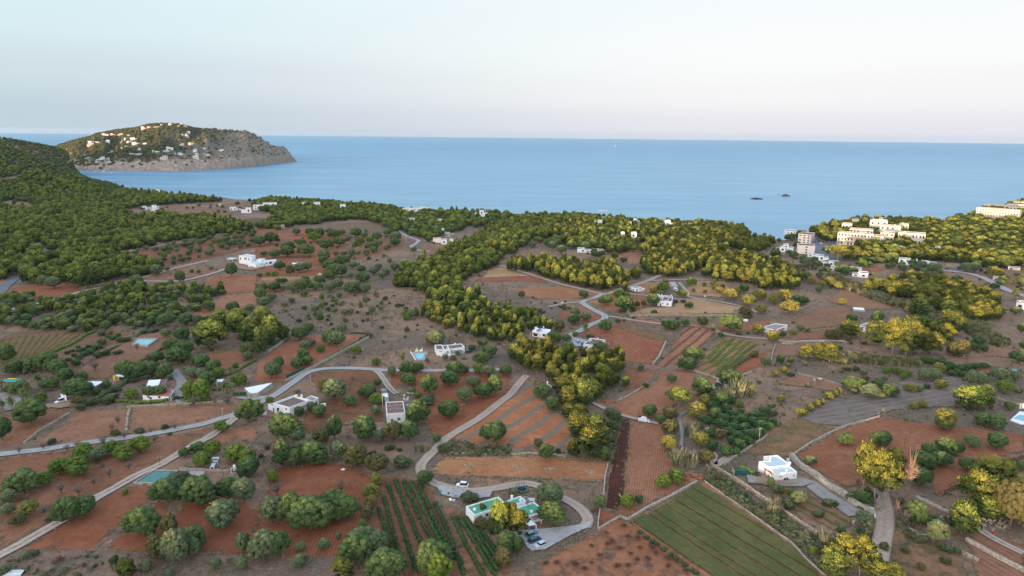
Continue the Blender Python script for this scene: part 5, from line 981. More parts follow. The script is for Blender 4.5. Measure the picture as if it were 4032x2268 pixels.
# ---- distant buildings
def slab(t, x0, x1, yt, yb, label, storeys=2, nw=3, wall='white', roof='greyroof', rot=0.0, depth=9.0, surf=None, name='villa', cat='villa', group=None, wing=True, hide=None, balc=False, win='glass'):
    xm = (x0 + x1) / 2; p = surf(t, xm, yb) if surf else G(t, xm, yb)
    if hide is None: hide = {'C4': 7.5 if x0 > 900 and yb < 600 else (5 if x0 > 1300 and yb < 645 else 0), 'C1': 6.0 if yb < 790 or x0 > 2400 else 2, 'C2': 6.5, 'C3': 6.5 if yb < 640 else 0, 'J5': 7}.get(t, 2.0 if t == 'J2' else 0)
    if hide and not surf:
        q_ = P(t, xm, yb, p.z + hide); p = Vector((q_.x, q_.y, float(gz(q_.x, q_.y))))
    if p is None: p = surf(t, xm, yb + 8) or G(t, xm, yb)
    m = mpp(p) * T[t][2]; w = (x1 - x0) * m; H_ = max(2.6, (yb - yt) * m) + (hide if not surf else 0)
    dep_ = math.atan2(CAM_H - p.z, math.hypot(p.x, p.y)); H_ = max(2.6 + (hide if not surf else 0), H_ - depth * math.sin(dep_) * .8)
    d = Vector((p.x, p.y, 0)).normalized(); ra = math.atan2(d.x, d.y); a = -ra + rot; ux = Vector((math.cos(a), math.sin(a))); uy = Vector((-ux.y, ux.x)); c = Vector((p.x, p.y)) + uy * depth * .5
    if surf: HRES.append((c.x, c.y, w * .5 + 4)); HRES.append((c.x - d.x * 14, c.y - d.y * 14, w * .45 + 2))
    h = House(name, label, cat, group); h.anchor(c.x, c.y, p.z, 0)
    def q(xa, xb, ya, yb_): return [c + ux * (xa * w) + uy * (ya * depth) for xa, ya in ((xa, ya), (xb, ya), (xb, yb_), (xa, yb_))]
    rr = random.Random(int(x0 * 7 + yt))
    b = -4 if surf else -2.5; par = .4
    if wing and storeys <= 2 and w > 7:
        f = rr.uniform(.5, .68); side = rr.random() < .5; lo = rr.uniform(.5, .75)
        A = (-.5, -.5 + f) if side else (.5 - f, .5); B = (-.5 + f, .5) if side else (-.5, .5 - f)
        h.poly(q(A[0], A[1], -.5, .5), H_ - par, roof, wall, par, p.z, base=b, front=not hide); h.poly(q(B[0], B[1], -.38, .45), max(2.3, (H_ - par) * lo), roof, wall, .3, p.z, base=b, front=not hide)
        hs = [(A, H_ - par, -.5), (B, max(2.3, (H_ - par) * lo), -.38)]
    else: h.poly(q(-.5, .5, -.5, .5), H_ - par, roof, wall, par, p.z, base=b, front=not hide); hs = [((-.5, .5), H_ - par, -.5)]
    for (xa, xb), hh, ya in hs:
        ns = max(1, min(storeys, int(hh / 2.5))); n = max(1, round(nw * (xb - xa)))
        for sfl in range(ns):
            for i in range(n):
                xx = xa + (xb - xa) * (i + .5) / n; fh = hh / ns; ww = min(1.9, w * (xb - xa) / n * .45); wh = fh * .42
                if rr.random() < .12: continue
                cc = c + ux * (xx * w) + uy * (ya * depth); cp = Vector((cc.x, cc.y, p.z + fh * (sfl + .52))) - h.o; nrm = Vector((-uy.x, -uy.y, 0))
                mb = MB(); mb.box(cp + nrm * .03, (ww + .2, .1, wh + .2), a); fo = mb.build('window', MT['concrete' if not balc else 'palestone'], h.root); mb = MB(); mb.box(cp + nrm * .08, (ww, .06, wh), a); mb.build('pane', MT[win], fo)
            if balc and ns > 1:
                cc = c + ux * ((xa + xb) / 2 * w) + uy * (ya * depth) - uy * .7; mb = MB(); mb.box(Vector((cc.x, cc.y, p.z + hh / ns * sfl + .45)) - h.o, (w * (xb - xa) * .97, 1.2, .8), a); mb.build('balcony', MT[wall], h.root)
    if rr.random() < .6 and not balc: cc = c + ux * (w * rr.uniform(-.3, .3)); mb = MB(); mb.box(Vector((cc.x, cc.y, p.z + H_ * .9)) - h.o, (.8, .8, H_ * .35), a); mb.build('chimney', MT[wall], h.root)
    return h
slab('J2', 210, 750, 305, 470, 'long white three storey guest house overlooking the sea', 2, 5, depth=10, name='guest_house', cat='hotel', wing=False, win='shutter'); slab('J2', 752, 1062, 272, 452, 'taller white wing of the sea view guest house', 2, 3, depth=10, name='guest_house', cat='hotel', wing=False, win='shutter')
slab('J2', 215, 585, 632, 790, 'stepped white house with blue balconies below the guest house', 2, 4); slab('J2', 180, 440, 812, 905, 'low cream terrace house below the stepped white house', 1, 3, 'cream')
slab('J2', 1100, 1468, 662, 800, 'white house between the guest house and the pine belt', 1, 4); slab('J2', 1238, 1518, 958, 1102, 'white cube house with low extension among dark trees', 1, 3); slab('J2', 1538, 1812, 1075, 1180, 'grey roofed low house beside the pine belt', 1, 3, 'concrete'); slab('J2', 1425, 1608, 1290, 1405, 'white cube of the low pink and white row', 1, 1, wing=False); slab('J2', 1698, 1806, 1285, 1405, 'right end cube of the low pink and white row', 1, 1, wing=False); slab('J2', 1168, 1420, 1288, 1355, 'low pink wing of the white row beside the pine belt', 1, 2, 'peach', 'tiles', wing=False)
for a_ in [('C2', 155, 236, 196, 235, 'white villa nearest the sea above the coastal pines', 1, 2), ('C2', 303, 412, 246, 272, 'long white villa in the coastal pines', 1, 3), ('C2', 214, 268, 250, 272, 'small white villa left of the long coastal villa', 1, 1), ('C2', 616, 702, 268, 298, 'white villa with roof turret in the coastal pines', 1, 2), ('C2', 2030, 2112, 326, 372, 'white clifftop villa amid pines in the centre', 2, 2), ('C2', 2024, 2082, 374, 398, 'small white annexe below the clifftop villa', 1, 2), ('C2', 1955, 2010, 350, 376, 'grey fronted house left of the clifftop villa', 1, 2), ('C2', 2070, 2205, 270, 320, 'white villa on the cliff edge above the central villa', 1, 3),
           ('C3', 818, 958, 324, 385, 'large white villa breaking the treeline against the sea', 2, 4), ('C3', 862, 908, 422, 450, 'small cream house below the treeline villa', 1, 1), ('C3', 1220, 1285, 406, 436, 'white house in the pines left of the turret house', 1, 2), ('C3', 1300, 1352, 386, 400, 'tiny white house nearest the cliff edge', 1, 1), ('C3', 1538, 1622, 424, 470, 'white house with roof turret before the sea pines', 1, 2), ('C3', 1150, 1202, 455, 470, 'low white cottage deep in the pines', 1, 1), ('C3', 1198, 1252, 543, 596, 'tall white tower house behind the golden pines', 2, 1), ('C3', 1094, 1132, 557, 573, 'low white annexe left of the tower house', 1, 1),
           ('C3', 656, 796, 704, 752, 'long white farmhouse in the clearing behind the golden wood', 1, 3), ('C3', 806, 922, 714, 752, 'stone and cream house right of the clearing farmhouse', 1, 2, 'cream'),
           ('C1', 10, 72, 812, 848, 'white house at the far left among forest', 1, 2), ('C1', 74, 146, 806, 828, 'tan roofed house at the far left among forest', 1, 2, 'white', 'brownroof'), ('C1', 1205, 1272, 796, 818, 'pink roofed house left in the clearing row', 1, 2, 'white', 'tiles'), ('C1', 1287, 1342, 788, 816, 'white house right in the clearing row', 1, 1), ('C1', 1278, 1332, 820, 836, 'low white shed below the clearing row', 1, 1), ('C1', 1946, 2032, 804, 824, 'long low white house in the tan clearing', 1, 3), ('C1', 2042, 2122, 810, 846, 'white house at the front of the tan clearing', 1, 2), ('C1', 2147, 2337, 768, 818, 'big white house with cream turret in the tan clearing', 2, 4), ('C1', 2490, 2558, 722, 748, 'white house behind the tan clearing', 1, 2), ('C1', 235, 282, 924, 946, 'small white house peeping out of the left forest', 1, 1), ('C1', 2350, 2406, 955, 980, 'small stone hut at the edge of the red orchard', 1, 1, 'palestone'), ('C1', 1325, 1352, 655, 684, 'lone white house in the forest below the bay', 1, 1),
           ('C4', 350, 432, 610, 664, 'white house with palms left of the peach block', 1, 2), ('C4', 418, 504, 592, 655, 'white two storey house beside the peach block', 2, 2), ('C4', 800, 868, 616, 658, 'white house across the street from the peach block', 1, 2), ('C4', 945, 1000, 636, 666, 'white house behind the tall pine', 1, 1), ('C4', 1460, 1640, 720, 788, 'large white villa at the edge of the hotel pines', 2, 4), ('C4', 1656, 1780, 744, 784, 'low white house right of the large white villa', 1, 3), ('C4', 1882, 1996, 772, 802, 'ruined stone barn beside the blue truck', 1, 2, 'stone', 'brownroof'),
           ('C4', 640, 735, 682, 712, 'upper house of the stepped white terrace', 1, 2), ('C4', 708, 818, 688, 742, 'middle house of the stepped white terrace', 1, 3), ('C4', 762, 902, 738, 790, 'lower house of the stepped white terrace', 2, 3), ('C4', 815, 882, 792, 832, 'lowest small house of the stepped white terrace', 1, 1), ('C4', 988, 1112, 798, 836, 'white cottage with long wall above the reeds', 1, 2), ('C4', 1042, 1168, 838, 892, 'white cottage at the edge of the reed valley', 1, 2, 'white', 'brownroof'), ('C4', 320, 402, 442, 478, 'white beach house by the cove', 1, 2), ('C4', 1935, 2032, 667, 692, 'white house under the trunks of the hotel pines', 1, 2), ('C4', 1780, 1822, 624, 642, 'flat white roof among the hotel pines', 1, 1), ('C4', 1400, 1482, 620, 638, 'low white house behind the hotel pines', 1, 1), ('B4', 2028, 2120, 590, 662, 'white house at the right edge beside the palm', 1, 2), ('C4', 2298, 2340, 897, 920, 'small cream shed in the field right of the road', 1, 1, 'cream'), ('C4', 2440, 2530, 805, 830, 'long low house at the far right', 1, 2, 'cream')]:
    slab(*a_)
slab('C4', 452, 548, 466, 545, 'white and peach apartment block nearest the beach', 4, 4, 'white', rot=.25, depth=16, name='apartment_block', cat='apartments', balc=True); slab('C4', 549, 656, 486, 590, 'tall peach apartment block with curved roof line', 4, 3, 'peach', 'brownroof', -.2, 22, name='apartment_block', cat='apartments', wing=False); slab('C4', 553, 692, 590, 682, 'peach apartment block with blank front wall', 3, 1, 'peach', 'brownroof', .1, 16, name='apartment_block', cat='apartments', wing=False)
HT = dict(name='hotel_block', cat='hotel', wing=False)
slab('C4', 945, 1028, 402, 462, 'cream hotel wing with arches behind the pines', 2, 3, 'cream', depth=14, **HT); slab('C4', 1035, 1092, 368, 402, 'small cream hotel pavilion nearest the sea', 1, 2, 'cream', depth=10, **HT)
slab('C4', 1196, 1336, 372, 470, 'central cream hotel tower with blue glazed roof', 3, 3, 'cream', 'paleroof', depth=18, **HT); slab('C4', 1275, 1308, 354, 400, 'small square turret on the cream hotel', 2, 1, 'cream', depth=6, **HT)
slab('C4', 1455, 1530, 406, 482, 'right rear cream hotel wing', 3, 3, 'cream', depth=14, **HT); slab('C4', 1292, 1452, 420, 500, 'upper right cream hotel wing', 3, 4, 'cream', depth=12, **HT); slab('C4', 1292, 1402, 480, 545, 'lower right cream hotel wing beside the arcade', 3, 3, 'cream', depth=14, **HT)
slab('C4', 1020, 1208, 452, 520, 'upper tier of the stepped cream hotel front', 3, 7, 'cream', depth=12, balc=True, **HT); slab('C4', 918, 1205, 486, 552, 'lower tier of the stepped cream hotel front', 3, 11, 'cream', depth=12, balc=True, **HT); slab('C4', 1196, 1306, 508, 558, 'hotel arcade with red striped roof', 1, 5, 'peach', 'tiles', depth=12, **HT)
slab('C4', 1460, 1672, 484, 545, 'low cream hotel wing among the right hand pines', 2, 8, 'cream', depth=14, **HT)
slab('J5', 880, 2215, 660, 1000, 'long five storey cream hotel on the far point', 5, 15, 'cream', rot=-.18, depth=16, balc=True, **HT); slab('J5', 520, 900, 625, 790, 'left end wing of the long cream hotel', 3, 5, 'cream', depth=14, **HT)
for i, (a0, a1, b0, b1) in enumerate([(1400, 1800, 345, 470), (1290, 1820, 430, 545), (1160, 1900, 510, 640)]): slab('J5', a0, a1, b0, b1, ['top', 'middle', 'bottom'][i] + ' tier of the terraced apartments above the long hotel', 2, 7, 'cream', 'tiles', depth=12, balc=True, name='apartment_terrace', cat='apartments', wing=False)
for i, (a0, a1, b0, b1) in enumerate([(2180, 2700, 415, 540), (2010, 2700, 500, 640), (1900, 2650, 590, 720)]): slab('J5', a0, a1, b0, b1, ['top', 'middle', 'bottom'][i] + ' tier of the terraced apartments at the right edge', 2, 8, 'cream', 'tiles', depth=12, balc=True, name='apartment_terrace', cat='apartments', wing=False)
# headland villas: x0,x1,top,bottom,(wall) in two frames
HV = []
for t, s in (('J6', "355,550,750,840,c 385,560,685,745,w 625,785,695,770,c 850,1050,655,730,w 830,1010,445,515,w 1090,1220,445,500,p 1325,1470,445,500,c 1605,1735,480,520,c 1520,1610,585,640,w 1725,1935,575,655,w 1605,1740,680,720,w 1410,1490,705,750,w 1780,1990,720,800,w 2110,2230,740,800,w 1530,1620,840,865,w 1410,1465,895,945,c 1095,1215,990,1070,c 990,1060,1045,1080,c 1955,2040,900,970,w 1690,1830,1065,1110,c 1870,2080,1075,1130,c 275,440,1105,1150,w 300,425,1190,1250,c 750,900,1185,1260,w 915,1050,1210,1280,c 640,830,1255,1290,w 2065,2190,225,320,p 2250,2370,225,270,p 615,715,1310,1365,w 940,1080,1320,1380,w"),
             ('J7', "250,340,150,185,p 510,630,125,180,p 850,940,140,180,c 45,220,225,250,c 790,850,190,230,c 980,1100,195,240,c 1055,1190,375,435,w 920,1000,460,520,p 1035,1160,460,580,c 870,1005,760,830,p 1140,1310,735,810,c 450,650,870,940,w 430,555,960,1020,w 340,415,990,1035,w 820,1000,1060,1140,w 700,745,1065,1100,c 1295,1410,935,1040,w 1295,1460,1085,1250,p 1610,1680,1070,1100,c 1680,1800,1100,1150,w 2095,2255,945,1010,w 1605,1750,900,930,w 260,480,1150,1290,c 0,60,980,1020,w 90,230,1005,1040,w")):
    for q in s.split():
        x0, x1, a, b, w = q.split(','); wall = {'w': 'white', 'c': 'cream', 'p': 'peach'}[w]; u, v = src(t, (float(x0) + float(x1)) / 2, float(b))
        zone = 'on the crest of' if v < 515 else ('high on' if v < 565 else ('halfway up' if v < 600 else ('low on' if v < 625 else 'just above the cliffs of')))
        lab = ('wide ' if float(x1) - float(x0) > 150 else 'small ') + {'w': 'white', 'c': 'cream', 'p': 'pinkish'}[w] + ' villa ' + zone + ' the wooded headland'
        HV.append((u, slab(t, float(x0), float(x1), float(a), float(b), lab, 1 if float(b) - float(a) < 60 else 2, 3, wall, depth=9, surf=hit_headland, group='villas scattered over the headland')))

# ================================================================= WALLS, HEDGES, POLES
def wall(label, s, h=1.3, th=.5, mat='stone', name='stone_wall', jit=.18, hh=None):
    c = [p for p in curve_pts(gpts(s), 1.6)]; V = []; F = []; o = c[0].copy()
    for i, p in enumerate(c):
        t = c[min(i + 1, len(c) - 1)] - c[max(0, i - 1)]; t.z = 0; t.normalize(); n = Vector((-t.y, t.x, 0)) * th / 2; j = mnoise.noise(p * .7) * jit
        for off, z in ((n, -.3), (n * .85, h + j), (-n * .85, h + j * .8), (-n, -.3)): q = p + off - o + n * j * .6; V.append((q.x, q.y, q.z + z))
    for i in range(len(c) - 1):
        for k in range(3): a = i * 4 + k; F.append((a, a + 1, a + 5, a + 4))
    F += [(3, 2, 1, 0), (len(V) - 4, len(V) - 3, len(V) - 2, len(V) - 1)]
    w = link(name, mesh(name, V, F, MT[mat]), None, o); return tag(w, label, 'wall')
wall('pale wall along the upper edge of the gravel road', "B2:950,878 560,1088 500,1122 380,1180 240,1255", 1.5, .4, 'palestone', jit=.06)
wall('grey stone wall beside the pine clump', "B2:320,838 180,960 100,1012", 1.5, .5, 'palestone'); wall('tan stone wall between the green field and the white villa drive', "A3:1480,640 1700,770 1902,912;A4:150,1010 330,1130 430,1190", 1.6, .6, 'stone')
wall('low pale wall left of the dark ploughed strip', "A3:712,625 690,720 680,850 665,900", .9, .5, 'palestone'); wall('low wall left of the small red plot', "A3:655,950 640,1050 638,1100", .7, .4, 'palestone')
wall('pale field wall below the small red plot', "A3:640,1108 720,1060 805,1015 860,1035", .8, .45, 'palestone'); wall('stone bank between the ploughed field and the green field', "A3:865,1035 1000,950 1180,860 1375,750", .8, .7, 'palestone')
wall('low tan kerb along the right side of the green field', "A3:1432,752 1700,940 1902,1085;A4:180,1215 300,1345 430,1455", .6, .5, 'palestone'); wall('low white wall below the citrus orchard', "A3:1575,630 1640,578 1700,540 1902,408", .9, .4, 'palestone', jit=.05)
wall('pale wall around the large brown field, upper side', "A4:170,565 330,460 550,350 680,310 825,270", .9, .6, 'palestone'); wall('broad stone bank below the large brown field', "A4:170,565 240,640 340,700 450,790 560,850 650,930 790,1005", 1.7, 1.8, 'palestone', jit=.3)
wall('tan terrace wall below the straw coloured terrace', "B3:940,690 960,715 1300,712 1800,722", 1.9, .6, 'stone'); wall('grey wall between the red field and the dark striped field', "B3:1150,1112 1200,1050 1255,930", 1.2, .9, 'palestone', jit=.3)
wall('white kerb wall below the green striped field, left part', "B3:1488,1165 1600,1200 1700,1240", .8, .6, 'palestone', jit=.05); wall('white kerb wall below the red strip, right part', "B3:1742,1243 1860,1210 1952,1170", .8, .6, 'palestone', jit=.05)
wall('tumbled stone wall right of the bare track', "A4:1040,1100 1120,1150 1200,1165", 1.0, .9, 'stone', jit=.4); wall('tumbled stone wall in the bottom right corner', "A4:1260,1225 1450,1285 1560,1345", 1.0, .9, 'stone', jit=.4); wall('long pale retaining wall at the bottom right', "A4:1470,1190 1700,1320 1902,1425", 1.3, 1.0, 'palestone', jit=.3); wall('pale rubble bank beside the dead trees', "A4:1100,868 1220,925 1340,985", .9, 1.3, 'palestone', jit=.4)
wall('low tan bank in front of the cottage hedge', "H4:0,935 700,895 1500,850 2500,790", .7, .9, 'stone'); wall('grass grown bank between the two left brown fields', "A1:180,465 300,370 430,295 520,240", .7, .8, 'stone', jit=.3); wall('stony strip between the two pinkish left fields', "A1:935,375 945,290 965,200", .5, 1.2, 'stone', jit=.3)
wall('tan orchard terrace wall under the shrine', "B2:50,420 300,415 560,405 552,375", 1.8, .5, 'stone'); wall('thin stone wall across the upper orchard', "B2:820,288 1000,215 1250,150", .8, .5, 'stone'); wall('thin stone wall below the left red orchard', "B1:1820,200 1950,165 2087,125", .9, .5, 'stone'); wall('stone wall crossing the middle of the orchard', "B2:600,280 700,215 900,130 1100,60", .7, .5, 'stone'); wall('stone wall along the right of the reservoir track', "A1:1330,665 1500,668 1700,680", .9, .5, 'palestone')
wall('bank along the orange field below the furrowed field', "A2:1400,540 1902,545;A3:200,540 400,560", .5, 1.0, 'stone', jit=.3); wall('red earth bank above the golden field', "B3:850,1415 950,1370 1110,1270", .8, .8, 'stone', jit=.3); wall('stone wall in the grey right hand fields', "B4:240,1185 330,1205 425,1228 600,1280", .7, .6, 'stone'); wall('stone wall below the white house with small red roof', "B4:110,935 200,945 290,930", 1.0, .6, 'stone'); wall('long field wall in front of the golden pines', "B4:90,918 300,925 640,915", .5, .5, 'palestone'); wall('stone wall climbing the slope on the right', "B4:220,685 330,630 435,590", 1.1, .6, 'stone'); wall('field wall right of the pinkish strip field', "B4:60,950 40,1010 25,1080", .7, .5, 'palestone'); wall('wall around the clearing behind the golden wood', "C3:195,645 250,585 460,590 770,640", 1.6, .6, 'stone'); wall('wall between the clearing and the golden pines', "C3:1325,920 1335,840 1345,790", 1.4, .5, 'palestone'); wall('curved garden wall at the right edge', "A4:1700,130 1760,160 1902,185", 1.0, .6, 'stone'); wall('white garden wall in front of the cottage', "H4:720,740 950,715 1060,700", 1.0, .3, 'white', 'garden_wall', 0)
wall('stone wall above the grass strip by the loop track', "B2:1460,1170 1640,1160", .5, .8, 'stone', jit=.3)

def hedge(label, s, w=1.2, h=1.3, mat='fresh', name='hedge', cat='hedge', step=.7, group=None, gap=0.0, seed=1):
    c = catmull([Vector(p) for p in gpts(s)], step); o = c[0].copy(); cl = Cloud(seed + len(c))
    for p in c:
        if cl.r.rand() < gap: continue
        q = p - o; sw, sh = w / 2 * cl.r.uniform(.75, 1.2), h / 2 * cl.r.uniform(.75, 1.15); q += Vector((cl.r.uniform(-.15, .15) * w, cl.r.uniform(-.15, .15) * w, 0))
        a = cl.r.uniform(0, .7); cl.blob((q.x, q.y, q.z + sh * .95), (sw, sw, sh), a, .25); cl.leaves((q.x, q.y, q.z + sh), (sw, sw, sh), 16, .28, a)
    return tag(link(name, cl.mesh(name, MT[mat]), None, o), label, cat, group)
hedge('clipped green hedge in front of the red roofed cottage', "H4:-250,800 0,800 400,830 800,800 1250,710", 2.0, 1.6); hedge('ivy covered hedge beside the dark cottage gate', "H4:1410,760 1600,800 2100,750", 2.0, 1.6, 'fresh')
hedge('green hedge along the pale road wall', "B2:940,868 560,1075", 1.0, 1.6, 'carob', gap=.12); hedge('dark hedge beside the vineyard plot', "B1:780,845 690,880 600,940 440,1010", 1.8, 1.6, 'fresh'); hedge('long hedge between the reservoir field and the carob trees', "B1:1350,965 1200,1060 1100,1110", 1.6, 1.5, 'fresh'); hedge('hedge from the olive clump towards the pale wall', "B1:2087,1075 1900,1180 1830,1200", 1.5, 1.3, 'fresh'); hedge('dark hedge below the vineyard beside the palms', "B1:400,1035 250,1090 100,1170", 1.8, 1.8, 'fresh'); hedge('low hedge in front of the small white cottage', "H7:0,510 150,540 320,590", 1.8, 1.2, 'carob'); hedge('dark hedge between the young citrus plot and the brown field', "B1:960,960 860,1010 780,1045", 1.8, 1.0, 'dark'); hedge('hedge above the blue reservoir', "B1:1230,790 1150,850 1110,885", 1.8, 1.2, 'carob'); hedge('dark ivy strip climbing beside the yellow fronted shed', "B1:1080,1225 960,1300 840,1360 720,1430", 2.2, 1.4, 'carob'); hedge('shrub row dividing the green striped field from the red strip', "B3:1990,1010 1850,1100 1740,1170 1680,1210", 2.6, 1.6, 'brownish', gap=.1); hedge('low shrub row beside the upper red field', "B2:780,855 870,858 930,860", 1.3, .9, 'dark'); hedge('grassy bank of shrubs below the gravel parking place', "A3:330,1245 450,1180 560,1110", 1.0, .5, 'straw', gap=.3); hedge('thin line of grass between the two large crop halves of the loop meadow', "A3:0,722 300,728 600,745", 1.2, .6, 'reed', gap=.45)
vt = ["910,945 960,1110 1020,1290", "950,870 1010,1100 1080,1340", "980,775 1080,1070 1190,1420", "1037,750 1160,1060 1300,1390", "1095,748 1210,1010 1345,1270", "1150,762 1270,1010 1400,1260", "1215,780 1330,1050 1470,1330", "1330,915 1420,1120 1545,1440"]
for i, s in enumerate(vt): hedge('%s row from left of tall green crop beside the green roofed house' % ['first', 'second', 'third', 'fourth', 'fifth', 'sixth', 'seventh', 'last'][i], 'A2:' + s, 1.25, 1.25, 'citrus', 'crop_row', 'crop row', .55, 'tall green crop rows', .1, i)
vt = ["1465,1018 1560,1220 1690,1449", "1508,1012 1620,1200 1770,1440", "1556,1022 1660,1190 1790,1400", "1620,1085 1690,1190 1810,1350", "1668,1110 1740,1210 1800,1290"]
for i, s in enumerate(vt): hedge('%s row from the left of the dark green crop below the green roofed house' % ['first', 'second', 'third', 'fourth', 'last'][i], 'A2:' + s, 1.3, 1.0, 'citrus', 'crop_row', 'crop row', .55, 'dark green crop rows below the house', .05, 20 + i)
for i in range(11):
    f = i / 10; x0, y0 = 10 + 560 * f, 905 - 60 * f; hedge(['first', 'second', 'third', 'fourth', 'fifth', 'sixth', 'seventh', 'eighth', 'ninth', 'tenth', 'last'][i] + ' vine row from left in the brown left hand vineyard plot', 'B1:%d,%d %d,%d' % (20 + 640 * f, 900 - 55 * f, -40 + 470 * f, 1130 - 120 * f), .9, .6, 'yellow', 'vine_row', 'vine row', 1.0, 'vine rows of the left hand plot', 0, 40 + i)
for i, s in enumerate(["1740,905 1600,1060", "1800,905 1620,1095", "1868,915 1650,1125", "1930,930 1690,1150", "1985,945 1720,1160"]): hedge('%s low green row from the left in the striped valley field' % ['first', 'second', 'third', 'fourth', 'fifth'][i], 'B3:' + s, 2.0, .45, 'fresh', 'crop_row', 'crop row', .9, 'low green rows of the striped valley field', .05, 60 + i)

def pole(t, x, yb, yt, label, arm=True, mat='palebark', r=.14):
    b = G(t, x, yb); m = mpp(b) * T[t][2]; h = (yb - yt) * m / math.cos(math.atan2(CAM_H, math.hypot(b.x, b.y))); o = empty('power_pole' if arm else 'fence_post', b); tag(o, label, 'pole' if arm else 'post')
    mb = MB(); mb.tube((0, 0, -.2), (0, 0, h), r, r * .65, 7); mb.build('shaft', MT[mat], o)
    if arm:
        mb = MB(); mb.box((0, 0, h - .5), (1.5, .12, .12), .4); mb.build('crossarm', MT['metal'], o)
        for k in (-.6, 0, .6): mb = MB(); mb.tube((k * math.cos(.4), k * math.sin(.4), h - .44), (k * math.cos(.4), k * math.sin(.4), h - .2), .06, .04, 6); mb.build('insulator', MT['white'], o)
    return b + Vector((0, 0, h))
tops = {}
for k, a_ in {'a': ('A1', 1655, 275, 200, 'pale power pole at the gravel road junction on the left'), 'b': ('A2', 943, 232, 100, 'tall pale power pole beside the square white house'), 'c': ('A2', 1540, 262, 170, 'power pole with slack wires beside the loop track'), 'd': ('B2', 445, 1250, 1160, 'concrete power pole beside the bend of the gravel road'), 'e': ('B2', 1592, 1055, 945, 'power pole in front of the pool house'), 'f': ('A3', 178, 322, 228, 'thin pole in the furrowed field'), 'g': ('A3', 1442, 470, 345, 'thin pole at the left of the citrus orchard'), 'h': ('A3', 1835, 445, 350, 'thin pole at the right of the citrus orchard'), 'i': ('A4', 1012, 490, 380, 'thin pole standing in the large brown field'), 'j': ('B4', 1432, 1272, 1208, 'pale pole among the bushes of the grey field'), 'k': ('A1', 1190, 632, 558, 'thin pole beside the dirt track above the reservoir'), 'l': ('A1', 1665, 762, 632, 'pole beside the roofless ruin'), 'm': ('B3', 1515, 1012, 960, 'thin pole in the striped valley fields'), 'n': ('B3', 1910, 1002, 960, 'thin pole at the right of the striped valley fields'), 'o': ('B1', 1616, 1062, 990, 'thin pole right of the carob clump'), 'p': ('B1', 938, 1190, 1115, 'thin pole behind the yellow fronted shed'), 'q': ('B2', 97, 1100, 1000, 'thin pole in the red field beside the pine clump'), 'r': ('B3', 1028, 160, 70, 'tall pole behind the golden pine wood'), 's': ('B3', 1845, 150, 110, 'pole in front of the green coastal pines'), 't': ('C2', 472, 445, 360, 'pole at the edge of the coastal forest'), 'u': ('C2', 1271, 535, 488, 'pale pole beside the upper lane'), 'v': ('C2', 1592, 515, 460, 'pole between the white coastal houses'), 'w': ('C2', 1467, 430, 390, 'pole below the long guest house'), 'x': ('B1', 378, 1245, 1205, 'thin pole between the two palms'), 'y': ('B2', 1985, 1010, 960, 'pole beside the lane right of the pool house'), 'z': ('B3', 825, 520, 480, 'pole in front of the golden wood')}.items():
    tops[k] = pole(*a_, mat='concrete' if k in 'abdehu' else 'bark', r=.17 if k in 'abd' else .11)
def wire(label, a, b, sag=1.0):
    V = []; F = []; n = 12; c = [a.lerp(b, i / n) - Vector((0, 0, 4 * sag * (i / n) * (1 - i / n))) for i in range(n + 1)]; mb = MB()
    for i in range(n): mb.tube(c[i] - a, c[i + 1] - a, .025, .025, 4)
    o = mb.build('power_cable', MT['metal'], None, a); tag(o, label, 'cable')
wire('power cable from the tall pale pole to the pole beside the loop track', tops['b'], tops['c'], 1.6); wire('power cable from the tall pale pole to the concrete road pole', tops['b'], tops['d'], 1.5); wire('power cable from the concrete road pole to the pool house pole', tops['d'], tops['e'], 2.0)
wire('power cable from the junction pole to the concrete road pole', tops['a'], tops['d'], 2.0); wire('power cable over the left of the citrus orchard', tops['g'], tops['h'], 1.5)

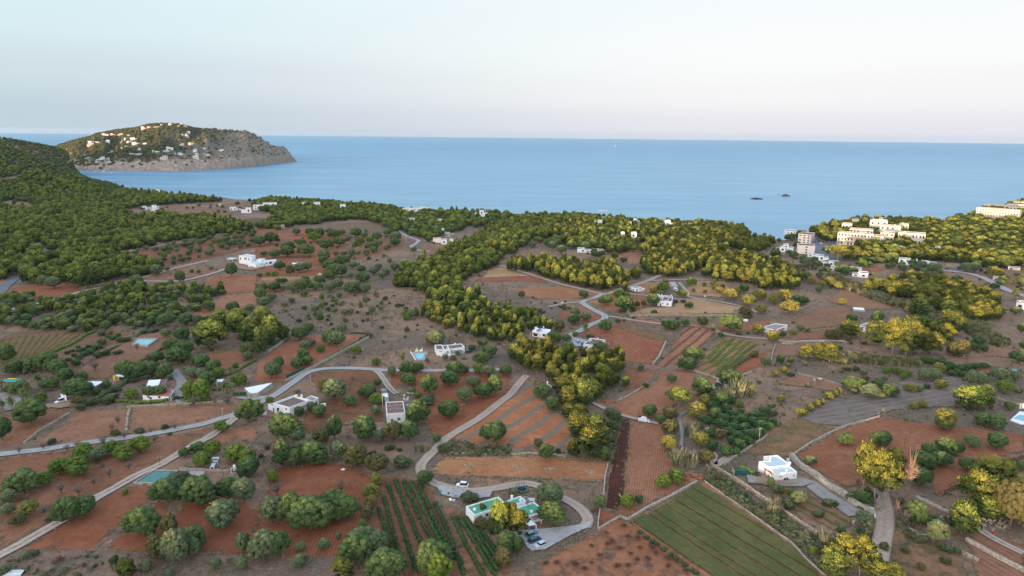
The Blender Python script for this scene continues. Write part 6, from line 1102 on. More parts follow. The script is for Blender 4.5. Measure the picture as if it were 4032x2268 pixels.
# ================================================================= VEHICLES AND SMALL THINGS
def car(t, x0, y0, x1, y1, mat, label, L_=4.1, W_=1.75, H_=1.45, van=False, name='parked_car', cat='car', group=None):
    """from the rear wheel point to the front one, on the ground"""
    a, b = G(t, x0, y0), G(t, x1, y1); c = (a + b) / 2; d = b - a; o = empty(name, c, math.atan2(d.y, d.x)); tag(o, label, cat, group); l, w = L_ / 2, W_ / 2
    prof = [(-l, .35), (-l, .85), (-l * .92, .98), (l * .40, 1.0), (l * .95, .78), (l, .6), (l, .35)] if not van else [(-l, .35), (-l, 1.0), (-l * .98, 1.05), (l * .62, 1.05), (l * .95, .9), (l, .6), (l, .35)]
    mb = MB(); n = len(prof); V = [(x, -w, z) for x, z in prof] + [(x, w, z) for x, z in prof]; mb.add(V, [tuple(range(n)), tuple(range(2 * n - 1, n - 1, -1))] + [(i, n + i, n + (i + 1) % n, (i + 1) % n) for i in range(n)]); mb.build('body', MT[mat], o)
    tp = [(-l * .88, .97), (-l * .70, H_), (l * .05, H_), (l * .42, .99)] if not van else [(-l * .98, 1.04), (-l * .94, H_), (l * .28, H_), (l * .66, 1.04)]; wi = w * .86
    V = [(x, -w * (.97 if z < 1.1 else .8), z) for x, z in tp] + [(x, w * (.97 if z < 1.1 else .8), z) for x, z in tp]; mb = MB(); mb.add(V, [(0, 1, 2, 3), (7, 6, 5, 4), (0, 4, 5, 1), (2, 6, 7, 3), (3, 7, 4, 0)], 0); mb.add(V[1:3] + [V[6], V[5]], [(0, 1, 2, 3)], 1)
    if van: mb.F.append((1, 5, 6, 2)); mb.M.append(1)
    mb.build('cabin', [MT['glass'] if not van else MT[mat], MT[mat]], o)
    mb = MB(); mb.box((-.1 * l, 0, H_ + .01), (l * .8, w * 1.55, .05)); mb.build('roof', MT[mat], o)
    for sx in (-.62, .62):
        for sy in (-1, 1):
            mb = MB(); mb.tube((sx * l, sy * (w - .18), .33), (sx * l, sy * (w + .02), .33), .33, .33, 12); wh = mb.build('wheel', MT['black'], o); mb = MB(); mb.tube((sx * l, sy * (w + .0), .33), (sx * l, sy * (w + .04), .33), .18, .18, 8); mb.build('rim', MT['metal'], wh)
    for sy in (-1, 1): mb = MB(); mb.box((l * .97, sy * w * .72, .68), (.1, .32, .16)); mb.build('headlight', MT['white'], o); mb = MB(); mb.box((-l * 1.0, sy * w * .78, .78), (.06, .2, .2)); mb.build('tail_light', MT['redp'], o)
    RESERVE.append((c.x, c.y, 3.2)); return o
car('A3', 118, 1165, 172, 1140, 'car_teal', 'grey-teal estate car, uppermost of the three under the golden pine', 4.4, H_=1.6); car('A3', 135, 1208, 198, 1182, 'car_dark', 'dark teal car between the estate car and the silver hatchback', 4.4); car('A3', 232, 1222, 190, 1240, 'car_silver', 'silver hatchback nearest the edge of the gravel parking place', 3.8)
car('A2', 1560, 788, 1505, 784, 'car_white', 'old white jeep with dark open side on the grass above the loop road', 4.2, H_=1.8); car('A3', 950, 300, 1012, 308, 'car_white', 'white van parked at the top of the dark ploughed strip', 4.9, 1.9, 2.1, True, 'parked_van', 'van')
car('B3', 548, 930, 515, 946, 'car_blue', 'light blue car in the middle of the yard beside the white villa', 4.3); car('B3', 470, 930, 440, 936, 'car_teal', 'green-teal car half under trees in the villa yard', 4.3); car('B3', 582, 940, 568, 962, 'car_navy', 'navy car against the wall of the white villa', 4.2); car('B3', 262, 930, 245, 912, 'car_red', 'maroon car in front of the house with solar panels', 4.2)
car('B3', 1122, 520, 1160, 517, 'car_silver', 'silver car beside the small white cottage', 4.4); car('J8', 2040, 960, 1800, 1040, 'car_white', 'white jeep with dark blue side stripes beside the white cabin', 4.4, H_=1.9); car('J1', 880, 440, 960, 425, 'car_silver', 'silver car in front of the two storey white villa', 4.3); car('J1', 300, 312, 350, 300, 'car_silver', 'silver car under the teal carport', 4.3); car('J2', 85, 1035, 118, 1055, 'car_silver', 'silver car at the top of the upper lane', 4.2)
for i, (x, y) in enumerate([(1130, 362), (1165, 385), (1195, 408), (1215, 432), (1240, 458), (1262, 485), (1290, 512), (1318, 540)]): car('J3', x - 12, y, x + 28, y + 6, ['car_silver', 'car_white', 'car_navy', 'car_white', 'car_dark', 'car_navy', 'car_white', 'car_white'][i], ('first', 'second', 'third', 'fourth', 'fifth', 'sixth', 'seventh', 'last')[i] + ' car down the hill in the row parked along the beach street', 4.2, group='cars parked along the beach street')
car('B4', 1570, 328, 1545, 332, 'car_navy', 'blue truck beside the ruined stone barn', 5.5, 2.1, 2.4, True, 'parked_truck', 'truck'); car('J3', 1990, 480, 2060, 470, 'car_red', 'dark red car in front of the stepped cream hotel', 4.4); car('J3', 300, 835, 370, 835, 'car_white', 'white car under the palms beside the white two storey house', 4.4)
car('C4', 865, 570, 905, 566, 'car_white', 'white van on the hotel forecourt', 5.0, 2, 2.2, True, 'parked_van', 'van'); car('H5', 2200, 640, 2290, 625, 'car_dark', 'dark car behind the trees right of the pool house', 4.2)
def simple(name, label, cat, p, parts):
    o = empty(name, p); tag(o, label, cat)
    for nm, mat, fn_ in parts: mb = MB(); fn_(mb); mb.build(nm, MT[mat], o)
    RESERVE.append((p[0], p[1], 2)); return o
p = G('H7', 1600, 530); simple('caravan', 'rounded white caravan in front of the old stone barn', 'caravan', p, [('body', 'car_white', lambda m: (m.box((0, 0, 1.45), (2.2, 4.2, 1.7), .2), m.box((0, 0, 2.4), (2.0, 3.6, .3), .2, taper=.8))), ('window', 'glass', lambda m: m.box((.2, -2.1, 1.7), (1.3, .1, .6), .2)), ('wheel', 'black', lambda m: m.tube((-1.15, 0, .35), (-.9, 0, .35), .35, .35, 10)), ('wheel', 'black', lambda m: m.tube((1.15, 0, .35), (.9, 0, .35), .35, .35, 10))])
p = G('H1', 1225, 262)
def tramp_net(m):
    for i in range(16):
        a, b = i * .3927, (i + 1) * .3927
        for z in (.9, 1.4, 1.9, 2.4): m.tube((1.7 * math.cos(a), 1.7 * math.sin(a), z + .1), (1.7 * math.cos(b), 1.7 * math.sin(b), z + .1), .02, .02, 3)
        m.tube((1.7 * math.cos(a), 1.7 * math.sin(a), .9), (1.7 * math.cos(a), 1.7 * math.sin(a), 2.5), .015, .015, 3)
o = simple('trampoline', 'round blue trampoline with safety net above the green roofed house', 'trampoline', p, [('mat', 'black', lambda m: m.tube((0, 0, .82), (0, 0, .86), 1.6, 1.6, 24)), ('safety_pad', 'teal', lambda m: m.tube((0, 0, .74), (0, 0, .81), 1.95, 1.95, 24)), ('net', 'green_net', tramp_net)])
for k in range(6): a = k * 1.047; mb = MB(); mb.tube((1.8 * math.cos(a), 1.8 * math.sin(a), 0), (1.8 * math.cos(a), 1.8 * math.sin(a), 2.6), .05, .05, 5); mb.build('post', MT['black'], o)
# pool, parasols, loungers
o = empty('swimming_pool', G('H5', 470, 760)); tag(o, 'turquoise swimming pool with pale paved deck', 'swimming pool')
def flat(t, q, z, mat, name, th=.3):
    c = [P(t, *map(float, v.split(',')), z) - o.location for v in q.split()]; mb = MB(); mb.prism([(v.x, v.y) for v in c], z - th, z); return mb.build(name, MT[mat], o)
flat('H5', "140,610 740,580 790,670 690,740 690,890 330,920", .35, 'palestone', 'deck'); flat('H5', "315,675 650,655 590,840 385,838", .38, 'pool', 'water', .2)
mb = MB(); a, b = P('H5', 150, 615, .35) - o.location, P('H5', 330, 905, .35) - o.location; mb.tube(a + Vector((0, 0, .3)), b + Vector((0, 0, .3)), .3, .3, 6); mb.build('planter_wall', MT['white'], o)
RESERVE.append((o.location.x, o.location.y, 9))
for x, y, mt, lb in ((385, 600, 'lightyellow', 'closed pale yellow parasol beside the pool'), (570, 590, 'white', 'closed white parasol beside the pool')): simple('parasol', lb, 'parasol', G('H5', x, y), [('pole', 'metal', lambda m: m.tube((0, 0, 0), (0, 0, 2.6), .04, .04, 6)), ('canopy', mt, lambda m: (m.tube((0, 0, .9), (0, 0, 1.6), .28, .2, 8), m.tube((0, 0, 1.6), (0, 0, 2.7), .2, .03, 8)))])
for x, y, mt, lb in ((345, 625, 'lightyellow', 'pale yellow sun lounger, outer one left of the pool'), (410, 622, 'lightyellow', 'pale yellow sun lounger nearer the white parasol'), (505, 612, 'white', 'white sun lounger left under the white parasol'), (565, 606, 'white', 'white sun lounger right under the white parasol')):
    simple('sun_lounger', lb, 'sun lounger', G('H5', x, y) + Vector((0, 0, .35)), [('mattress', mt, lambda m: (m.box((0, -.2, .36), (.7, 1.4, .12)), m.box((0, .75, .55), (.7, .75, .12), 0, rx=.6))), ('frame', 'white', lambda m: (m.box((-.28, -.7, .15), (.08, .08, .3)), m.box((.28, -.7, .15), (.08, .08, .3)), m.box((-.28, .5, .15), (.08, .08, .3)), m.box((.28, .5, .15), (.08, .08, .3)), m.box((0, -.1, .28), (.6, 1.6, .05))))])
o = empty('swimming_pool', G('A4', 1880, 270)); tag(o, 'pale blue pool with white surround at the right edge', 'swimming pool'); flat('A4', "1800,290 1870,225 1960,235 1960,320 1880,320", .3, 'white', 'deck'); flat('A4', "1822,278 1870,250 1960,262 1960,300 1890,298", .33, 'bluepool', 'water', .2); RESERVE.append((o.location.x, o.location.y, 7))
for x in (1872, 1892): mb = MB(); pp = P('A4', x, 205, 0) - o.location; mb.box(pp + Vector((0, 0, 1.2)), (.5, .5, 2.4)); mb.build('pillar', MT['white'], o)
# round tank, greenhouse, well, gateposts, bins
p = G('H8', 825, 830) + Vector((0, 1.6, 0)); simple('water_tank', 'round open tank with stone base beside the white villa', 'water tank', p, [('base', 'stone', lambda m: m.tube((0, 0, -.1), (0, 0, .75), 1.75, 1.75, 24)), ('liner', 'black', lambda m: m.tube((0, 0, .75), (0, 0, .95), 1.65, 1.65, 24)), ('fence', 'metal', lambda m: [m.tube((1.7 * math.cos(k), 1.7 * math.sin(k), .7), (1.7 * math.cos(k), 1.7 * math.sin(k), 1.8), .04, .04, 4) for k in (0, 1, 2, 3, 4, 5)])])
p = G('H8', 430, 780) + Vector((0, 2, 0)); simple('shade_tunnel', 'green netting tunnel overgrown with creepers left of the round tank', 'shade tunnel', p, [('netting', 'green_net', lambda m: [m.tube((-2.6, 1.4 * math.cos(k * .4), 1.5 * math.sin(k * .4)), (2.6, 1.4 * math.cos(k * .4), 1.5 * math.sin(k * .4)), .26, .26, 4) for k in range(9)]), ('end_panel', 'palestone', lambda m: m.box((-2.75, 0, .8), (.12, 2.8, 1.6)))]); hedge('creeper covering the green netting tunnel', "H8:380,640 560,660 640,720", 2.4, 2.2, 'fresh', 'creeper', 'creeper')
simple('gate_pillar', 'white gate pillar at the top of the bare track', 'gate pillar', G('A4', 780, 1035), [('shaft', 'white', lambda m: m.box((0, 0, 1.3), (.9, .9, 2.7), .4)), ('cap', 'palestone', lambda m: m.box((0, 0, 2.7), (1.1, 1.1, .15), .4))]); simple('gate_pillar', 'low stone block beside the white gate pillar', 'gate pillar', G('A4', 805, 1035), [('block', 'palestone', lambda m: m.box((0, 0, .6), (1.6, 1.2, 1.2), .4))]); simple('gate_pillar', 'low stone pillar opposite the white gate pillar', 'gate pillar', G('A4', 640, 1070), [('shaft', 'palestone', lambda m: m.box((0, 0, .7), (1.0, .8, 1.5), .4))])
p = G('H4', 1330, 750); simple('gate', 'dark solid gate beside the cottage hedge', 'gate', p, [('panel', 'black', lambda m: m.box((0, 0, .9), (5.2, .12, 1.8), .05)), ('post', 'stone', lambda m: m.box((-2.8, 0, 1), (.4, .4, 2))), ('post', 'stone', lambda m: m.box((2.8, 0, 1), (.4, .4, 2)))])
p = G('H3', 120, 560); simple('fence', 'green netting fence left of the pointed stone barn', 'fence', p, [('netting', 'green_net', lambda m: m.box((0, 0, 1), (9, .08, 1.6), .15))] + [('post', 'metal', (lambda k: lambda m: m.tube((k * math.cos(.15), k * math.sin(.15), 0), (k * math.cos(.15), k * math.sin(.15), 1.9), .06, .06, 5))(k)) for k in (-4.4, -1.5, 1.5, 4.4)])
a, b = G('B2', 240, 1240), G('B2', 400, 1165); c = (a + b) / 2 + Vector((0, .8, 0)); rz = math.atan2(b.y - a.y, b.x - a.x); Ln = (b - a).length
simple('fence', 'green netting fence above the pale road wall', 'fence', c, [('netting', 'green_net', lambda m: m.box((0, 0, 1.6), (Ln, .08, 1.6), rz))] + [('post', 'metal', (lambda k: lambda m: m.tube((k * math.cos(rz), k * math.sin(rz), 0), (k * math.cos(rz), k * math.sin(rz), 2.4), .05, .05, 5))(k)) for k in (-Ln / 2, 0, Ln / 2)])
p = G('A3', 812, 880); simple('tractor', 'small yellow tractor at the lower end of the dark ploughed strip', 'tractor', p, [('body', 'yellowp', lambda m: (m.box((0, .5, .9), (.8, 1.8, .6), .1), m.box((0, 1.0, 1.3), (.6, .7, .3), .1))), ('seat', 'white', lambda m: m.box((0, -.6, 1.2), (.7, .5, .7), .1)), ('roll_bar', 'black', lambda m: m.box((0, -.3, 1.9), (.9, .1, 1.2), .1)), ('wheel', 'black', lambda m: m.tube((-.85, -.4, .6), (-.5, -.4, .6), .6, .6, 14)), ('wheel', 'black', lambda m: m.tube((.85, -.4, .6), (.5, -.4, .6), .6, .6, 14)), ('wheel', 'black', lambda m: m.tube((-.7, 1.1, .35), (-.45, 1.1, .35), .35, .35, 12)), ('wheel', 'black', lambda m: m.tube((.7, 1.1, .35), (.45, 1.1, .35), .35, .35, 12))])
def bag(label, t, x, y, w, h, mat, name='builders_bag', cat='bag'):
    p = G(t, x, y); mb = MB(); mb.box((0, 0, h / 2), (w, w * .9, h), rnd.uniform(0, 1), taper=.88); bm_ = mb.build(name, MT[mat], None, p); tag(bm_, label, cat)
for i, (x, y, m_) in enumerate([(1220, 330, 'cream'), (1215, 430, 'paleroof'), (1310, 465, 'paleroof'), (1335, 400, 'cream'), (1352, 248, 'white'), (1405, 235, 'paleroof'), (1480, 248, 'cream'), (1250, 490, 'concrete')]): bag(['cream sack', 'pale blue crate', 'larger pale blue crate', 'small cream sack', 'white drum', 'grey tub', 'cream stone block', 'grey bin'][i] + ' in the clutter behind the square white house', 'H2', x, y, .9, .8, m_, 'stored_crate', 'crate')
bag('blue tank with round lid right of the square white house', 'H2', 1335, 690, 1.6, 1.5, 'bluepool', 'water_container', 'tank'); bag('white round tank left of two behind the parapet house', 'H3', 2345, 850, 1.0, 1.1, 'white', 'water_container', 'tank'); bag('white round tank right of two behind the parapet house', 'H3', 2420, 850, 1.2, 1.3, 'white', 'water_container', 'tank')
bag('dark wheelie bin left of two at the white villa wall', 'H8', 1560, 905, .6, 1.0, 'black', 'wheelie_bin', 'bin'); bag('dark wheelie bin right of two at the white villa wall', 'H8', 1620, 900, .6, 1.1, 'black', 'wheelie_bin', 'bin'); bag('beige bin between the dark bins at the white villa wall', 'H8', 1590, 905, .5, .9, 'palestone', 'wheelie_bin', 'bin'); bag('small grey roofed cabinet behind the white villa', 'H8', 1645, 400, 1.2, 1.3, 'paleroof', 'cabinet', 'cabinet')
bag('red bag left of the washing line beside the parapet house', 'H3', 785, 1190, .6, .5, 'redp', 'laundry_bag', 'bag'); bag('red bag beside the navy one on the washing line', 'H3', 895, 1180, .5, .5, 'redp', 'laundry_bag', 'bag'); bag('blue bag in the washing line row', 'H3', 860, 1182, .5, .5, 'bluep', 'laundry_bag', 'bag'); bag('red bag right of the washing line beside the parapet house', 'H3', 1060, 1140, .7, .8, 'redp', 'laundry_bag', 'bag')
bag('pink toy left on the bank below the gravel parking place', 'A3', 345, 1250, .5, .5, 'redp', 'toy', 'toy'); bag('red crate among the rubble at the lower right, upper one', 'A4', 1670, 1130, .9, .4, 'redp', 'crate', 'crate'); bag('red crate among the rubble at the lower right, lower one', 'A4', 1808, 1196, .9, .4, 'redp', 'crate', 'crate'); bag('teal container left of the compost corner by the loop road', 'A2', 1370, 828, 1.0, .8, 'teal', 'container', 'container'); bag('dark barrel in the compost corner by the loop road', 'A2', 1430, 848, .6, .9, 'black', 'barrel', 'barrel'); bag('white round table in the compost corner by the loop road', 'A2', 1445, 885, 1.0, .5, 'white', 'garden_table', 'table'); bag('lilac box in the compost corner by the loop road', 'A2', 1470, 890, .8, .5, 'paleroof', 'box', 'box'); bag('purple box under the white pergola', 'H1', 1460, 990, .8, .7, 'bluep', 'box', 'box')
bag('white round boulder above the gate pillars', 'A4', 760, 965, 1.6, 1.1, 'white', 'boulder', 'boulder'); bag('white tank on the bank near the gravel road fork', 'B3', 408, 608, 1.0, 1.0, 'white', 'water_container', 'tank'); bag('white boxes on the red field left of the golden house', 'B3', 1905, 755, 2.6, 1.2, 'white', 'beehive_stack', 'box'); bag('pale concrete trough in the grey right hand fields', 'B4', 378, 1240, 1.4, 1.0, 'concrete', 'trough', 'trough'); bag('white stone at the bend of the straw coloured field', 'B3', 1572, 555, .9, .8, 'white', 'boulder', 'boulder'); bag('turquoise boat shaped tub right of the grey fields', 'B4', 2010, 1158, 2.0, .6, 'pool', 'boat_cover', 'cover'); bag('pale solar panel on a stand below the square white house', 'H2', 430, 1430, 1.4, 1.2, 'paleroof', 'solar_panel', 'panel'); bag('white manhole ring at the top of the red field', 'A2', 648, 658, 1.4, .2, 'white', 'well_ring', 'well'); bag('pale turquoise bath tub in front of the parapet house', 'H3', 1290, 1110, 1.8, .6, 'pool', 'garden_tub', 'tub'); bag('tall black dog sized kennel beside the jeep', 'J8', 1700, 960, .6, 1.0, 'bluep', 'box', 'box')
p = G('A1', 90, 1449); simple('satellite_boat', 'white boat hull at the bottom left corner', 'boat', p + Vector((0, .5, 0)), [('hull', 'white', lambda m: m.box((0, 0, .5), (4.5, 1.6, .8), .1, taper=1.15)), ('cover', 'paleroof', lambda m: m.box((0, 0, .98), (4.2, 1.4, .15), .1))])
# scrap heap, rock piles
def heap(label, t, x, y, w, h, mat, n=26, name='rubble_pile', cat='rubble'):
    p = G(t, x, y); mb = MB(); r = random.Random(int(x + y))
    for i in range(n):
        a = r.uniform(0, 6.28); q = math.sqrt(r.random()) * w / 2; s_ = r.uniform(.25, .7) * h; mb.box((math.cos(a) * q, math.sin(a) * q * .7, max(.1, h * (1 - q / w * 1.6) * r.uniform(.3, .8))), (s_, s_ * r.uniform(.5, 1.2), s_ * .6), r.uniform(0, 3), taper=r.uniform(.5, .9))
    o = mb.build(name, MT[mat], None, p); tag(o, label, cat)
MT['redrock'] = plain('red_brown_rubble', (.34, .15, .09), .95, .1, .35, 1.2)
heap('red earth and stone heap right of the ploughed field', 'A3', 1310, 720, 11, 1.6, 'redrock', 110); heap('small grey mound left in the orange field', 'A3', 35, 645, 3.5, .8, 'stone', 30); heap('small grey mound in the middle of the orange field', 'A3', 275, 658, 3.5, .8, 'stone', 30); heap('small grey mound right in the orange field', 'A3', 580, 675, 3.5, .9, 'stone', 30); heap('small grey mound at the left end of the orange field', 'A2', 1585, 630, 3.8, .9, 'stone', 30)
heap('scrap wood heap between the carob trees', 'A2', 715, 315, 6, 1.2, 'wood', 40, 'scrap_heap', 'scrap'); heap('reddish rock heap under the golden pines', 'A3', 700, 150, 8, 1.3, 'redrock', 60); heap('pale stone rubble right of the golden grove', 'A3', 890, 40, 14, 1.0, 'redrock', 90); heap('tan rubble slope below the tall golden pines', 'A4', 760, 950, 10, 1.6, 'stone', 90); heap('tan rubble slope under the right hand pines', 'A4', 1600, 1040, 16, 1.4, 'stone', 120); heap('pale rubble below the cut bank on the right', 'A4', 1350, 1040, 8, .9, 'palestone', 50); heap('dark brush heap beside the dirt road bend', 'A2', 1320, 660, 4, 1.0, 'stone', 20); heap('grey brush mound above the square white house', 'H2', 1020, 190, 5, 1.0, 'stone', 30)
# vineyard style posts beside the gravel road
for i in range(9): pole('B2', 590 + i * 55, 1112, 1098, ['first', 'second', 'third', 'fourth', 'fifth', 'sixth', 'seventh', 'eighth', 'last'][i] + ' short fence post from left above the gravel road', False, 'wood', .06)
for o_ in [o for o in COL.objects if o.name.startswith('fence_post')]: o_['group'] = 'fence posts above the gravel road'
# islets, boats
def islet(label, t, x, yb, w, h):
    p = P(t, x, yb, SEA); m = mpp(p) * T[t][2]; W_, H_ = w * m, h * m; bm = bmesh.new(); bmesh.ops.create_icosphere(bm, subdivisions=4, radius=1.0)
    for v in bm.verts: n = mnoise.fractal(v.co * 1.9 + Vector((x, 0, 0)), 1, 2, 5); v.co *= 1 + .38 * n; v.co = Vector((v.co.x * W_ * .5, v.co.y * W_ * .28, v.co.z * H_))
    me = bpy.data.meshes.new('rock_islet'); bm.to_mesh(me); bm.free(); me.materials.append(MT['islet']); o = link('rock_islet', me, None, p); tag(o, label, 'islet')
MT['islet'] = plain('dark_sea_rock', (.085, .055, .055), .9, .2, .4, .2)
islet('long flat dark islet in the bay', 'C4', 178, 193, 100, 13); islet('higher pointed brown islet right of the flat one', 'C4', 440, 166, 70, 19); islet('tiny dark rock left of the pointed islet', 'C4', 379, 152, 18, 3)
def boat(label, t, x, y, L_, sail=False):
    p = P(t, x, y, SEA); o = empty('sail_boat' if sail else 'motor_boat', p, rnd.uniform(-.5, .5)); tag(o, label, 'boat', None if sail else 'boats moored below the headland')
    mb = MB(); mb.add([(-L_ / 2, -L_ * .15, .1), (L_ * .25, -L_ * .16, .1), (L_ / 2, 0, .3), (L_ * .25, L_ * .16, .1), (-L_ / 2, L_ * .15, .1), (-L_ / 2, -L_ * .17, 1.5), (L_ * .25, -L_ * .18, 1.6), (L_ * .58, 0, 2.0), (L_ * .25, L_ * .18, 1.6), (-L_ / 2, L_ * .17, 1.5)], [(0, 1, 6, 5), (1, 2, 7, 6), (2, 3, 8, 7), (3, 4, 9, 8), (4, 0, 5, 9), (5, 6, 7, 8, 9)]); mb.build('hull', MT['white'], o)
    mb = MB(); mb.box((-.05 * L_, 0, 2.2), (L_ * .35, L_ * .2, 1.3), taper=.85); mb.build('cabin', MT['white'], o)
    if sail:
        mb = MB(); mb.tube((0, 0, 1.5), (0, 0, L_ * 1.4), .12, .08, 6); mb.build('mast', MT['metal'], o)
        mb = MB(); mb.add([(.2, -.05, 2.5), (.2, -.05, L_ * 1.35), (-L_ * .5, -.6, 2.6), (.2, .05, 2.5), (.2, .05, L_ * 1.35), (-L_ * .5, -.5, 2.6)], [(0, 1, 2), (5, 4, 3), (0, 3, 4, 1), (1, 4, 5, 2), (2, 5, 3, 0)]); mb.build('sail', MT['white'], o)
for i, (x, y) in enumerate([(700, 512), (740, 505), (805, 510), (870, 510), (945, 516), (690, 503), (880, 503)]): boat(['leftmost near boat below the headland', 'boat close under the orange rocks', 'boat in the middle of the moored row', 'boat right of the middle of the moored row', 'rightmost and largest moored boat', 'small boat nearest the wooded hill', 'small boat close to the shore behind the others'][i], 'C1', x, y, 9 if i < 5 else 7)
boat('tiny white sailing boat on the horizon left of centre', 'V', 1081, 352.5, 22, True); boat('second sailing boat on the horizon at the centre', 'V', 1548, 368, 14, True)

# ================================================================= FORESTS
def inpoly(X, Y, poly):
    c = np.zeros(len(X), bool); n = len(poly)
    for i in range(n):
        x1, y1 = poly[i][0], poly[i][1]; x2, y2 = poly[(i + 1) % n][0], poly[(i + 1) % n][1]
        if y1 == y2: continue
        k = ((y1 > Y) != (y2 > Y)) & (X < (x2 - x1) * (Y - y1) / (y2 - y1) + x1); c ^= k
    return c
def near_road(X, Y, extra=0.0):
    c = np.zeros(len(X), bool)
    for pl, hw in RPOLY:
        lo, hi = pl.min(0) - 12, pl.max(0) + 12; k = np.where((X > lo[0]) & (X < hi[0]) & (Y > lo[1]) & (Y < hi[1]) & ~c)[0]
        if not len(k): continue
        d = np.full(len(k), 1e9)
        for a, b in zip(pl[:-1], pl[1:]):
            u = b - a; L2 = max(1e-6, (u * u).sum()); t = np.clip(((X[k] - a[0]) * u[0] + (Y[k] - a[1]) * u[1]) / L2, 0, 1)
            d = np.minimum(d, np.hypot(X[k] - a[0] - u[0] * t, Y[k] - a[1] - u[1] * t))
        c[k] |= d < hw + extra
    return c
def reserved(X, Y):
    c = np.zeros(len(X), bool)
    for x, y, r in RESERVE: c |= np.hypot(X - x, Y - y) < r
    return c
def samples(poly, sp, jit=.42):
    pl = np.array([(p[0], p[1]) for p in poly]); lo, hi = pl.min(0), pl.max(0)
    X, Y = np.meshgrid(np.arange(lo[0], hi[0], sp), np.arange(lo[1], hi[1], sp * .87)); X = X + (np.arange(X.shape[0])[:, None] % 2) * sp * .5
    X = X.ravel() + nr.uniform(-jit, jit, X.size) * sp; Y = Y.ravel() + nr.uniform(-jit, jit, Y.size) * sp
    wob = np.array([mnoise.noise_vector(Vector((x * .05, y * .05, 3)))[:2] for x, y in zip(X, Y)]) * 9 + nr.normal(size=(len(X), 2)) * 1.6
    k = inpoly(X + wob[:, 0], Y + wob[:, 1], pl); X, Y = X[k], Y[k]; k = np.array([mnoise.noise(Vector((x * .045, y * .045, 7))) > -.42 + rnd.random() * .12 for x, y in zip(X, Y)], bool) if len(X) else k[:0]; X, Y = X[k], Y[k]; k = ~near_road(X, Y, 1.2) & ~reserved(X, Y); return X[k], Y[k]
def vp(s, t='V'): return [G(t, *map(float, q.split(','))) for q in s.split()]
# name, outline, spacing, (w range), (h range), kinds, label key
WOODS = [
 ('centre', vp("0,1010 110,975 250,992 480,1040 640,1095 760,1110 850,1085 950,1150 905,1310 760,1345 640,1400 500,1449 400,1449 350,1260 230,1255 130,1130 0,1100", 'B3'), 5.6, (4.6, 6.6), (6.5, 10), 'qqqp', 'of the golden grove below the villas'),
 ('strip', vp("985,718 1000,702 1060,668 1140,632 1190,606 1262,566 1325,552 1480,556 1590,572 1612,594 1500,600 1345,600 1325,618 1262,652 1232,668 1196,694 1150,715 1155,735 1090,738 1050,730"), 6.1, (5.5, 8.8), (7, 11.5), 'ppppq', 'of the long pine belt'),
 ('young', vp("1062,772 1110,775 1180,768 1260,782 1330,790 1385,812 1392,835 1330,848 1280,868 1215,855 1130,832 1078,806"), 5.4, (3.6, 6.0), (5, 9), 'pppq', 'of the grove behind the pool house'),
 ('neck', vp("1055,735 1100,740 1150,738 1196,752 1190,772 1130,770 1075,765"), 5.8, (5, 7), (8, 11), 'ppp', 'of the dark belt above the young grove'),
 ('mid', vp("1262,672 1372,662 1442,672 1562,680 1612,694 1618,706 1562,735 1505,735 1402,716 1362,702 1300,685"), 5.8, (5, 7.5), (8, 11.5), 'qqqpp', 'of the wood at the road fork'),
 ('north', vp("1618,640 1640,606 1722,590 1852,590 1938,610 1928,630 1832,640 1775,655 1752,690 1702,705 1642,700 1622,690"), 6.2, (5.5, 8), (8, 11), 'qqqp', 'of the wood above the farmhouse'),
 ('east', vp("1765,668 1802,650 1902,655 1972,680 2002,712 1998,732 1942,732 1852,712 1775,704"), 6.0, (5.5, 8), (9, 12), 'qqqp', 'of the block at the valley edge'),
 ('far_east', vp("2190,735 2242,712 2322,715 2402,732 2452,745 2512,778 2508,812 2442,812 2392,795 2352,782 2272,752"), 6.6, (7, 10), (9, 12), 'qqq', 'of the row beside the reeds'),
 ('maquis', vp("0,640 40,560 150,560 430,590 640,560 1000,480 1300,490 1700,515 1780,540 1620,660 1520,720 1280,800 1000,815 700,845 300,830 0,850", 'B1'), 6.8, (4.2, 7.4), (4, 8.5), 'pppco', 'of the maquis below the dirt road'),
 ('left', vp("-60,462 0,462 230,468 330,484 560,508 640,515 560,523 400,528 350,535 340,545 540,556 622,566 628,590 560,605 420,630 340,650 410,668 400,692 300,705 180,722 40,716 -60,712"), 7.6, (6, 9.5), (6, 12), 'pppp', 'of the forest left of the villa'),
 ('coast', vp("640,512 760,504 900,516 1010,532 1160,536 1300,545 1240,566 1150,584 1090,604 1000,594 960,566 900,552 760,566 690,582 642,574 700,546 645,528"), 8.0, (6, 10), (6, 10), 'pppc', 'in the coastal pines round the sea view houses'),
 ('coast_middle', vp("1310,545 1500,549 1640,563 1780,566 1860,577 1935,596 1850,596 1700,596 1640,600 1615,610 1590,640 1480,640 1345,610 1480,604 1500,600 1610,598 1590,574 1480,558"), 7.0, (6, 8.5), (7, 9.5), 'ppqc', 'in the coastal pines round the sea view houses'),
 ('hotel', vp("2008,604 2030,586 2110,571 2162,560 2262,560 2372,568 2402,558 2455,540 2576,512 2700,510 2700,680 2576,682 2480,676 2400,662 2300,655 2230,662 2130,655 2112,640 2180,622 2130,610 2060,612"), 8.4, (7.5, 12), (7.5, 12), 'qqpp', 'of the forest beside the hotels'),
 ('far_edge', vp("2440,700 2520,720 2576,735 2650,760 2650,700 2560,690"), 10, (3, 5), (3, 4.5), 'oyd', ''),
]
def infield(X, Y):
    c = np.zeros(len(X), bool)
    for f in FPOLY: c |= inpoly(X, Y, f)
    return c
BUDGET = 298 - sum(1 for t in TREES if t[1] in 'pqTs')
STUFF = {}
cand = []
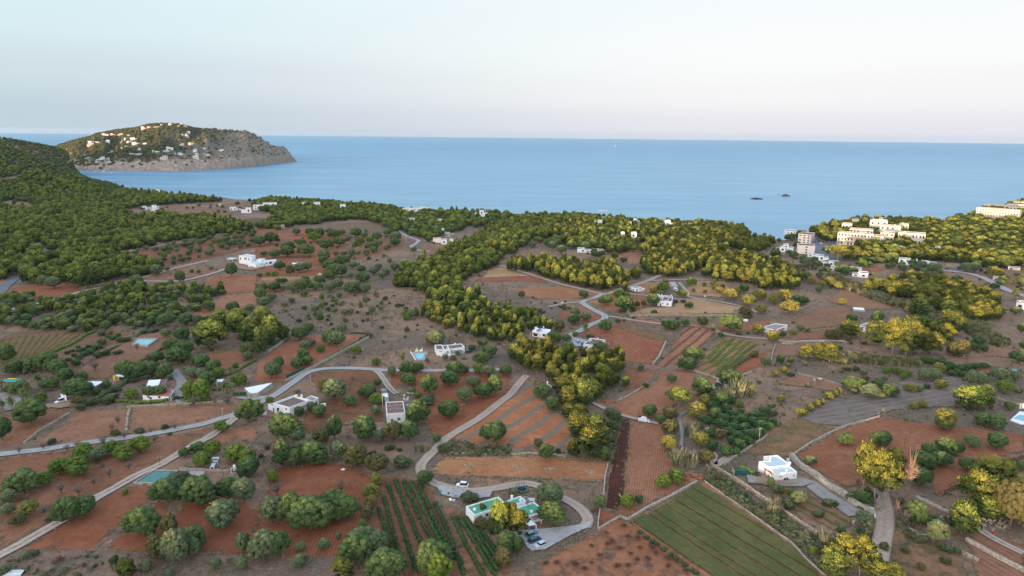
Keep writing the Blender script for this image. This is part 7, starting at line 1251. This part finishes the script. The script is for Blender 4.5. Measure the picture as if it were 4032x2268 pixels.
for name, poly, sp, wr, hr_, kinds, where in WOODS:
    X, Y = samples(poly, sp)
    if name == 'left': k_ = ~infield(X, Y); X, Y = X[k_], Y[k_]
    RQ = np.quantile(np.hypot(X, Y), (.33, .67)) if len(X) else (0, 0)
    for x, y in zip(X, Y):
        k = kinds[rnd.randrange(len(kinds))]; w = rnd.uniform(*wr) * rnd.choice((.7, .9, 1, 1.1)); h = rnd.uniform(*hr_) * rnd.choice((.7, .9, 1, 1.15))
        if k in 'od': h = min(h, w * .8); 
        if k == 'c': h = min(h, w * 1.05)
        if k == 'd': w *= .6; h = w * .8
        cand.append((w / math.hypot(x, y), x, y, k, w, h, name, where, 0 if math.hypot(x, y) < RQ[0] else (1 if math.hypot(x, y) < RQ[1] else 2)))
cand.sort(key=lambda c: -c[0])
npine = 0; nbush = 0
for s_, x, y, k, w, h, name, where, row in cand:
    tier = 'tall ' if h > 9.4 else ('short ' if h < 7.3 else ''); part = ('at the front ', 'in the middle ', 'at the back ')[row]
    u, v = proj((x, y, 3)); vis = -10 < u < 4042 and v < 2290
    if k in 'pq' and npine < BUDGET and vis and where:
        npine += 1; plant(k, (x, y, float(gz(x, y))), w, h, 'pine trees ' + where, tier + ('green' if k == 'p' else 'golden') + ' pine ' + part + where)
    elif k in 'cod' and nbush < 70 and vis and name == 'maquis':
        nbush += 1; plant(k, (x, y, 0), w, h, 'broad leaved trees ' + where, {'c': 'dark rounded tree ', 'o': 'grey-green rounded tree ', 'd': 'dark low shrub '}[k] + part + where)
    else: STUFF.setdefault('pine_forest', []).append((x, y, float(gz(x, y)), w, h, k))
# wooded hills behind the bay
LP = [(p.x, p.y) for p in WOODS[9][1]]
def infield(X, Y):
    c = np.zeros(len(X), bool)
    for f in FPOLY: c |= inpoly(X, Y, f)
    return c
az0 = math.atan2(*P('V', -160, 500)[:2]); az1 = math.atan2(*P('V', 262, 500)[:2])
for r in np.arange(1000, 2900, 8.5):
    stp = (8.0 if r < 1500 else 10.5) / r
    for a in np.arange(az0, az1 + .02, stp):
        a2 = a + rnd.uniform(-.45, .45) * stp; r2 = r + rnd.uniform(-4, 4); x, y = r2 * math.sin(a2), r2 * math.cos(a2); z = float(gz(x, y))
        if r > 2000 and rnd.random() < .2: continue
        if z < -.5 or (z < 3 and r2 < 1000 and a2 > az1) or r2 > np.interp(a2, CA, CR) - 14: continue
        if inpoly(np.array([x]), np.array([y]), LP)[0] or (r < 1500 and (infield(np.array([x]), np.array([y]))[0] or reserved(np.array([x]), np.array([y]))[0])): continue
        hl = 1.0 * (z > 2); z += sum(a_ * math.sin(x / s_ + k) * math.cos(y / s_ * 1.3 + k * 2) * min(1, max(0, z / 25)) for k, (s_, a_) in enumerate([(90, 3.5), (38, 2)])) * hl
        w = rnd.uniform(5.5, 8.5); STUFF.setdefault('hill_forest', []).append((x, y, z - .5, w, rnd.uniform(5.5, 8), 'ppcd'[rnd.randrange(4)]))
# scrub and pines over the headland
me = headland.data; kpts = []
for _ in range(9):
    for p in me.polygons:
        if len(kpts) > 16000: break
        if rnd.random() < min(1, p.area / 120 / 9 * 1.15):
            c = p.center; n = p.normal
            if n.z < .35 or c.z < SEA + 6: continue
            f = .95 if c.x < -1450 else max(.07, .95 - (c.x + 1450) / 300)
            f *= min(1, max(.10, (c.z - SEA - 6) / 34)); f *= .35 + 1.1 * (mnoise.noise(Vector((c.x, c.y, c.z)) * .012) * .5 + .5)
            if rnd.random() > f: continue
            vs = [me.vertices[i].co for i in p.vertices]; a, b = rnd.random(), rnd.random(); q = vs[0].lerp(vs[1], a).lerp(vs[3].lerp(vs[2], a), b); kpts.append((q.x, q.y, q.z, c.z))
for x, y, z, cz in kpts:
    if any(math.hypot(x - a, y - b) < r for a, b, r in HRES): continue
    w = rnd.uniform(6, 11); STUFF.setdefault('headland_scrub', []).append((x, y, z - .6, w, rnd.uniform(4.5, 7.5), 'hhhp'[rnd.randrange(4)]))

# low scrub and dry grass on the open ground
def open_pts(n, rmin, rmax, aw=(-.70, .72)):
    a = nr.uniform(aw[0], aw[1], n); r = np.sqrt(nr.uniform(rmin ** 2, rmax ** 2, n)); X, Y = r * np.sin(a), r * np.cos(a)
    k = ~near_road(X, Y, .2) & ~reserved(X, Y); return X[k], Y[k]
def infield(X, Y):
    c = np.zeros(len(X), bool)
    for f in FPOLY: c |= inpoly(X, Y, f)
    return c
for n, r0, r1, sc in ((30000, 120, 270, 1.0), (26000, 270, 480, 1.5), (14000, 480, 820, 2.1)):
    X, Y = open_pts(n, r0, r1); k = ~infield(X, Y); X, Y = X[k], Y[k]
    den = np.array([mnoise.noise(Vector((x * .03, y * .03, 2.2))) + .6 * mnoise.noise(Vector((x * .12, y * .12, 6))) for x, y in zip(X, Y)])
    for x, y, d in zip(X, Y, den):
        if rnd.random() < .42 + d * .9: s_ = rnd.uniform(.5, 1.35) * sc; STUFF.setdefault('dry_grass', []).append((x, y, float(gz(x, y)), s_, s_ * rnd.uniform(.35, .8), 'aaab'[rnd.randrange(4)]))
        elif rnd.random() < .05 + max(0, d) * .12 and r1 > 300: s_ = 1.0 + 3.2 * rnd.random() ** 2.5; STUFF.setdefault('undergrowth', []).append((x, y, float(gz(x, y)), s_, s_ * .7, 'dow'[rnd.randrange(3)]))
# weedy strips along field borders and walls
for f in FPOLY:
    c = f.mean(0); r = np.hypot(*c)
    if r > 620: continue
    for i in range(len(f)):
        for _ in range(2 if r < 330 else 1):
            if rnd.random() < .62:
                x, y = f[i] + nr.normal(size=2) * .8
                if near_road(np.array([x]), np.array([y]), -.4)[0]: continue
                s_ = rnd.uniform(.5, 1.5) * (1 if r < 330 else 1.4); STUFF.setdefault('dry_grass', []).append((x, y, .05, s_, s_ * rnd.uniform(.4, .9), 'aaabb'[rnd.randrange(5)]))
for s, n, sc in (("400,385 480,370 850,500 1060,600 1050,650 900,600 700,520 480,450", 900, 3.2), ("1590,740 1700,760 1960,940 1900,970 1750,930 1620,850", 650, 3.0), ("640,1040 900,1060 1240,1080 1240,1130 900,1110 650,1090", 520, 2.6), ("560,1060 650,1060 640,1110 560,1100", 60, 2.4), ("180,300 360,330 300,350 200,345", 150, 2.6), ("1050,610 1200,740 1560,760 1600,800 1400,720 1300,640 1100,600", 380, 3.2)):
    pl = vp(s, 'B4'); A = np.array([(p.x, p.y) for p in pl]); lo, hi = A.min(0), A.max(0); X = nr.uniform(lo[0], hi[0], n * 4); Y = nr.uniform(lo[1], hi[1], n * 4); k = inpoly(X, Y, A); X, Y = X[k][:n], Y[k][:n]
    for x, y in zip(X, Y): s_ = rnd.uniform(.7, 1.3) * sc; STUFF.setdefault('reeds', []).append((x, y, float(gz(x, y)), s_, s_ * rnd.uniform(.5, 1.1), 'rrrw'[rnd.randrange(4)]))
for s, n in (("740,230 790,230 800,300 770,420 730,560 700,590 640,560 700,440 720,320", 240), ("1480,650 1600,740 1902,990 1902,1060 1700,930 1500,790 1430,740", 420), ("0,940 200,1060 380,1190 450,1330 430,1449 330,1340 200,1200 0,1060|A4", 480), ("620,860 780,860 800,960 640,990|A4", 60), ("1000,880 1080,1110 1180,1180 1100,1210 940,1100|A4", 120), ("1560,480 1902,480 1902,560 1480,540|A2", 120), ("1400,470 1500,430 1700,500 1902,490 1902,560 1380,560|A2", 160), ("0,1300 400,1290 900,1320 1300,1449 0,1500|A1", 40), ("140,310 300,270 420,310 330,380 140,450|A1", 0)):
    if not n: continue
    s, _, t = s.partition('|'); A = np.array([(p.x, p.y) for p in vp(s, t or 'A3')]); lo, hi = A.min(0), A.max(0); X = nr.uniform(lo[0], hi[0], n * 4); Y = nr.uniform(lo[1], hi[1], n * 4); k = inpoly(X, Y, A) & ~near_road(X, Y, .3) & ~reserved(X, Y); X, Y = X[k][:n], Y[k][:n]
    for x, y in zip(X, Y): s_ = rnd.uniform(.6, 2.0); STUFF.setdefault('undergrowth', []).append((x, y, .02, s_, s_ * rnd.uniform(.5, .9), 'dowrar'[rnd.randrange(6)]))

PROTO = {}
def proto(k):
    if k in PROTO: return PROTO[k]
    if k in 'ab': ms = [[blade_clump('tuft', 200 + i + (k == 'b') * 10, 'straw' if k == 'a' else 'reed', 26, (1.0, 2.0), .6, .07, .8)] for i in range(3)]
    elif k == 'h': ms = [[round_crown('crown', 300 + i, 'scrub', 34, .1, .32, .3, 22)] for i in range(4)]
    elif k == 'r': ms = [[m] for m in KIND['r'][2]]
    else: ms = [[m, KIND[k][3][i % len(KIND[k][3])]] for i, m in enumerate(KIND[k][2])]
    PROTO[k] = ms; return ms
def stuff(name, items, label, cat=None):
    kinds = sorted({i[5] for i in items}); root = bpy.data.collections.new('plants of ' + name); off = {}; n = 0
    for k in kinds:
        off[k] = (n, len(proto(k)))
        for i, ms in enumerate(proto(k)):
            c = bpy.data.collections.new('%s %03d' % (name, n)); n += 1; root.children.link(c)
            for m in ms: c.objects.link(bpy.data.objects.new('plant', m))
    me = bpy.data.meshes.new(name); A = np.array([i[:3] for i in items], 'f'); me.vertices.add(len(A)); me.vertices.foreach_set('co', A.ravel())
    sc = me.attributes.new('scl', 'FLOAT_VECTOR', 'POINT'); sc.data.foreach_set('vector', np.array([(i[3] / 2, i[3] / 2, i[4] / 2) for i in items], 'f').ravel())
    rt = me.attributes.new('rot', 'FLOAT_VECTOR', 'POINT'); rt.data.foreach_set('vector', np.array([(0, 0, rnd.uniform(0, 6.28)) for i in items], 'f').ravel())
    ix = me.attributes.new('idx', 'INT', 'POINT'); ix.data.foreach_set('value', np.array([off[i[5]][0] + rnd.randrange(off[i[5]][1]) for i in items], 'i'))
    o = link(name, me); ng = bpy.data.node_groups.new('scatter ' + name, 'GeometryNodeTree')
    ng.interface.new_socket('Geometry', in_out='INPUT', socket_type='NodeSocketGeometry'); ng.interface.new_socket('Geometry', in_out='OUTPUT', socket_type='NodeSocketGeometry')
    gi, go = ng.nodes.new('NodeGroupInput'), ng.nodes.new('NodeGroupOutput'); ci = ng.nodes.new('GeometryNodeCollectionInfo'); ci.inputs[0].default_value = root; ci.inputs[1].default_value = True; ci.inputs[2].default_value = True
    ip = ng.nodes.new('GeometryNodeInstanceOnPoints'); ip.inputs['Pick Instance'].default_value = True
    def at(nm, ty):
        a = ng.nodes.new('GeometryNodeInputNamedAttribute'); a.data_type = ty; a.inputs[0].default_value = nm; return a.outputs[0]
    lk = ng.links.new; lk(gi.outputs[0], ip.inputs['Points']); lk(ci.outputs[0], ip.inputs['Instance']); lk(at('idx', 'INT'), ip.inputs['Instance Index'])
    e2 = ng.nodes.new('FunctionNodeEulerToRotation'); lk(at('rot', 'FLOAT_VECTOR'), e2.inputs[0]); lk(e2.outputs[0], ip.inputs['Rotation']); lk(at('scl', 'FLOAT_VECTOR'), ip.inputs['Scale']); lk(ip.outputs[0], go.inputs[0])
    md = o.modifiers.new('scatter', 'NODES'); md.node_group = ng
    return tag(o, label, cat, kind='stuff')
print('STUFF', {k: len(v) for k, v in STUFF.items()}, 'pines', npine, 'TREES', len(TREES))
stuff('pine_forest', STUFF['pine_forest'], 'far pine forest covering the land behind the fields down to the coast', 'forest')
stuff('hill_forest', STUFF['hill_forest'], 'dark pine forest covering the hill beside the bay', 'forest')
stuff('headland_scrub', STUFF['headland_scrub'], 'pine and scrub cover over the rocky headland', 'scrub')
stuff('dry_grass', STUFF['dry_grass'], 'dry straw coloured grass tufts on the open ground', 'grass')
stuff('undergrowth', STUFF['undergrowth'], 'low mixed undergrowth on the rough ground', 'undergrowth')
stuff('reeds', STUFF['reeds'], 'pale green reed bed in the stream valley', 'reeds')

# ================================================================= LABELS
LAND = [('the long green roofed house', 'V', 1270, 1280), ('the square white house', 'V', 993, 1050), ('the parapet house', 'V', 735, 1020), ('the pointed stone barn', 'V', 648, 985), ('the red roofed cottage', 'V', 395, 990), ('the palm garden', 'V', 90, 980),
        ('the pool house', 'V', 1130, 885), ('the solar panel house', 'V', 1360, 840), ('the terrace roof villa', 'V', 1497, 870), ('the straw terrace farmhouse', 'V', 1672, 760), ('the small red roofed white house', 'V', 1955, 830), ('the white villa with pale blue roofs', 'V', 1957, 1190),
        ('the orchard villa', 'V', 645, 660), ('the tiny shrine', 'V', 805, 695), ('the green reservoir', 'V', 395, 1200), ('the pale blue reservoir', 'V', 365, 860), ('the vineyard plot', 'V', 90, 880), ('the tall crop rows', 'V', 1040, 1290), ('the dark ploughed strip', 'V', 1555, 1150), ('the green crop field', 'V', 1850, 1340),
        ('the furrowed field', 'V', 1290, 1050), ('the orange field', 'V', 1300, 1170), ('the large brown field', 'V', 2250, 1150), ('the white gate pillar', 'V', 2200, 1300), ('the citrus orchard', 'V', 1830, 1070), ('the striped valley fields', 'V', 1760, 880), ('the golden pine grove', 'V', 1440, 930), ('the lower dirt track', 'V', 300, 1260), ('the gravel road junction', 'V', 590, 1050), ('the loop track', 'V', 1080, 1150), ('the felled plot', 'V', 1620, 1390), ('the reed bed', 'V', 2350, 1010), ('the grey right hand fields', 'V', 2150, 1010), ('the yellow fronted shed', 'V', 300, 950), ('the large right hand pines', 'V', 2280, 850), ('the beach street', 'V', 2040, 610), ('the large white villa by the hotel pines', 'V', 2290, 665), ('the bottom right walls', 'V', 2450, 1380), ('the golden house lane', 'V', 2080, 780), ('the upper lane', 'V', 1040, 600), ('the dry slope', 'V', 830, 800), ('the gravel road bend', 'V', 800, 950), ('the left gravel road', 'V', 250, 1110)]
LW = [(n, P(t, x, y)) for n, t, x, y in LAND]
# nothing grows in the pools or through the roofs
_pool = [P('A4', 1880, 270), G('H5', 470, 760), P('A1', 1170, 705), P('B1', 1180, 915)]
for it in list(TREES):
    if any((it[0].location.xy - q.xy).length < r for q, r in zip(_pool, (8, 5, 6, 5))):
        print('DROP', it[0].name)
        for c in list(it[0].children): bpy.data.objects.remove(c)
        bpy.data.objects.remove(it[0]); TREES.remove(it)
groups = {}
for it in TREES:
    root, k, px, py, w, h, group, label = it; look = KIND[k][4]; loc = root.location
    if label is None:
        n, q = min(LW, key=lambda a: (a[1].xy - loc.xy).length); d = loc.xy - q.xy; ax = abs(d.x) > abs(d.y)
        rel = ('left of' if d.x < 0 else 'right of') if ax else ('above' if d.y > 0 else 'below')
        ref = {'c': 6.5, 'o': 6, 'g': 4.5, 'y': 5, 'w': 6, 'd': 3, 'k': 4, 'p': 8, 'q': 8, 'T': 12, 'b': 6}.get(k, 5)
        size = 'large ' if w > ref * 1.25 else ('small ' if w < ref * .75 else ''); label = size + look + ' ' + rel + ' ' + n
    groups.setdefault(label, []).append(it)
ORD = ['first', 'second', 'third', 'fourth', 'fifth', 'sixth', 'seventh', 'eighth', 'ninth', 'tenth', 'eleventh', 'twelfth', 'thirteenth', 'fourteenth']
for label, its in groups.items():
    its.sort(key=lambda a: a[2]); n = len(its); gs = {it[6] for it in its}
    for i, it in enumerate(its):
        lb = label
        if 1 < n <= 14:
            o1 = 'leftmost' if i == 0 else ('rightmost' if i == n - 1 else ORD[i]); lb = o1 + (' of two: ' if n == 2 else (': ' if i in (0, n - 1) else ' from left: ')) + label
        it[0]['label'] = ' '.join(lb.split()[:16])
        it[0]['group'] = label if n > 14 else (it[6] or KIND[it[1]][0] + 's of the valley')
hv = {}
for u, h in HV: hv.setdefault(h.label, []).append((u, h))
for lb, l in hv.items():
    l.sort(key=lambda a: a[0]); n = len(l)
    for i, (u, h) in enumerate(l):
        if n > 1: h.root['label'] = ('leftmost ' if i == 0 else ('rightmost ' if i == n - 1 else ORD[i] + ' from left ')) + lb

# ================================================================= AIR
_m = MB(); _m.box((0, 0, 90), (82000, 82000, 250)); hz_ = _m.build('haze', []); hz_['kind'] = 'stuff'
hm = bpy.data.materials.new('haze_air'); hm.use_nodes = True; hn = hm.node_tree; hn.nodes.remove(hn.nodes['Principled BSDF'])
pv = hn.nodes.new('ShaderNodeVolumePrincipled'); pv.inputs['Density'].default_value = 1.3e-5; pv.inputs['Color'].default_value = (.62, .80, 1.0, 1); pv.inputs['Anisotropy'].default_value = .2
hn.links.new(pv.outputs[0], hn.nodes['Material Output'].inputs['Volume']); hz_.data.materials.append(hm)
